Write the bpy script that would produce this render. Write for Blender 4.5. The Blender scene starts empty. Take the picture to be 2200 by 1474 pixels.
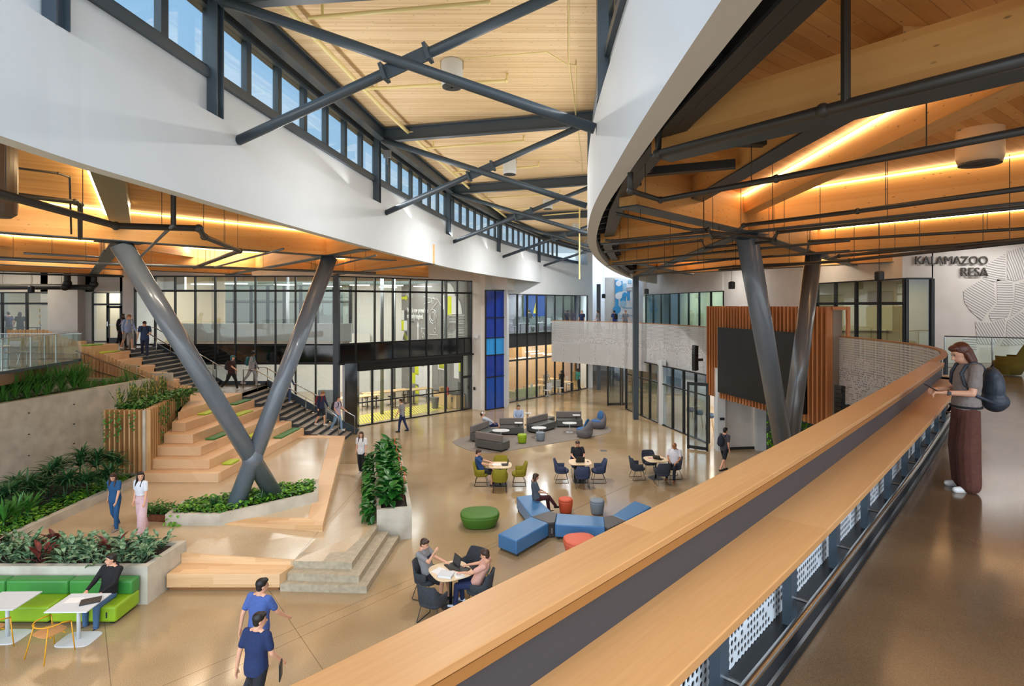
import bpy, bmesh, math, random
from mathutils import Vector, Matrix
random.seed(7)
R_ = random.Random(11)
sc = bpy.context.scene
COL = sc.collection
# ------------------------------------------------------------------ camera
CZ = 6.72; F = 1222.0; HZ = 655.0; CX = 1100.0
cd = bpy.data.cameras.new('camera'); cam = bpy.data.objects.new('camera', cd); COL.objects.link(cam)
cd.sensor_width = 36; cd.lens = 36*F/2200; cd.shift_y = -(737-HZ)/2200; cd.clip_start = .05; cd.clip_end = 400
cam.location = (0, 0, CZ); cam.rotation_euler = (math.pi/2, 0, 0); sc.camera = cam
sc.view_settings.view_transform = 'Standard'; sc.view_settings.look = 'None'
sc.view_settings.gamma = 1; sc.view_settings.use_curve_mapping = False
sc.view_settings.exposure = 0.0
# ------------------------------------------------------------------ sky: blue, hazy near the horizon, with a broad glow added behind the camera to light the interior
wd = bpy.data.worlds.new('sky'); sc.world = wd; wd.use_nodes = True
nt = wd.node_tree; N = nt.nodes; LK = nt.links; N.clear()
def nd(t, **k):
    n = N.new(t)
    for a, b in k.items(): setattr(n, a, b)
    return n
tc = nd('ShaderNodeTexCoord'); sx = nd('ShaderNodeSeparateXYZ'); LK.new(tc.outputs['Generated'], sx.inputs[0])
rp = nd('ShaderNodeValToRGB'); LK.new(sx.outputs['Z'], rp.inputs[0])
e = rp.color_ramp.elements
e[0].position = 0.0; e[0].color = (.22, .22, .2, 1)
e[1].position = 1.0; e[1].color = (.16, .36, .85, 1)
for p, c in ((.035, (.22, .26, .18, 1)), (.05, (.72, .84, .98, 1)), (.22, (.62, .95, 1.35, 1)), (.5, (.5, .88, 1.4, 1))):
    q = e.new(p); q.color = c
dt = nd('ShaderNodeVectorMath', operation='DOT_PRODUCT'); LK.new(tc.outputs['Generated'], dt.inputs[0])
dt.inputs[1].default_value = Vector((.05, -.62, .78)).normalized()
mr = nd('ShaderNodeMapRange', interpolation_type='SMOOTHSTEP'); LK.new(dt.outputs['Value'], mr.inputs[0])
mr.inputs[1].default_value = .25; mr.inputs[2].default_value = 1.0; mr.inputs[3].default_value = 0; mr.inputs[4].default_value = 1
SKY_FILL = 4.6
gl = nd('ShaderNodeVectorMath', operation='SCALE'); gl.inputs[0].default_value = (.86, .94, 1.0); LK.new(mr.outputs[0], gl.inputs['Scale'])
gs = nd('ShaderNodeVectorMath', operation='SCALE'); LK.new(gl.outputs[0], gs.inputs[0]); gs.inputs['Scale'].default_value = SKY_FILL
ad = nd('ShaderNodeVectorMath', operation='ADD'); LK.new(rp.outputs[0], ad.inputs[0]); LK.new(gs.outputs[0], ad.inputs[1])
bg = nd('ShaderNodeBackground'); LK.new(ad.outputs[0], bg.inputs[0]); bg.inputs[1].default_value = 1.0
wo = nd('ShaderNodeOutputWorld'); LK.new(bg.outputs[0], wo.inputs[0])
# ------------------------------------------------------------------ room lights: ceiling bars, plus fill lights added under slabs, on ledges and below fans
def area(name, loc, sx_, sy_, power, col=(1, .93, .82), up=False, rz=0, tilt=None):
    l = bpy.data.lights.new(name, 'AREA'); l.shape = 'RECTANGLE'; l.size = sx_; l.size_y = sy_; l.energy = power; l.color = col
    o = bpy.data.objects.new(name, l); COL.objects.link(o); o.location = loc
    o.rotation_euler = tilt if tilt else ((math.pi if up else 0), 0, rz); return o
def point(name, loc, power, col=(1, .9, .75), r=0.0):
    l = bpy.data.lights.new(name, 'POINT'); l.energy = power; l.color = col; l.shadow_soft_size = r
    o = bpy.data.objects.new(name, l); COL.objects.link(o); o.location = loc; return o
def spot(name, loc, power, col=(1, .95, .88), ang=150, to=(0, 0, -1)):
    l = bpy.data.lights.new(name, 'SPOT'); l.energy = power; l.color = col; l.shadow_soft_size = 0.03; l.spot_size = math.radians(ang); l.spot_blend = 1
    o = bpy.data.objects.new(name, l); COL.objects.link(o); o.location = loc
    o.rotation_euler = Vector(to).to_track_quat('-Z', 'Y').to_euler(); return o
WARM = (1, .86, .66); NEU = (1, .975, .94)
# atrium: spots added below the fans, ledge uplights added to brighten the timber roof
for x_, y_, z_ in ((-1.3, 12.3, 11.38), (-.08, 20.4, 11.35), (1.8, 28.6, 11.4), (4.2, 37.2, 11.5)): spot('fan_lamp', (x_, y_, z_), 2000 if y_ > 15 else 900, NEU, 165)
area('wall_wash', (17.5, 19.6, 9.08), 3, .1, 80, NEU); area('wall_wash', (21, 18.0, 9.08), 3, .1, 80, NEU); area('wall_wash', (-11.5, 17.5, 9.08), 3, .1, 90, WARM, rz=.86); area('wall_wash', (-12.5, 24, 9.08), 3, .1, 90, WARM, rz=.86); area('wall_wash', (-18.5, 23.5, 9.08), 3, .1, 100, WARM, rz=.86); area('wall_wash', (-9, 13.2, 9.08), 3, .1, 120, WARM, rz=.86); area('wall_wash', (12.6, 24, 9.08), .1, 2, 110, WARM); area('wall_wash', (11.3, 32, 9.08), .1, 2, 110, NEU); area('wall_wash', (-21, 30.8, 9.08), 2, .1, 120, WARM); area('wall_wash', (-28, 30.5, 9.08), 3, .1, 120, WARM)  # ceiling strips added to brighten the dim walls and left zone
for y_, xl, xr in ((7, -4.7, 1.0), (12.5, -4.3, 1.45), (18, -3.65, 2.3), (24, -2.75, 3.6), (30, -1.4, 5.3), (37, .7, 7.7)):
    area('cove_light', (xl+.02, y_, 9.84), .1, 5, 60 if y_ > 8 else 30, NEU, tilt=(math.pi, .95, 0)); area('cove_light', (xr-.02, y_, 9.84), .1, 5, 60 if y_ > 8 else 30, NEU, tilt=(math.pi, -.95, 0))
# lower floor and shop rooms: unseen area lights added under the slabs
area('ceiling_panel', (12.5, 31, 3.6), 3, 8, 500, WARM); area('ceiling_panel', (11.6, 40, 3.6), 4, 8, 500, NEU)
area('ceiling_panel', (2, 44.5, 3.9), 3, 3, 260, WARM); area('ceiling_panel', (4.5, 48, 3.9), 3, 3, 260, WARM)
area('ceiling_panel', (-11, 34.5, 4.0), 6, 4, 420, NEU); area('ceiling_panel', (-17, 35.5, 4.0), 5, 5, 300, NEU)
for x_, y_ in ((-17, 34.5), (-12.5, 34.5), (-8.2, 35.5), (-8, 40), (-13, 40)): area('lab_lamp', (x_, y_, 8.86), 3.2, 3.2, 330, NEU)  # wide panels hidden above the glass header, added to light the lab
for x_, y_ in ((0.5, 42), (2.5, 44), (4.5, 46.5), (1.5, 45.5)): area('lab_lamp', (x_, y_, 7.9), .12, 1.2, 260, NEU)
# upper right offices and walkway
for x_, y_ in ((17, 23.5), (15.6, 24.5), (19, 25), (16.5, 29)): area('office_lamp', (x_, y_, 7.9), .9, .1, 70, WARM)
for x_, y_ in ((13.6, 37), (13.5, 42), (13, 46)): area('office_lamp', (x_, y_, 8.3), .1, .8, 320, NEU)
# upper left classrooms and corridor
for x_, y_ in ((-29, 36), (-26, 37), (-23.5, 35.5)): area('class_lamp', (x_, y_, 8.0), 1.6, .12, 150, NEU)
# ------------------------------------------------------------------ picture measurements -> places (known height z)
CR = dict(A=(0,480,3.8786), B=(0,760,3.8786), C=(0,1100,3.4375), D=(300,700,3.8786), E=(300,980,3.51), F=(420,560,3.4375),
          G=(1000,560,3.8786), H=(960,840,3.8786), I=(860,1100,4.9136), J=(1480,520,3.0556), K=(1240,0,2.2917), L=(480,0,2.619),
          M=(0,280,2.973), N=(1900,700,3.88), O=(160,670,7.333), P=(1240,440,3.9286), R=(1250,900,2.568), S=(0,570,5.668), U=(0,0,1))
def at(c, x, y, z):
    ox, oy, s = CR[c]; u = ox + x/s; v = oy + y/s
    Y = F*(CZ - z)/(v - HZ); return Vector(((u - CX)/F*Y, Y, z))
def atY(c, x, y, Y):
    ox, oy, s = CR[c]; u = ox + x/s; v = oy + y/s
    return Vector(((u - CX)/F*Y, Y, CZ - (v - HZ)/F*Y))
FL2 = 4.57
# ------------------------------------------------------------------ materials
_M = {}
def newmat(name):
    m = bpy.data.materials.new(name); m.use_nodes = True
    t = m.node_tree; b = t.nodes['Principled BSDF']; return m, t, b
def hexc(h):
    h = h.lstrip('#'); v = [int(h[i:i+2], 16)/255 for i in (0, 2, 4)]
    return tuple((c/12.92 if c <= .04045 else ((c+.055)/1.055)**2.4) for c in v) + (1,)
def pm(name, c, rough=.6, c2=None, scale=6, stretch=(1, 1, 1), metal=0, bump=0, coat=0, spec=.5, emit=0, rot=0, lo=.3, hi=.7, detail=4):
    if name in _M: return _M[name]
    m, t, b = newmat(name); c = hexc(c) if isinstance(c, str) else c
    b.inputs['Base Color'].default_value = c; b.inputs['Roughness'].default_value = rough; b.inputs['Metallic'].default_value = metal
    b.inputs['Specular IOR Level'].default_value = spec
    if coat: b.inputs['Coat Weight'].default_value = coat; b.inputs['Coat Roughness'].default_value = .08
    if emit: b.inputs['Emission Color'].default_value = c; b.inputs['Emission Strength'].default_value = emit
    if c2 is not None or bump:
        co = t.nodes.new('ShaderNodeTexCoord'); mp = t.nodes.new('ShaderNodeMapping'); mp.inputs['Scale'].default_value = stretch
        mp.inputs['Rotation'].default_value = (0, 0, rot)
        t.links.new(co.outputs['Object'], mp.inputs[0]); no = t.nodes.new('ShaderNodeTexNoise'); no.inputs['Scale'].default_value = scale
        no.inputs['Detail'].default_value = detail; t.links.new(mp.outputs[0], no.inputs['Vector'])
        if c2 is not None:
            r = t.nodes.new('ShaderNodeValToRGB'); r.color_ramp.elements[0].position = lo; r.color_ramp.elements[1].position = hi
            r.color_ramp.elements[0].color = c; r.color_ramp.elements[1].color = hexc(c2) if isinstance(c2, str) else c2
            t.links.new(no.outputs['Fac'], r.inputs[0]); t.links.new(r.outputs[0], b.inputs['Base Color'])
        if bump:
            bu = t.nodes.new('ShaderNodeBump'); bu.inputs['Strength'].default_value = bump; bu.inputs['Distance'].default_value = .02
            t.links.new(no.outputs['Fac'], bu.inputs['Height']); t.links.new(bu.outputs[0], b.inputs['Normal'])
    _M[name] = m; return m
def wood(name, c1, c2, c3, plank=.14, axis=0, rough=.45, rot=0, knots=0, gap=.0, fine=40, plen=2.4, vert=False):
    """boards running along axis; tone changes board by board, stretched grain, optional knots"""
    m, t, b = newmat(name); n = t.nodes; l = t.links
    co = n.new('ShaderNodeTexCoord'); mp = n.new('ShaderNodeMapping'); mp.inputs['Rotation'].default_value = (0, 0, rot); l.new(co.outputs['Object'], mp.inputs[0])
    sp = n.new('ShaderNodeSeparateXYZ'); l.new(mp.outputs[0], sp.inputs[0])
    al = sp.outputs[axis]; ac = sp.outputs[1 - axis if axis < 2 else 0]
    def math_(op, a, bb=None):
        q = n.new('ShaderNodeMath'); q.operation = op
        if hasattr(a, 'links'): l.new(a, q.inputs[0])
        else: q.inputs[0].default_value = a
        if bb is not None:
            if hasattr(bb, 'links'): l.new(bb, q.inputs[1])
            else: q.inputs[1].default_value = bb
        return q.outputs[0]
    acz = math_('ADD', ac, sp.outputs[2]) if axis < 2 else math_('ADD', sp.outputs[0], sp.outputs[1])
    row = math_('FLOOR', math_('DIVIDE', acz, plank))
    sh = math_('MULTIPLY', row, 1.37); seg = math_('FLOOR', math_('DIVIDE', math_('ADD', al, sh), plen))
    cv = n.new('ShaderNodeCombineXYZ'); l.new(row, cv.inputs[0]); l.new(seg, cv.inputs[1])
    wn = n.new('ShaderNodeTexWhiteNoise'); l.new(cv.outputs[0], wn.inputs['Vector'])
    ms = n.new('ShaderNodeMapping'); s = [fine]*3; s[axis] = fine*.04; ms.inputs['Scale'].default_value = s
    if axis == 2: ms.inputs['Scale'].default_value = (fine, fine, fine*.04)
    l.new(mp.outputs[0], ms.inputs[0]); no = n.new('ShaderNodeTexNoise'); no.inputs['Scale'].default_value = 1; no.inputs['Detail'].default_value = 5; l.new(ms.outputs[0], no.inputs['Vector'])
    mx = math_('ADD', math_('MULTIPLY', wn.outputs['Value'], .55), math_('MULTIPLY', no.outputs['Fac'], .55))
    r = n.new('ShaderNodeValToRGB'); l.new(mx, r.inputs[0]); r.color_ramp.elements[0].position = .15; r.color_ramp.elements[1].position = .85
    r.color_ramp.elements[0].color = hexc(c1); r.color_ramp.elements[1].color = hexc(c3); k = r.color_ramp.elements.new(.5); k.color = hexc(c2)
    outc = r.outputs[0]
    if knots:
        mk = n.new('ShaderNodeMapping'); kk = [knots*1.6]*3; kk[axis] = knots*.7; mk.inputs['Scale'].default_value = kk; l.new(mp.outputs[0], mk.inputs[0])
        vo = n.new('ShaderNodeTexVoronoi'); vo.inputs['Scale'].default_value = 1; l.new(mk.outputs[0], vo.inputs['Vector'])
        kf = n.new('ShaderNodeMapRange'); l.new(vo.outputs['Distance'], kf.inputs[0]); kf.inputs[1].default_value = .05; kf.inputs[2].default_value = .13; kf.inputs[3].default_value = .4; kf.inputs[4].default_value = 1
        mm = n.new('ShaderNodeVectorMath'); mm.operation = 'SCALE'; l.new(outc, mm.inputs[0]); l.new(kf.outputs[0], mm.inputs['Scale']); outc = mm.outputs[0]
    if gap:
        fr = math_('FRACT', math_('DIVIDE', acz, plank)); g1 = math_('GREATER_THAN', fr, gap/plank); g2 = math_('ADD', math_('MULTIPLY', g1, .45), .55)
        mm = n.new('ShaderNodeVectorMath'); mm.operation = 'SCALE'; l.new(outc, mm.inputs[0]); l.new(g2, mm.inputs['Scale']); outc = mm.outputs[0]
    l.new(outc, b.inputs['Base Color']); b.inputs['Roughness'].default_value = rough
    _M[name] = m; return m
def floor_mat(name, ca, cb, cc, lines=(), rough=.16, spk=.35, scale=.35, sps=70):
    m, t, b = newmat(name); n = t.nodes; l = t.links
    ge = n.new('ShaderNodeTexCoord'); P = ge.outputs['Object']
    n1 = n.new('ShaderNodeTexNoise'); n1.inputs['Scale'].default_value = scale; n1.inputs['Detail'].default_value = 6; l.new(P, n1.inputs['Vector'])
    r = n.new('ShaderNodeValToRGB'); l.new(n1.outputs['Fac'], r.inputs[0]); r.color_ramp.elements[0].position = .3; r.color_ramp.elements[1].position = .72
    r.color_ramp.elements[0].color = hexc(ca); r.color_ramp.elements[1].color = hexc(cc); k = r.color_ramp.elements.new(.5); k.color = hexc(cb)
    n2 = n.new('ShaderNodeTexNoise'); n2.inputs['Scale'].default_value = sps; n2.inputs['Detail'].default_value = 2; l.new(P, n2.inputs['Vector'])
    mr = n.new('ShaderNodeMapRange'); l.new(n2.outputs['Fac'], mr.inputs[0]); mr.inputs[1].default_value = .3; mr.inputs[2].default_value = .7; mr.inputs[3].default_value = 1-spk; mr.inputs[4].default_value = 1+spk*.6
    cur = n.new('ShaderNodeVectorMath'); cur.operation = 'SCALE'; l.new(r.outputs[0], cur.inputs[0]); l.new(mr.outputs[0], cur.inputs['Scale']); out = cur.outputs[0]
    for (p, q) in lines:
        d = (q-p); d.z = 0; d.normalize(); nn = Vector((-d.y, d.x, 0)); c0 = -nn.dot(p)
        dp = n.new('ShaderNodeVectorMath'); dp.operation = 'DOT_PRODUCT'; l.new(P, dp.inputs[0]); dp.inputs[1].default_value = nn
        aa = n.new('ShaderNodeMath'); aa.operation = 'ADD'; l.new(dp.outputs['Value'], aa.inputs[0]); aa.inputs[1].default_value = c0
        ab = n.new('ShaderNodeMath'); ab.operation = 'ABSOLUTE'; l.new(aa.outputs[0], ab.inputs[0])
        mr2 = n.new('ShaderNodeMapRange'); l.new(ab.outputs[0], mr2.inputs[0]); mr2.inputs[1].default_value = .005; mr2.inputs[2].default_value = .012; mr2.inputs[3].default_value = .55; mr2.inputs[4].default_value = 1
        c2 = n.new('ShaderNodeVectorMath'); c2.operation = 'SCALE'; l.new(out, c2.inputs[0]); l.new(mr2.outputs[0], c2.inputs['Scale']); out = c2.outputs[0]
    l.new(out, b.inputs['Base Color'])
    n3 = n.new('ShaderNodeTexNoise'); n3.inputs['Scale'].default_value = 1.3; n3.inputs['Detail'].default_value = 3; l.new(P, n3.inputs['Vector'])
    m3 = n.new('ShaderNodeMapRange'); l.new(n3.outputs['Fac'], m3.inputs[0]); m3.inputs[3].default_value = rough*.6; m3.inputs[4].default_value = rough*1.6; l.new(m3.outputs[0], b.inputs['Roughness'])
    b.inputs['Specular IOR Level'].default_value = .7
    _M[name] = m; return m
def glass(name, tint=(1, 1, 1, 1), gloss=.08, rough=.02):
    m = bpy.data.materials.new(name); m.use_nodes = True; t = m.node_tree; t.nodes.clear()
    o = t.nodes.new('ShaderNodeOutputMaterial'); tr = t.nodes.new('ShaderNodeBsdfTransparent'); tr.inputs[0].default_value = tint
    g = t.nodes.new('ShaderNodeBsdfGlossy'); g.inputs['Roughness'].default_value = rough; fr = t.nodes.new('ShaderNodeFresnel'); fr.inputs['IOR'].default_value = 1.45
    a = t.nodes.new('ShaderNodeMath'); a.operation = 'MULTIPLY_ADD'; a.inputs[1].default_value = .35; a.inputs[2].default_value = gloss - .03; t.links.new(fr.outputs[0], a.inputs[0]); a.use_clamp = True
    mx = t.nodes.new('ShaderNodeMixShader'); t.links.new(a.outputs[0], mx.inputs[0]); t.links.new(tr.outputs[0], mx.inputs[1]); t.links.new(g.outputs[0], mx.inputs[2]); t.links.new(mx.outputs[0], o.inputs[0])
    _M[name] = m; return m
def emis(name, col, s):
    m = bpy.data.materials.new(name); m.use_nodes = True; t = m.node_tree; t.nodes.clear()
    o = t.nodes.new('ShaderNodeOutputMaterial'); e_ = t.nodes.new('ShaderNodeEmission'); e_.inputs[0].default_value = tuple(col) + (1,); e_.inputs[1].default_value = s; t.links.new(e_.outputs[0], o.inputs[0]); _M[name] = m; return m
def perf_mat(name, pitch=.085, rad=.3, base='#c9cacb', dense_z=None):
    """white metal sheet with punched holes; UV = (distance along sheet, height)"""
    m, t, b = newmat(name); n = t.nodes; l = t.links
    uv = n.new('ShaderNodeTexCoord'); sp = n.new('ShaderNodeSeparateXYZ'); l.new(uv.outputs['UV'], sp.inputs[0])
    def M2(op, a, bb=None):
        q = n.new('ShaderNodeMath'); q.operation = op
        for i, w in enumerate((a, bb)):
            if w is None: continue
            if hasattr(w, 'links'): l.new(w, q.inputs[i])
            else: q.inputs[i].default_value = w
        return q.outputs[0]
    su = M2('DIVIDE', sp.outputs[0], pitch); sv = M2('DIVIDE', sp.outputs[1], pitch)
    fu = M2('SUBTRACT', M2('FRACT', su), .5); fv = M2('SUBTRACT', M2('FRACT', sv), .5)
    d = M2('SQRT', M2('ADD', M2('MULTIPLY', fu, fu), M2('MULTIPLY', fv, fv))); hole = M2('LESS_THAN', d, rad)
    cv = n.new('ShaderNodeCombineXYZ'); l.new(M2('FLOOR', su), cv.inputs[0]); l.new(M2('FLOOR', sv), cv.inputs[1])
    wn = n.new('ShaderNodeTexWhiteNoise'); l.new(cv.outputs[0], wn.inputs['Vector'])
    mr = n.new('ShaderNodeMapRange'); l.new(sp.outputs[1], mr.inputs[0]); mr.inputs[1].default_value = 5.0; mr.inputs[2].default_value = 4.2; mr.inputs[3].default_value = 0; mr.inputs[4].default_value = .45
    keep = M2('GREATER_THAN', wn.outputs['Value'], mr.outputs[0]); h = M2('MULTIPLY', hole, keep)
    b.inputs['Base Color'].default_value = hexc(base); b.inputs['Roughness'].default_value = .4
    al = M2('SUBTRACT', 1.0, h); l.new(al, b.inputs['Alpha']); _M[name] = m; return m
WHITE = pm('white_plaster', '#d0d5d9', .55, c2='#cbd0d4', scale=1.2)
WALLW = pm('wall_paint', '#dedbd6', .6, c2='#d6d2cc', scale=2)
CONC = pm('cast_concrete', '#d0cabb', .6, c2='#b3ac9d', scale=2.2, bump=.15, detail=8)
CONC2 = pm('step_concrete', '#b9ad95', .45, c2='#a0947e', scale=9, detail=8, bump=.05)
STEEL = pm('dark_painted_steel', '#3a4650', .42, spec=.5)
STEELB = pm('blue_grey_column_paint', '#68727d', .3, c2='#616b76', scale=3, coat=.35)
STEELR = pm('brushed_column_paint', '#77797b', .28, metal=.35, coat=.3)
BLACK = pm('black_frame', '#17191b', .4)
DARK = pm('dark_grey_metal', '#2b2e31', .45)
CHAR = pm('charcoal_panel', '#3c3b3e', .5)
PIPE = pm('black_pipe', '#34322f', .45)
PIPEG = pm('grey_pipe', '#6d7072', .35, metal=.4)
YPIPE = pm('cream_pipe', '#e5d596', .45)
CHROME = pm('stainless', '#b9b9b6', .25, metal=1)
OAK = wood('oak_boards', '#c79c6a', '#d8b082', '#e6c498', plank=.16, axis=0, rough=.5, plen=1.9, fine=30)
OAKY = wood('oak_boards_long', '#d6ae83', '#dfb98f', '#e8c59c', plank=1.3, axis=1, rough=.5, plen=1.9, fine=30)
OAKV = wood('oak_fins', '#b98a55', '#caa06c', '#d9b381', plank=.35, axis=2, rough=.5, fine=30, plen=9)
FINR = wood('reddish_oak_fins', '#a9683a', '#bb7a48', '#cb8d5a', plank=.3, axis=2, rough=.5, fine=30, plen=9)
BAR = wood('bar_oak', '#ad7948', '#bb8754', '#c59462', plank=.9, axis=0, rough=.38, rot=-.80, fine=55, plen=4)
DECK = wood('light_timber_deck', '#c9a877', '#dcbf92', '#e8cfa6', plank=.05, axis=0, rough=.6, knots=7, fine=18, plen=6)
DECKW = wood('warm_timber_deck', '#b87f40', '#cb9552', '#d8a565', plank=.15, axis=0, rough=.55, knots=7, gap=.006, rot=-.63, fine=20, plen=6)
GLU = wood('glulam', '#d09a58', '#dba968', '#e3b477', plank=.6, axis=0, rough=.5, knots=2.6, fine=14, rot=0, plen=20)
TABW = wood('maple_top', '#dcc29b', '#e4cda8', '#ead6b5', plank=.6, axis=0, rough=.4, fine=30, plen=9)
GL = glass('clear_glass', (.93, .97, .96, 1)); GLD = glass('dark_glass', (.78, .84, .87, 1), .08)
GLR = glass('rail_glass', (.93, .98, .95, 1), .04); GLT = glass('teal_film_glass', (.62, .80, .83, 1), .10, .05)
GLB = pm('blue_glass', '#0d3aa6', .08, coat=.4); GLC = pm('cyan_glass', '#1150b8', .08, coat=.4); GLB.node_tree.nodes['Principled BSDF'].inputs['Alpha'].default_value = .72; GLC.node_tree.nodes['Principled BSDF'].inputs['Alpha'].default_value = .72
LED = emis('led_strip_glow', (1.0, .74, .42), 17); LEDW = emis('ceiling_lamp_glow', (1.0, .93, .82), 14)
LEAF = pm('leaf_green', '#4f8f36', .4, c2='#2a6124', scale=4, spec=.5); LEAF2 = pm('leaf_bright', '#7cae2a', .45, c2='#4c8a26', scale=6)
LEAFD = pm('leaf_dark', '#1f4a26', .4, c2='#34683a', scale=5); LEAFP = pm('leaf_patterned', '#2f5d36', .4, c2='#86a684', scale=14, lo=.4, hi=.6)
LEAFR = pm('leaf_red', '#7a2a26', .4, c2='#3b1c1c', scale=6); LEAFS = pm('snake_leaf', '#4d6a35', .4, c2='#c9c26a', scale=10, lo=.5, hi=.62)
SOIL = pm('potting_soil', '#3a2c20', .95, c2='#241a12', scale=20)
SKIN1 = pm('skin_light', '#d8a284', .5); SKIN2 = pm('skin_brown', '#6b452f', .5); SKIN3 = pm('skin_tan', '#b9805c', .5)
# ------------------------------------------------------------------ mesh helpers
class MB:
    def __init__(s): s.v = []; s.f = []; s.uv = None
    def add(s, vs, fs):
        o = len(s.v); s.v += [tuple(v) for v in vs]; s.f += [tuple(i+o for i in f) for f in fs]; return s
    def box(s, c, d, rz=0, M=None):
        x, y, z = d[0]/2, d[1]/2, d[2]/2; vs = [Vector((a, b, e_)) for a in (-x, x) for b in (-y, y) for e_ in (-z, z)]
        m = M if M is not None else Matrix.Rotation(rz, 3, 'Z'); c = Vector(c)
        return s.add([c + m @ v for v in vs], [(0,1,3,2),(4,6,7,5),(0,4,5,1),(2,3,7,6),(0,2,6,4),(1,5,7,3)])
    def bar(s, a, b, w, h, up=(0, 0, 1)):
        a = Vector(a); b = Vector(b); d = b-a; L_ = d.length
        if L_ < 1e-6: return s
        d.normalize(); up = Vector(up)
        if abs(d.dot(up)) > .98: up = Vector((0, 1, 0))
        r = d.cross(up).normalized(); u = r.cross(d)
        vs = [p + r*i*w/2 + u*j*h/2 for p in (a, b) for i in (-1, 1) for j in (-1, 1)]
        return s.add(vs, [(0,1,3,2),(4,6,7,5),(0,4,5,1),(2,3,7,6),(0,2,6,4),(1,5,7,3)])
    def prism(s, poly, z0, z1):
        n = len(poly)
        A_ = sum(poly[i][0]*poly[(i+1) % n][1]-poly[(i+1) % n][0]*poly[i][1] for i in range(n))
        if A_ < 0: poly = poly[::-1]
        f0 = (lambda i: z0[i]) if isinstance(z0, (list, tuple)) else (lambda i: z0); f1 = (lambda i: z1[i]) if isinstance(z1, (list, tuple)) else (lambda i: z1)
        if A_ < 0:
            g0, g1 = f0, f1; f0 = lambda i: g0(n-1-i); f1 = lambda i: g1(n-1-i)
        vs = [(p[0], p[1], f0(i)) for i, p in enumerate(poly)] + [(p[0], p[1], f1(i)) for i, p in enumerate(poly)]
        return s.add(vs, [tuple(range(n-1, -1, -1)), tuple(range(n, 2*n))] + [(i, (i+1) % n, n+(i+1) % n, n+i) for i in range(n)])
    def tube(s, pts, r, n=10, caps=True):
        pts = [Vector(p) for p in pts]; rs = r if isinstance(r, (list, tuple)) else [r]*len(pts); o = len(s.v); prev = None
        for i, p in enumerate(pts):
            d = (pts[min(i+1, len(pts)-1)] - pts[max(i-1, 0)]).normalized()
            if prev is None: x = d.orthogonal().normalized()
            else:
                x = prev - d*prev.dot(d); x = x.normalized() if x.length > 1e-4 else d.orthogonal().normalized()
            prev = x; y = d.cross(x)
            for k in range(n):
                a = 2*math.pi*k/n; s.v.append(tuple(p + (x*math.cos(a) + y*math.sin(a))*rs[i]))
        for i in range(len(pts)-1):
            for k in range(n): s.f.append((o+i*n+k, o+i*n+(k+1) % n, o+(i+1)*n+(k+1) % n, o+(i+1)*n+k))
        if caps:
            s.f.append(tuple(o+k for k in range(n-1, -1, -1))); q = o+(len(pts)-1)*n; s.f.append(tuple(q+k for k in range(n)))
        return s
    def lathe(s, prof, c=(0, 0, 0), n=24, sx_=1, sy_=1, sup=2.0, rz=0):
        """rings of a profile [(r,z)], superellipse section"""
        o = len(s.v); cx, cy, cz = c
        for (r, z) in prof:
            for k in range(n):
                a = 2*math.pi*k/n; ca, sa = math.cos(a), math.sin(a)
                x = math.copysign(abs(ca)**(2/sup), ca)*r*sx_; y = math.copysign(abs(sa)**(2/sup), sa)*r*sy_
                s.v.append((cx + x*math.cos(rz)-y*math.sin(rz), cy + x*math.sin(rz)+y*math.cos(rz), cz+z))
        for i in range(len(prof)-1):
            for k in range(n): s.f.append((o+i*n+k, o+i*n+(k+1) % n, o+(i+1)*n+(k+1) % n, o+(i+1)*n+k))
        s.f.append(tuple(o+k for k in range(n-1, -1, -1))); q = o+(len(prof)-1)*n; s.f.append(tuple(q+k for k in range(n))); return s
    def strip(s, A_, B_):
        """sheet between two equally long point rows"""
        o = len(s.v); n = len(A_); s.v += [tuple(p) for p in A_] + [tuple(p) for p in B_]
        s.f += [(o+i, o+i+1, o+n+i+1, o+n+i) for i in range(n-1)]; return s
    def sweep(s, path, prof, closed=True):
        """path: [(pos, side vector)] ; prof: [(offset, z)] closed section; offset is along side"""
        o = len(s.v); m = len(prof)
        for (p, sd) in path:
            for (a, z) in prof: s.v.append((p[0]+sd[0]*a, p[1]+sd[1]*a, z))
        for i in range(len(path)-1):
            for k in range(m):
                k2 = (k+1) % m
                if not closed and k == m-1: continue
                s.f.append((o+i*m+k, o+(i+1)*m+k, o+(i+1)*m+k2, o+i*m+k2))
        if closed:
            s.f.append(tuple(o+k for k in range(m))); q = o+(len(path)-1)*m; s.f.append(tuple(q+k for k in range(m-1, -1, -1)))
        return s
    def ell(s, c, r, n=12, m=8, M=None):
        c = Vector(c); o = len(s.v); M = M or Matrix.Identity(3)
        s.v.append(tuple(c + M @ Vector((0, 0, -r[2]))))
        for i in range(1, m):
            t = -math.pi/2 + math.pi*i/m
            for k in range(n):
                a = 2*math.pi*k/n; s.v.append(tuple(c + M @ Vector((r[0]*math.cos(t)*math.cos(a), r[1]*math.cos(t)*math.sin(a), r[2]*math.sin(t)))))
        s.v.append(tuple(c + M @ Vector((0, 0, r[2])))); top = len(s.v)-1
        for k in range(n): s.f.append((o, o+1+(k+1) % n, o+1+k)); s.f.append((top, top-n+k, top-n+(k+1) % n))
        for i in range(m-2):
            for k in range(n): s.f.append((o+1+i*n+k, o+1+i*n+(k+1) % n, o+1+(i+1)*n+(k+1) % n, o+1+(i+1)*n+k))
        return s
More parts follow.
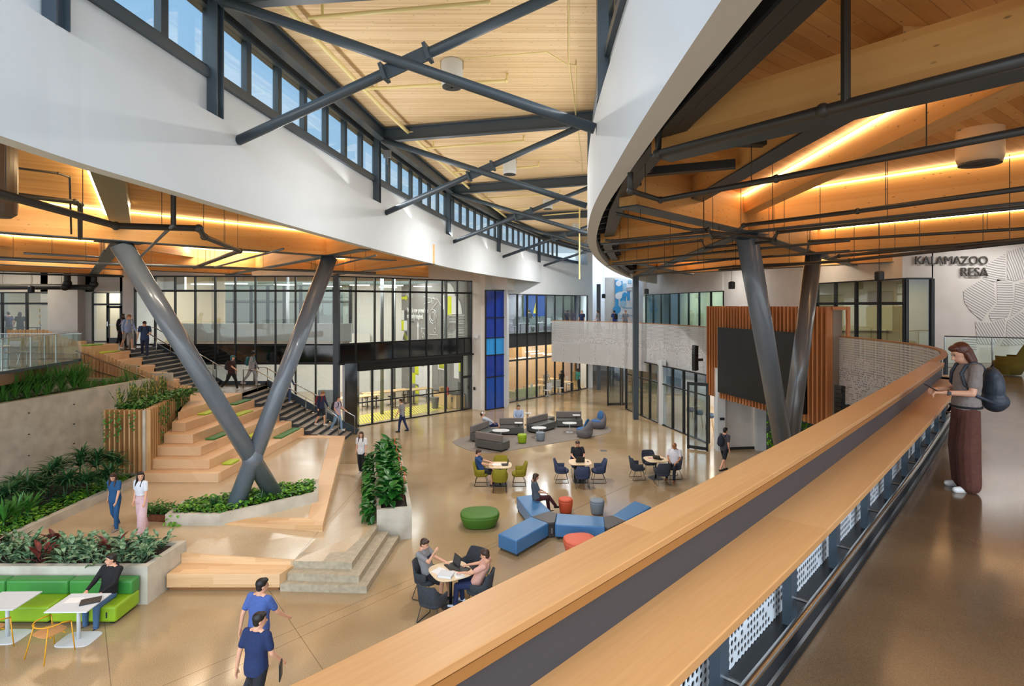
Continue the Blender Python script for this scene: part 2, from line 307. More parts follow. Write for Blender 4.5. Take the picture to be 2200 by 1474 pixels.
    def caps(s, a, b, ra, rb, n=12):
        """tapered capsule"""
        a = Vector(a); b = Vector(b); d = (b-a); L_ = d.length; d = d.normalized() if L_ > 1e-6 else Vector((0, 0, 1)); pts = []; rs = []
        for t in (-1, -.7, -.35): pts.append(a + d*ra*t); rs.append(max(ra*math.sqrt(max(0, 1-t*t)), ra*.05))
        pts += [a, (a+b)/2, b]; rs += [ra, (ra+rb)/2, rb]
        for t in (.35, .7, 1): pts.append(b + d*rb*t); rs.append(max(rb*math.sqrt(max(0, 1-t*t)), rb*.05))
        return s.tube(pts, rs, n)
    def build(s, name, mat, parent=None, smooth=False, bevel=0, mods=None, sub=0, world=False, noself=False):
        me = bpy.data.meshes.new(name)
        off = Vector((0, 0, 0))
        if world and parent is not None:
            p = parent
            while p is not None: off += p.location; p = p.parent
        me.from_pydata([(v[0]-off.x, v[1]-off.y, v[2]-off.z) for v in s.v], [], s.f); me.update()
        bm = bmesh.new(); bm.from_mesh(me); bmesh.ops.recalc_face_normals(bm, faces=bm.faces)
        if s.uv:
            ul = bm.loops.layers.uv.new('UVMap')
            for f in bm.faces:
                for lp in f.loops: lp[ul].uv = s.uv[lp.vert.index]
        bm.to_mesh(me); bm.free()
        mats = mat if isinstance(mat, (list, tuple)) else [mat]
        for m in mats: me.materials.append(m)
        if smooth:
            for p in me.polygons: p.use_smooth = True
        o = bpy.data.objects.new(name, me); COL.objects.link(o)
        if parent is not None: o.parent = parent
        if bevel:
            md = o.modifiers.new('bevel', 'BEVEL'); md.width = bevel; md.segments = 3; md.limit_method = 'ANGLE'; md.angle_limit = math.radians(35)
            for p in me.polygons: p.use_smooth = True
            try: me.set_sharp_from_angle(angle=math.radians(40))
            except Exception: pass
        if sub:
            md = o.modifiers.new('sub', 'SUBSURF'); md.levels = sub; md.render_levels = sub
            for p in me.polygons: p.use_smooth = True
        return o
def tag(o, label=None, cat=None, group=None, kind=None):
    if label: o['label'] = label
    if cat: o['category'] = cat
    if group: o['group'] = group
    if kind: o['kind'] = kind
    return o
def struct(o, label=None): o['kind'] = 'structure'; 
def S(name, mb, mat, label=None, cat=None, **k):
    o = mb.build(name, mat, **k); o['kind'] = 'structure'
    if label: o['label'] = label
    if cat: o['category'] = cat
    return o
def thing(name, label, cat, loc=(0, 0, 0), rz=0, group=None, kind=None):
    o = bpy.data.objects.new(name, None); COL.objects.link(o); o.location = loc; o.rotation_euler = (0, 0, rz); o.empty_display_size = .1
    return tag(o, label, cat, group, kind)
def kids(o): return [c for c in bpy.data.objects if c.parent == o]
def dup(root, loc, rz=0, label=None, group=None, scale=None, mats=None):
    r = root.copy(); COL.objects.link(r); r.location = loc; r.rotation_euler = (0, 0, rz)
    if label: r['label'] = label
    if group: r['group'] = group
    if scale: r.scale = scale
    for ch in CH[root.name]:
        c = ch.copy(); COL.objects.link(c); c.parent = r
        for g in CH.get(ch.name, ()):
            d = g.copy(); COL.objects.link(d); d.parent = c
    return r
CH = {}
def reg(root):
    CH[root.name] = kids(root)
    for c in CH[root.name]: CH[c.name] = kids(c)
    return root
def spline(pts, step=.5):
    pts = [Vector(p) if len(p) == 3 else Vector((p[0], p[1], 0)) for p in pts]; out = []
    for i in range(len(pts)-1):
        p0 = pts[max(i-1, 0)]; p1 = pts[i]; p2 = pts[i+1]; p3 = pts[min(i+2, len(pts)-1)]
        n = max(2, int((p2-p1).length/step))
        for k in range(n):
            t = k/n; out.append(.5*((2*p1)+(p2-p0)*t+(2*p0-5*p1+4*p2-p3)*t*t+(3*p1-p0-3*p2+p3)*t**3))
    out.append(pts[-1]); return out
def sided(pts, sgn=1):
    """path with a unit side vector (to the right of travel * sgn)"""
    out = []
    for i, p in enumerate(pts):
        d = pts[min(i+1, len(pts)-1)] - pts[max(i-1, 0)]; d.z = 0; d.normalize(); out.append((p, Vector((d.y, -d.x, 0))*sgn))
    return out
def along(pts, step, start=0):
    """points every step metres: (pos, dir)"""
    out = []; acc = -start; nxt = 0
    for a, b in zip(pts, pts[1:]):
        L_ = (b-a).length
        while nxt <= acc + L_ + 1e-9:
            if nxt >= acc: out.append((a + (b-a)*((nxt-acc)/max(L_, 1e-9)), (b-a).normalized()))
            nxt += step
        acc += L_
    return out
def at_y(pts, y):
    for a, b in zip(pts, pts[1:]):
        if (a.y-y)*(b.y-y) <= 0 and abs(b.y-a.y) > 1e-9: return a + (b-a)*((y-a.y)/(b.y-a.y))
    return pts[-1]
def text_obj(name, txt, size, mat, parent=None, depth=.02, M=None, align='LEFT', bold=0, world=False, line=1.0, xs=1.0):
    cu = bpy.data.curves.new(name, 'FONT'); cu.body = txt; cu.size = size; cu.extrude = depth/2; cu.align_x = align; cu.offset = bold; cu.space_line = line
    tmp = bpy.data.objects.new(name+'_t', cu); COL.objects.link(tmp); bpy.context.view_layer.update()
    me = bpy.data.meshes.new_from_object(tmp.evaluated_get(bpy.context.evaluated_depsgraph_get())); me.name = name
    bpy.data.objects.remove(tmp)
    me.transform(Matrix.Diagonal((xs, 1, 1, 1)))
    if M is not None: me.transform(M)
    if world and parent is not None:
        me.transform(Matrix.Translation(-parent.location))
    me.materials.clear(); me.materials.append(mat)
    o = bpy.data.objects.new(name, me); COL.objects.link(o)
    if parent is not None: o.parent = parent
    return o
# ================================================================== STRUCTURE
V3 = lambda x, y, z=0: Vector((x, y, z))
JL = [(at('C',775,840,0), at('C',820,1286,0)), (at('C',1200,1286,0), at('E',2100,905,0)), (at('E',985,1025,0), at('E',1290,1474,0)),
      (at('H',1280,890,0), at('H',1560,760,0))]
FLOOR = floor_mat('polished_floor', '#9c8462', '#ad9572', '#bca583', JL, rough=.13)
STAGE = floor_mat('stage_floor', '#bda482', '#c9b18f', '#d3be9e', [(at('E',1158,780,.55), at('E',1310,600,.5))], rough=.2, spk=.25)
UPF = floor_mat('upper_floor', '#5a4632', '#745a40', '#8d7150', [], rough=.16, spk=.35, scale=.5, sps=190)
S('floor', MB().box((0, 30, -.1), (90, 110, .2)), FLOOR)
# stage level, sloping walkway and steps
st = MB().prism([(-8.15,13.95), (-8.2,15.9), (-5.75,16.3), (-8.0,26.5), (-9,26.75), (-10,28), (-19,28), (-19,19.9), (-17,19.9), (-17,13.2), (-8.3,13.2)][::-1], -.05, .6)
S('floor_stage', st, STAGE)
rm = MB()
for q in ([(-8.15,13.95,.6), (-5.3,13.8,.51), (-5.25,15.8,.42), (-8.2,15.9,.6)], [(-5.3,13.8,.51), (-3.87,13.75,.5), (-3.8,16,.5), (-5.25,15.8,.42)],
          [(-5.25,15.8,.42), (-3.8,16,.5), (-5.4,22.6,.05), (-6.95,22.6,.06)], [(-6.95,22.6,.06), (-5.4,22.6,.05), (-5.6,24,.002), (-7.25,24,.002)]):
    rm.prism([p[:2] for p in q], -.05, [p[2] for p in q])
S('floor_ramp', rm, STAGE)
cs = thing('concrete_steps', 'three wide concrete steps rising from the lobby floor to the walkway', 'steps', (-4, 14, 0))
for k, (fl, cr, br) in enumerate([((-5.44,13.34), (-3.38,13.24), (-3.2,16.15)), ((-5.34,13.53), (-3.6,13.39), (-3.47,16.0)), ((-5.3,13.8), (-3.86,13.72), (-3.77,15.9))]):
    MB().prism([fl, cr, br, (-3.9,16.0), (-4.2,14.3), (-5.3,14.3)], 0.0, .167*(k+1)+.004).build('step', CONC2, cs, world=True)
# upper floor slabs (z = 4.57)
BARL = spline([(-3.3,-1.0), (-1.2,1.05), (-.37,1.88), (.44,2.71), (1.5,3.82), (2.8,5.21), (4.84,7.42), (7.9,10.8)], .4)
BALU = spline([(7.9,10.8), (9.6,12.7), (10.75,14.6), (11.3,16.8), (11.4,20), (10.95,24), (9.8,28), (8.9,31.4), (7.7,34.4), (5.6,37.6), (2.8,40)], .5)
slab = [(p.x, p.y) for p in BARL] + [(p.x, p.y) for p in BALU[1:]] + [(3.2,40.6), (3.7,41.5), (6.2,45.5), (6.2,62), (34,62), (34,-3), (-1.5,-3)]
S('floor_upper_right', MB().prism(slab, FL2-.45, FL2), UPF)
S('floor_upper_left', MB().prism([(-36,14), (-15.6,14), (-17.25,22.7), (-19.1,24.9), (-18.75,25.2), (-18.75,26.8), (-18.3,26.8), (-18.3,29.6), (-20.1,30.5), (-20.1,45), (-36,45)], FL2-.45, FL2), UPF)
# ---------------------------------------------------------------- curved white bands and the clerestory
LC = spline([(-3.0,-4), (-4.45,1), (-4.93,5.5), (-4.85,8), (-4.45,12.6), (-3.6,19.5), (-2.1,28), (.6,37), (4.2,46.6), (6.8,52)], .5)
RC = spline([(1.45,-4), (1.15,0), (1.12,3.1), (1.2,6.4), (1.45,10.6), (2.2,16.2), (3.5,22.3), (5.5,29.6), (8,37), (11,44)], .5)
ZB, ZL, ZT, ZG, ZW, ZR = 8.35, 9.77, 10.38, 10.60, 11.6, 12.0
def band(nm, path, sgn, nr):
    P_ = [q for q in sided(path, sgn)]
    S('wall_%s_band' % nm, MB().sweep(P_, [(0, ZB), (.22, ZB), (.22, 9.4), (.5, 9.4), (.5, ZT), (.16, ZT), (.16, ZL), (0, ZL)]), WHITE)
    S('trim_%d' % nr, MB().sweep(P_, [(.08, ZT), (.5, ZT), (.5, ZG), (.16, ZG), (.16, ZG-.06), (.08, ZG-.08)]), STEEL)
    # drip shelf lines of the sill
    w = thing('window_%d' % nr, None, None); w['kind'] = 'structure'; w.name = 'window_%d' % nr
    MB().sweep(P_, [(.30, ZG), (.31, ZG), (.31, ZW), (.30, ZW)]).build('pane', GL, w)
    MB().sweep(P_, [(.2, ZW), (.44, ZW), (.44, ZR), (.2, ZR)]).build('head_rail', STEEL, w)
    for i, (p, d) in enumerate(along(path, 1.14)):
        if p.y < 3 or p.y > 46: continue
        sd = Vector((d.y, -d.x, 0))*sgn; MB().bar(p+sd*.3+V3(0,0,ZG), p+sd*.3+V3(0,0,ZW), .11, .16, up=d).build('mullion', STEEL, w)
    return w
band('left', LC, -1, 1)
band('right', RC, 1, 2)
# square vent covers standing on the left sill
# column posts standing on the ledge
COLY_L = [6.26, 9.25, 16.95, 25.0, 33.0, 41.0]
COLY_R = [8.5, 15.4, 22.8, 31.0, 39.0]
LP = [at_y(LC, y) for y in COLY_L]; RP = [at_y(RC, y) for y in COLY_R]
def nrm(path, y, sgn):
    a = at_y(path, y-.3); b = at_y(path, y+.3); d = (b-a).normalized(); return Vector((d.y, -d.x, 0))*sgn, d
names_l = ['in the top left corner', 'under the first brace cross', 'at the second roof beam', 'at the third roof beam', 'at the fourth roof beam', 'at the fifth roof beam']
for i, (p, y) in enumerate(zip(LP, COLY_L)):
    n_, d = nrm(LC, y, -1); m = MB(); c = p + n_*.06
    for s_ in (-1, 1): m.bar(c+d*s_*.09+V3(0,0,ZL), c+d*s_*.09+V3(0,0,ZR-.3), .16, .022, up=d)
    m.bar(c+V3(0,0,ZL), c+V3(0,0,ZR-.3), .02, .18, up=d)
    tag(m.build('steel_post', STEEL), 'short dark steel post on the left band, ' + names_l[i], 'post', 'clerestory posts on the left band')
for i, (p, y) in enumerate(zip(RP, COLY_R)):
    n_, d = nrm(RC, y, 1); c = p + n_*.06
    tag(MB().bar(c+V3(0,0,ZL), c+V3(0,0,ZR-.3), .16, .2, up=d).build('steel_post', STEEL), 'dark steel post standing on the right white band at the clerestory', 'post', 'clerestory posts on the right band')
# chord beams between posts, roof beams, roof deck
for i in range(len(LP)-1):
    if i == 0: a = LP[0]; 
    a, b = LP[i], LP[i+1]
    m = MB(); za = 11.78
    m.bar(a+V3(.1,0,za), b+V3(.1,0,za), .03, .34); m.bar(a+V3(.1,0,za+.17), b+V3(.1,0,za+.17), .22, .03); m.bar(a+V3(.1,0,za-.17), b+V3(.1,0,za-.17), .22, .03)
    tag(m.build('edge_beam', STEEL), 'dark steel edge beam over the left clerestory, bay %s' % ['at the top left corner', 'nearest in full view', 'second in view', 'third in view', 'fourth in view', 'fifth'][i], 'beam', 'edge beams over the clerestory')
for i, (a, b) in enumerate(zip(LP[1:], RP)):
    m = MB(); a = a+V3(.1,0,11.76); b = b+V3(.2,0,11.76)
    m.bar(a, b, .02, .36); m.bar(a+V3(0,0,.18), b+V3(0,0,.18), .2, .025); m.bar(a-V3(0,0,.18), b-V3(0,0,.18), .2, .025)
    tag(m.build('roof_beam', STEEL), 'dark steel roof beam crossing under the light timber deck, %s from the camera' % ['first', 'second', 'third', 'fourth', 'fifth'][i], 'beam', 'roof beams of the atrium')
deck = [(p.x-.7, p.y) for p in LC if p.y >= 4.5] + [(p.x+1.0, p.y) for p in RC if p.y >= 4.5][::-1]
S('ceiling_atrium', MB().prism(deck, 12.0, 12.25), DECK)
# diagonal brace crosses
for i in range(5):
    Lp, Rp = LP[i+1], RP[i]; w = ['nearest', 'second nearest', 'third', 'fourth', 'farthest'][i]
    dy = .55
    m = MB().tube([Lp+V3(.15,-.1,11.6), Rp+V3(.0,.35,9.46)], .085, 14)
    o = m.build('brace_pipe', STEEL, smooth=True); tag(o, 'steel brace pipe from left clerestory down to right band, %s crossing' % w, 'brace', 'brace pipes under the roof')
    l0 = at_y(LC, COLY_L[i+1]+dy)+V3(.0,0,9.55)
    m = MB().tube([l0, Rp+V3(-.1,0,11.6)], .085, 14)
    o = m.build('brace_pipe', STEEL, smooth=True); tag(o, 'steel brace pipe rising from left band to right roof edge, %s crossing' % w, 'brace', 'brace pipes under the roof')
    # gusset plate at the crossing
    c = (Lp + Rp)/2 + V3(.05, .15, 10.56); d = (Rp+V3(-.1,0,11.6)-l0).normalized()
    g = MB().bar(c-d*.42, c+d*.42, .03, .24); g.bar(c-d*.42, c-d*.36, .2, .28).bar(c+d*.42, c+d*.36, .2, .28)
    tag(g.build('gusset_plate', STEEL), 'steel gusset plate clamping the %s brace crossing' % w, 'plate', 'gusset plates of the braces')
# ---------------------------------------------------------------- low roofs: timber decks at z 9.12
d1 = Vector((.655, .755, 0)).normalized(); d2 = Vector((.615, -.789, 0)).normalized()
lowL = [(p.x-.25, p.y) for p in LC if p.y > 2.2] + [(7,58), (-38,58), (-38,2.4)]
lowR = [(p.x+.25, p.y) for p in RC if p.y > 1.0] + [(12,58), (36,58), (36,1.2)]
S('ceiling_left', MB().prism(lowL, 9.12, 9.3), DECKW); S('ceiling_right', MB().prism(lowR, 9.12, 9.3), DECKW)
GB, GT = 8.35, 9.12
TA = V3(-10.06,14.6); TB = V3(-6.06,18.9); RL = V3(5.2,12.75); RR = V3(9.6,18.1)
def gbeam(a, b, label, z0=GB, z1=GT, w=.32, led=0, steel=True, joints=True, ledsides=(1,)):
    t = thing('timber_beam', label, 'beam', (a.x, a.y, z0), group='glued timber roof beams')
    d = (b-a).normalized(); n_ = Vector((d.y, -d.x, 0))
    MB().bar(a+V3(0,0,(z0+z1)/2), b+V3(0,0,(z0+z1)/2), w, z1-z0).build('timber_body', glu_dir(d), t, world=True)
    if steel:
        MB().bar(a+V3(0,0,z0-.012), b+V3(0,0,z0-.012), w+.06, .024).build('steel_plate', STEEL, t, world=True)
    if led:
        for s_ in ledsides:
            q = n_*s_*(w/2+.035)
            MB().bar(a+q+d*.3+V3(0,0,z1-.045), b+q-d*.3+V3(0,0,z1-.045), .03, .022).build('led_strip', LED, t, world=True)
    if joints:
        m = MB(); L_ = (b-a).length; k = 1.9
        while k < L_-.5:
            m.bar(a+d*k+V3(0,0,z0), a+d*k+V3(0,0,z1-.06), .012, w+.012, up=d); k += 2.45
        if m.v: m.build('joint_strip', BLACK, t, world=True)
    return t
_gm = {}
def glu_dir(d):
    a = round(math.atan2(d.y, d.x), 1)
    if a not in _gm: _gm[a] = wood('glulam_%d' % len(_gm), '#cd9655', '#d9a766', '#e2b475', plank=.13, axis=0, rough=.5, knots=6, fine=14, rot=-a, plen=30)
    return _gm[a]
# left zone
gbeam(V3(-16.5,7.0), V3(-4.35,20.9), 'deep timber beam joining the two left column heads, lit by a warm strip along its top', led=1)
gbeam(TA+d2*-.3, TA-d2*22, 'timber beam running back from the left column head towards the doors', led=0)
t = thing('steel_beam', 'steel channel beam coming from the white band to the left column head, warm strip beside it', 'beam', (-7,10,8.7))
MB().bar(V3(-5.6,7.8,8.9), TA+V3(.2,-.25,8.9), .42, .4).build('channel', pm('galvanised', '#8f8c72', .35, metal=.6), t, world=True)
MB().bar(V3(-5.9,7.7,9.0), TA+V3(-.1,-.35,9.0), .04, .1).build('led_strip', LED, t, world=True)
gbeam(V3(-4.3,16.6), V3(-17.5,33.5), 'timber beam with steel soffit passing the right head of the crossed column', led=1, ledsides=(-1, 1))
gbeam(V3(-19.6,16.8), V3(-5.0,33.4), 'timber beam of the second row behind the crossed column', led=1)
gbeam(V3(-17.2,16.5), V3(-17.2,30), 'shallow timber beam lit from above, at the far left of the ceiling', z0=8.7, led=1, steel=False, w=.25)
gbeam(V3(-13.4,20), V3(-13.4,32), 'shallow lit timber beam above the staircase', z0=8.7, led=1, steel=False, w=.25)
gbeam(V3(-26.5,16), V3(-12.5,32.5), 'timber beam of the third row above the upper left doors', led=1)
gbeam(V3(-34,16), V3(-20,32.6), 'timber beam of the fourth row in the upper left corner', led=1)
gbeam(V3(-9.6,24.5), V3(-9.6,31), 'shallow timber beam above the glass corner', z0=8.7, led=1, steel=False, w=.25)
gbeam(V3(-3.2,22.5), V3(-9.4,30.4), 'timber beam near the glass corner under the white band', led=1)
# right zone
e2 = Vector((.632, -.775, 0)).normalized()
gbeam(V3(1.64,6.28), V3(1.64,6.28)+e2*13, 'nearest deep timber beam crossing the upper right of the view', z1=8.8, led=0, joints=False)
gbeam(V3(1.9,9.35), RL, 'timber beam from the curved steel ring to the near right column head, warm strip on top', led=1, ledsides=(-1,), joints=False)
gbeam(RL+V3(0,0), V3(4.65,4.6), 'shallow timber beam with the bright strip from the column head towards the camera', z0=8.72, led=1, ledsides=(-1, 1), steel=False, w=.3, joints=False)
gbeam(V3(3.5,10.9), V3(3.5,4.9), 'short timber beam with dark steel underside left of the bright strip', z0=8.72, w=.26, joints=False)
gbeam(V3(3.36,3.6), V3(3.36,1.2), 'timber beam with dark underside at the top right corner', z0=8.72, w=.26, joints=False)
gbeam(RL, RL+e2*16, 'timber beam running right from the near column head, warm strip along its top', led=1, ledsides=(-1, 1))
gbeam(RL, V3(2.45,15.2), 'timber beam from the near column head to the curved ring', led=0)
gbeam(RL, RR, 'timber beam joining the two right column heads', led=1, ledsides=(1,))
gbeam(RR, RR+e2*16, 'timber beam running right from the far column head', led=1, ledsides=(-1, 1))
gbeam(RR, V3(4.0,23.4), 'timber beam from the far column head to the curved ring', led=1)
gbeam(V3(5.35,13.6), V3(7.2,33.2), 'long timber beam running away to the slim column at the ring', led=0)
gbeam(RR, V3(15.5,25.2), 'timber beam continuing beyond the far right column head', led=1)
gbeam(V3(8.3,29.5), V3(14.5,21.5), 'timber beam above the slatted screen box', led=1)
gbeam(V3(5.0,22.5), V3(9.6,30.5), 'timber beam following the ring towards the slim column', led=1)
# dark steel ring of chords inside the right band, struts between ring and band
ring = [V3(1.72,3.0), V3(1.66,5.6), V3(1.72,8.0), V3(1.98,10.8), V3(2.45,14.2), V3(2.95,17.6), V3(3.75,21.2), V3(4.7,25), V3(5.8,28.8), V3(7.1,33)]
rg = thing('steel_ring_beam', 'dark curved steel ring beam behind the right white band', 'beam', (1.7,8,8.5))
for a, b in zip(ring, ring[1:]):
    MB().bar(a+V3(0,0,8.8), b+V3(0,0,8.8), .04, .6).build('web', DARK, rg, world=True)
    MB().bar(a+V3(0,0,8.52), b+V3(0,0,8.52), .26, .035).build('flange', DARK, rg, world=True)
    MB().bar(a+V3(0,0,9.08), b+V3(0,0,9.08), .26, .035).build('flange', DARK, rg, world=True)
rs = thing('ring_struts', 'row of short dark steel struts between the right band and the ring beam', 'strut', (2,12,8.6))
k = 0
for (p, d) in along(RC, .95):
    if p.y < 4 or p.y > 34: continue
    n_ = Vector((d.y, -d.x, 0)); MB().bar(p+n_*.22+V3(0,0,8.62), p+n_*.75+V3(0,0,8.72), .1, .12).build('strut', DARK, rs, world=True)
for a, b in ((V3(1.9,7.5,8.9), V3(3.4,7.6,8.9)), (V3(1.9,7.0,8.72), V3(3.3,6.3,8.72)), (V3(1.9,9.0,8.8), V3(3.3,8.4,8.8))):
    tag(MB().bar(a, b, .16, .12).build('steel_joist', DARK), 'dark steel joist end bolted between the ring and a timber beam, %s' % ['upper one', 'middle one', 'lower one'][k], 'joist', 'dark steel joists'); k += 1
# ---------------------------------------------------------------- round steel columns
def tubecol(name, label, legs, r=.25, mats=None):
    t = thing(name, label, 'column', (legs[0][0].x, legs[0][0].y, legs[0][0].z))
    for i, (a, b) in enumerate(legs):
        MB().tube([a, b], r, 40).build('leg', (mats or [STEELB]*9)[i], t, world=True, smooth=False, bevel=0)
        for p in bpy.data.objects[-1:]: pass
    return t
def smooth_kids(t):
    for c in kids(t):
        if c.type == 'MESH':
            for p in c.data.polygons: p.use_smooth = len(p.vertices) == 4
nodeL = V3(-7.75,17,2.13)
tx = tubecol('crossed_column', 'pair of crossed round grey steel columns standing in the low planter', [(V3(-7.27,17.5,.8), TA+V3(0,0,8.3)), (V3(-8.1,16.6,.8), TB+V3(0,0,8.3))])
smooth_kids(tx)
MB().box(TA+V3(0,0,8.325), (1.0,.6,.03), .86).build('head_plate', STEEL, tx, world=True); MB().box(TB+V3(0,0,8.325), (1.0,.6,.03), .86).build('head_plate', STEEL, tx, world=True)
MB().ell(nodeL, (.3,.3,.36), 24, 16).build('node', STEELB, tx, world=True, smooth=True)
nR = V3(7.85,16.26,2.13)
ty = tubecol('crossed_column', 'pair of round steel columns spreading upwards behind the wooden bar, left one grey, right one metallic brown',
             [(nR, RL+V3(.1,.1,8.3)), (nR, RR+V3(0,0,8.3)), (nR, V3(8.5,17.1,0)), (nR, V3(7.2,15.4,0))], .24, [STEELB, STEELR, STEELB, STEELB])
smooth_kids(ty)
MB().box(RL+V3(.1,.1,8.325), (1.0,.6,.03), .8).build('head_plate', STEEL, ty, world=True); MB().box(RR+V3(0,0,8.325), (1.0,.6,.03), .8).build('head_plate', STEEL, ty, world=True)
o = MB().box((7.26,33.4,4.18), (.3,.3,8.36)).build('square_column', STEEL); tag(o, 'slim dark square column rising past the perforated balustrade', 'column')
o = MB().box((6.85,45,4.18), (.28,.28,8.36)).build('square_column', STEEL); tag(o, 'slim grey square column at the back corridor beside the upper glass room', 'column')
# ---------------------------------------------------------------- glass facades
def facade(nr, a, b, rows, nm, mull=.09, glassmat=GL, sp_rows=(), frame=BLACK, tr=(), doorw=None, label=None):
    """rows: [(z0,z1,material)], nm panes between a and b"""
    w = thing('window_%d' % nr, label, None, (a.x, a.y, rows[0][0])); w['kind'] = 'structure'; w.name = 'window_%d' % nr
    d = (b-a); L_ = d.length; d.normalize(); n_ = Vector((d.y, -d.x, 0))
    for (z0, z1, gm) in rows:
        MB().bar(a+V3(0,0,(z0+z1)/2), b+V3(0,0,(z0+z1)/2), .012, z1-z0).build('pane', gm, w, world=True)
    zz = sorted({r[0] for r in rows} | {r[1] for r in rows} | set(tr))
    for z in zz: MB().bar(a+V3(0,0,z), b+V3(0,0,z), .1, .06).build('transom', frame, w, world=True)
    for i in range(nm+1):
        p = a + d*L_*i/nm; MB().bar(p+V3(0,0,rows[0][0]), p+V3(0,0,max(r[1] for r in rows)), mull*.75, .14, up=n_).build('mullion', frame, w, world=True)
    return w
SPAN = pm('black_spandrel_glass', '#0c0d10', .08, spec=.8, coat=.5)
CG = V3(-9.45,30.5); CE = V3(-2.62,36.75)
facade(3, V3(-20.2,30.5), CG, [(.0,3.55,GL), (3.6,4.57,SPAN), (4.6,7.45,GL), (7.5,8.25,GL)], 10)
facade(4, CG, CE, [(3.6,4.57,SPAN), (4.6,7.45,GL), (7.5,8.25,GL)], 8)
q = (CE-CG).normalized()
facade(5, CG+q*.9, CE-q*.8, [(.03,3.1,GL)], 6, mull=.1, tr=(1.3,))
facade(6, CE-q*.75, CE, [(.03,2.1,GL), (2.15,3.55,GL)], 1, tr=(2.12,))
S('wall_spandrel_soffit', MB().bar(CG+V3(0,0,3.55), CE+V3(0,0,3.55), .5, .12), BLACK)
S('trim_5', MB().bar(CG+q*.8+V3(0,0,3.3), CE-q*.7+V3(0,0,3.3), .1, .5), BLACK)
o = MB().box((CG.x+.05, CG.y-.02, 4.15), (.3,.3,8.3)).build('square_column', STEEL); tag(o, 'dark steel corner column where the two glass fronts meet', 'column')
S('wall_corner_fin', MB().box((CG.x+.42, CG.y+.25, 1.75), (.22,.2,3.5)), WHITE)
S('trim_6', MB().prism([(-8.98,30.55), (-8.4,30.9), (-8.4,31.3), (-9.0,31.0)], 0, 3.55), SPAN)
S('wall_above_glass', MB().bar(V3(-20.4,30.62,8.69), V3(-9.4,30.62,8.69), .2, .86), WALLW)
S('wall_above_corner', MB().bar(CG+V3(.1,.1,8.7), CE+V3(.1,.1,8.7), .2, .84), WALLW)
# narrow door at the right end of the corner front
dr = thing('door_1', None, None, tuple(CE)); dr['kind'] = 'structure'; dr.name = 'door_1'
a = CE-q*.72; b = CE-q*.04
for z in (.04, 2.08): MB().bar(a+V3(0,-.03,z), b+V3(0,-.03,z), .06, .1).build('rail', BLACK, dr, world=True)
for p in (a, b): MB().bar(p+V3(0,-.03,0), p+V3(0,-.03,2.1), .1, .06).build('stile', BLACK, dr, world=True)
MB().bar(a+q*.08+V3(.03,-.12,.9), a+q*.08+V3(.03,-.12,1.25), .02, .02).build('door_handle', CHROME, dr, world=True)
# pier, blue glass bay, back glass room
S('wall_pier_left', MB().prism([(-2.62,36.75), (-2.0,36.2), (-1.72,36.2), (-.4,38.4), (-1.6,38.8)], 0, 9.12), WALLW)
S('wall_pier_slim', MB().prism([(-.53,37.1), (-.33,37.0), (-.2,38.9), (-.4,38.9)], 0, 7.75), WHITE)
BA, BB = V3(-1.68,36.15), V3(-.5,37.15)
w = facade(7, BA, BB, [(.03,2.1,GLC), (2.1,3.5,GLB), (3.5,4.6,pm('cyan_panel', '#1c8fdc', .2, coat=.6)), (4.6,5.9,GLB), (5.9,7.65,GLB)], 2, mull=.05)
XA, XB = V3(-.35,38.8), V3(6.05,45.75)
facade(8, XA, XB, [(.03,2.85,GL), (2.9,3.8,GL), (3.8,4.68,DARK), (4.7,7.46,GLD)], 9, mull=.08, frame=DARK)
S('wall_above_back_glass', MB().bar(XA+V3(0,0,8.7), XB+V3(0,0,8.7), .3, 2.45), WHITE)
S('wall_back_pier', MB().prism([(6.05,45.75), (6.55,46.2), (6.35,52), (5.8,52)], 0, 12), WHITE)
S('wall_back_pier_soffit', MB().prism([(-2.4,36.9), (-.3,36.9), (.2,39.2), (-1.6,39.2)], 7.7, 9.12), WALLW)
S('wall_far', MB().box((8.0,58.2,6.0), (30,.3,12)), WHITE)
S('wall_far_corridor', MB().prism([(8.2,50), (10.2,50), (10.2,50.3), (8.2,50.3)], FL2, 9.12), WALLW)
# upper left wall with doors
YW = 33.0
S('wall_left_doors', MB().box((-21.95,YW+.1,6.85), (1.6,.2,4.55)).box((-20.55,YW-1.2,6.85), (.75,2.5,4.55)).box((-25.8,YW+.1,6.85), (3.1,.2,4.55)).box((-29,YW+.1,8.3), (20,.2,1.65)), WALLW)
o = MB().box((-25.6,YW-.3,6.85), (1.7,.6,4.55)).build('wall_left_pillar', WALLW); o['kind'] = 'structure'
facade(9, V3(-24.3,YW), V3(-22.6,YW), [(FL2+.03,FL2+2.15,GL), (FL2+2.2,7.42,GL)], 2, mull=.1)
dr = thing('door_2', None, None, (-22.95,YW,FL2)); dr['kind'] = 'structure'; dr.name = 'door_2'
for x in (-23.4, -22.65): MB().box((x,YW-.04,FL2+1.05), (.14,.06,2.1)).build('stile', BLACK, dr, world=True)
for z, h in ((.12,.24), (2.02,.14)): MB().box((-23.03,YW-.04,FL2+z), (.85,.06,h)).build('rail', BLACK, dr, world=True)
MB().box((-23.4,YW-.09,FL2+1.05), (.05,.05,.26)).build('door_handle', CHROME, dr, world=True)
MB().bar(V3(-23.3,YW-.1,FL2+1.0), V3(-22.75,YW-.1,FL2+1.0), .03, .04).build('push_bar', CHROME, dr, world=True)
facade(10, V3(-31,YW), V3(-26.7,YW), [(FL2,FL2+2.2,GL), (FL2+2.25,7.42,GL)], 3, mull=.12)
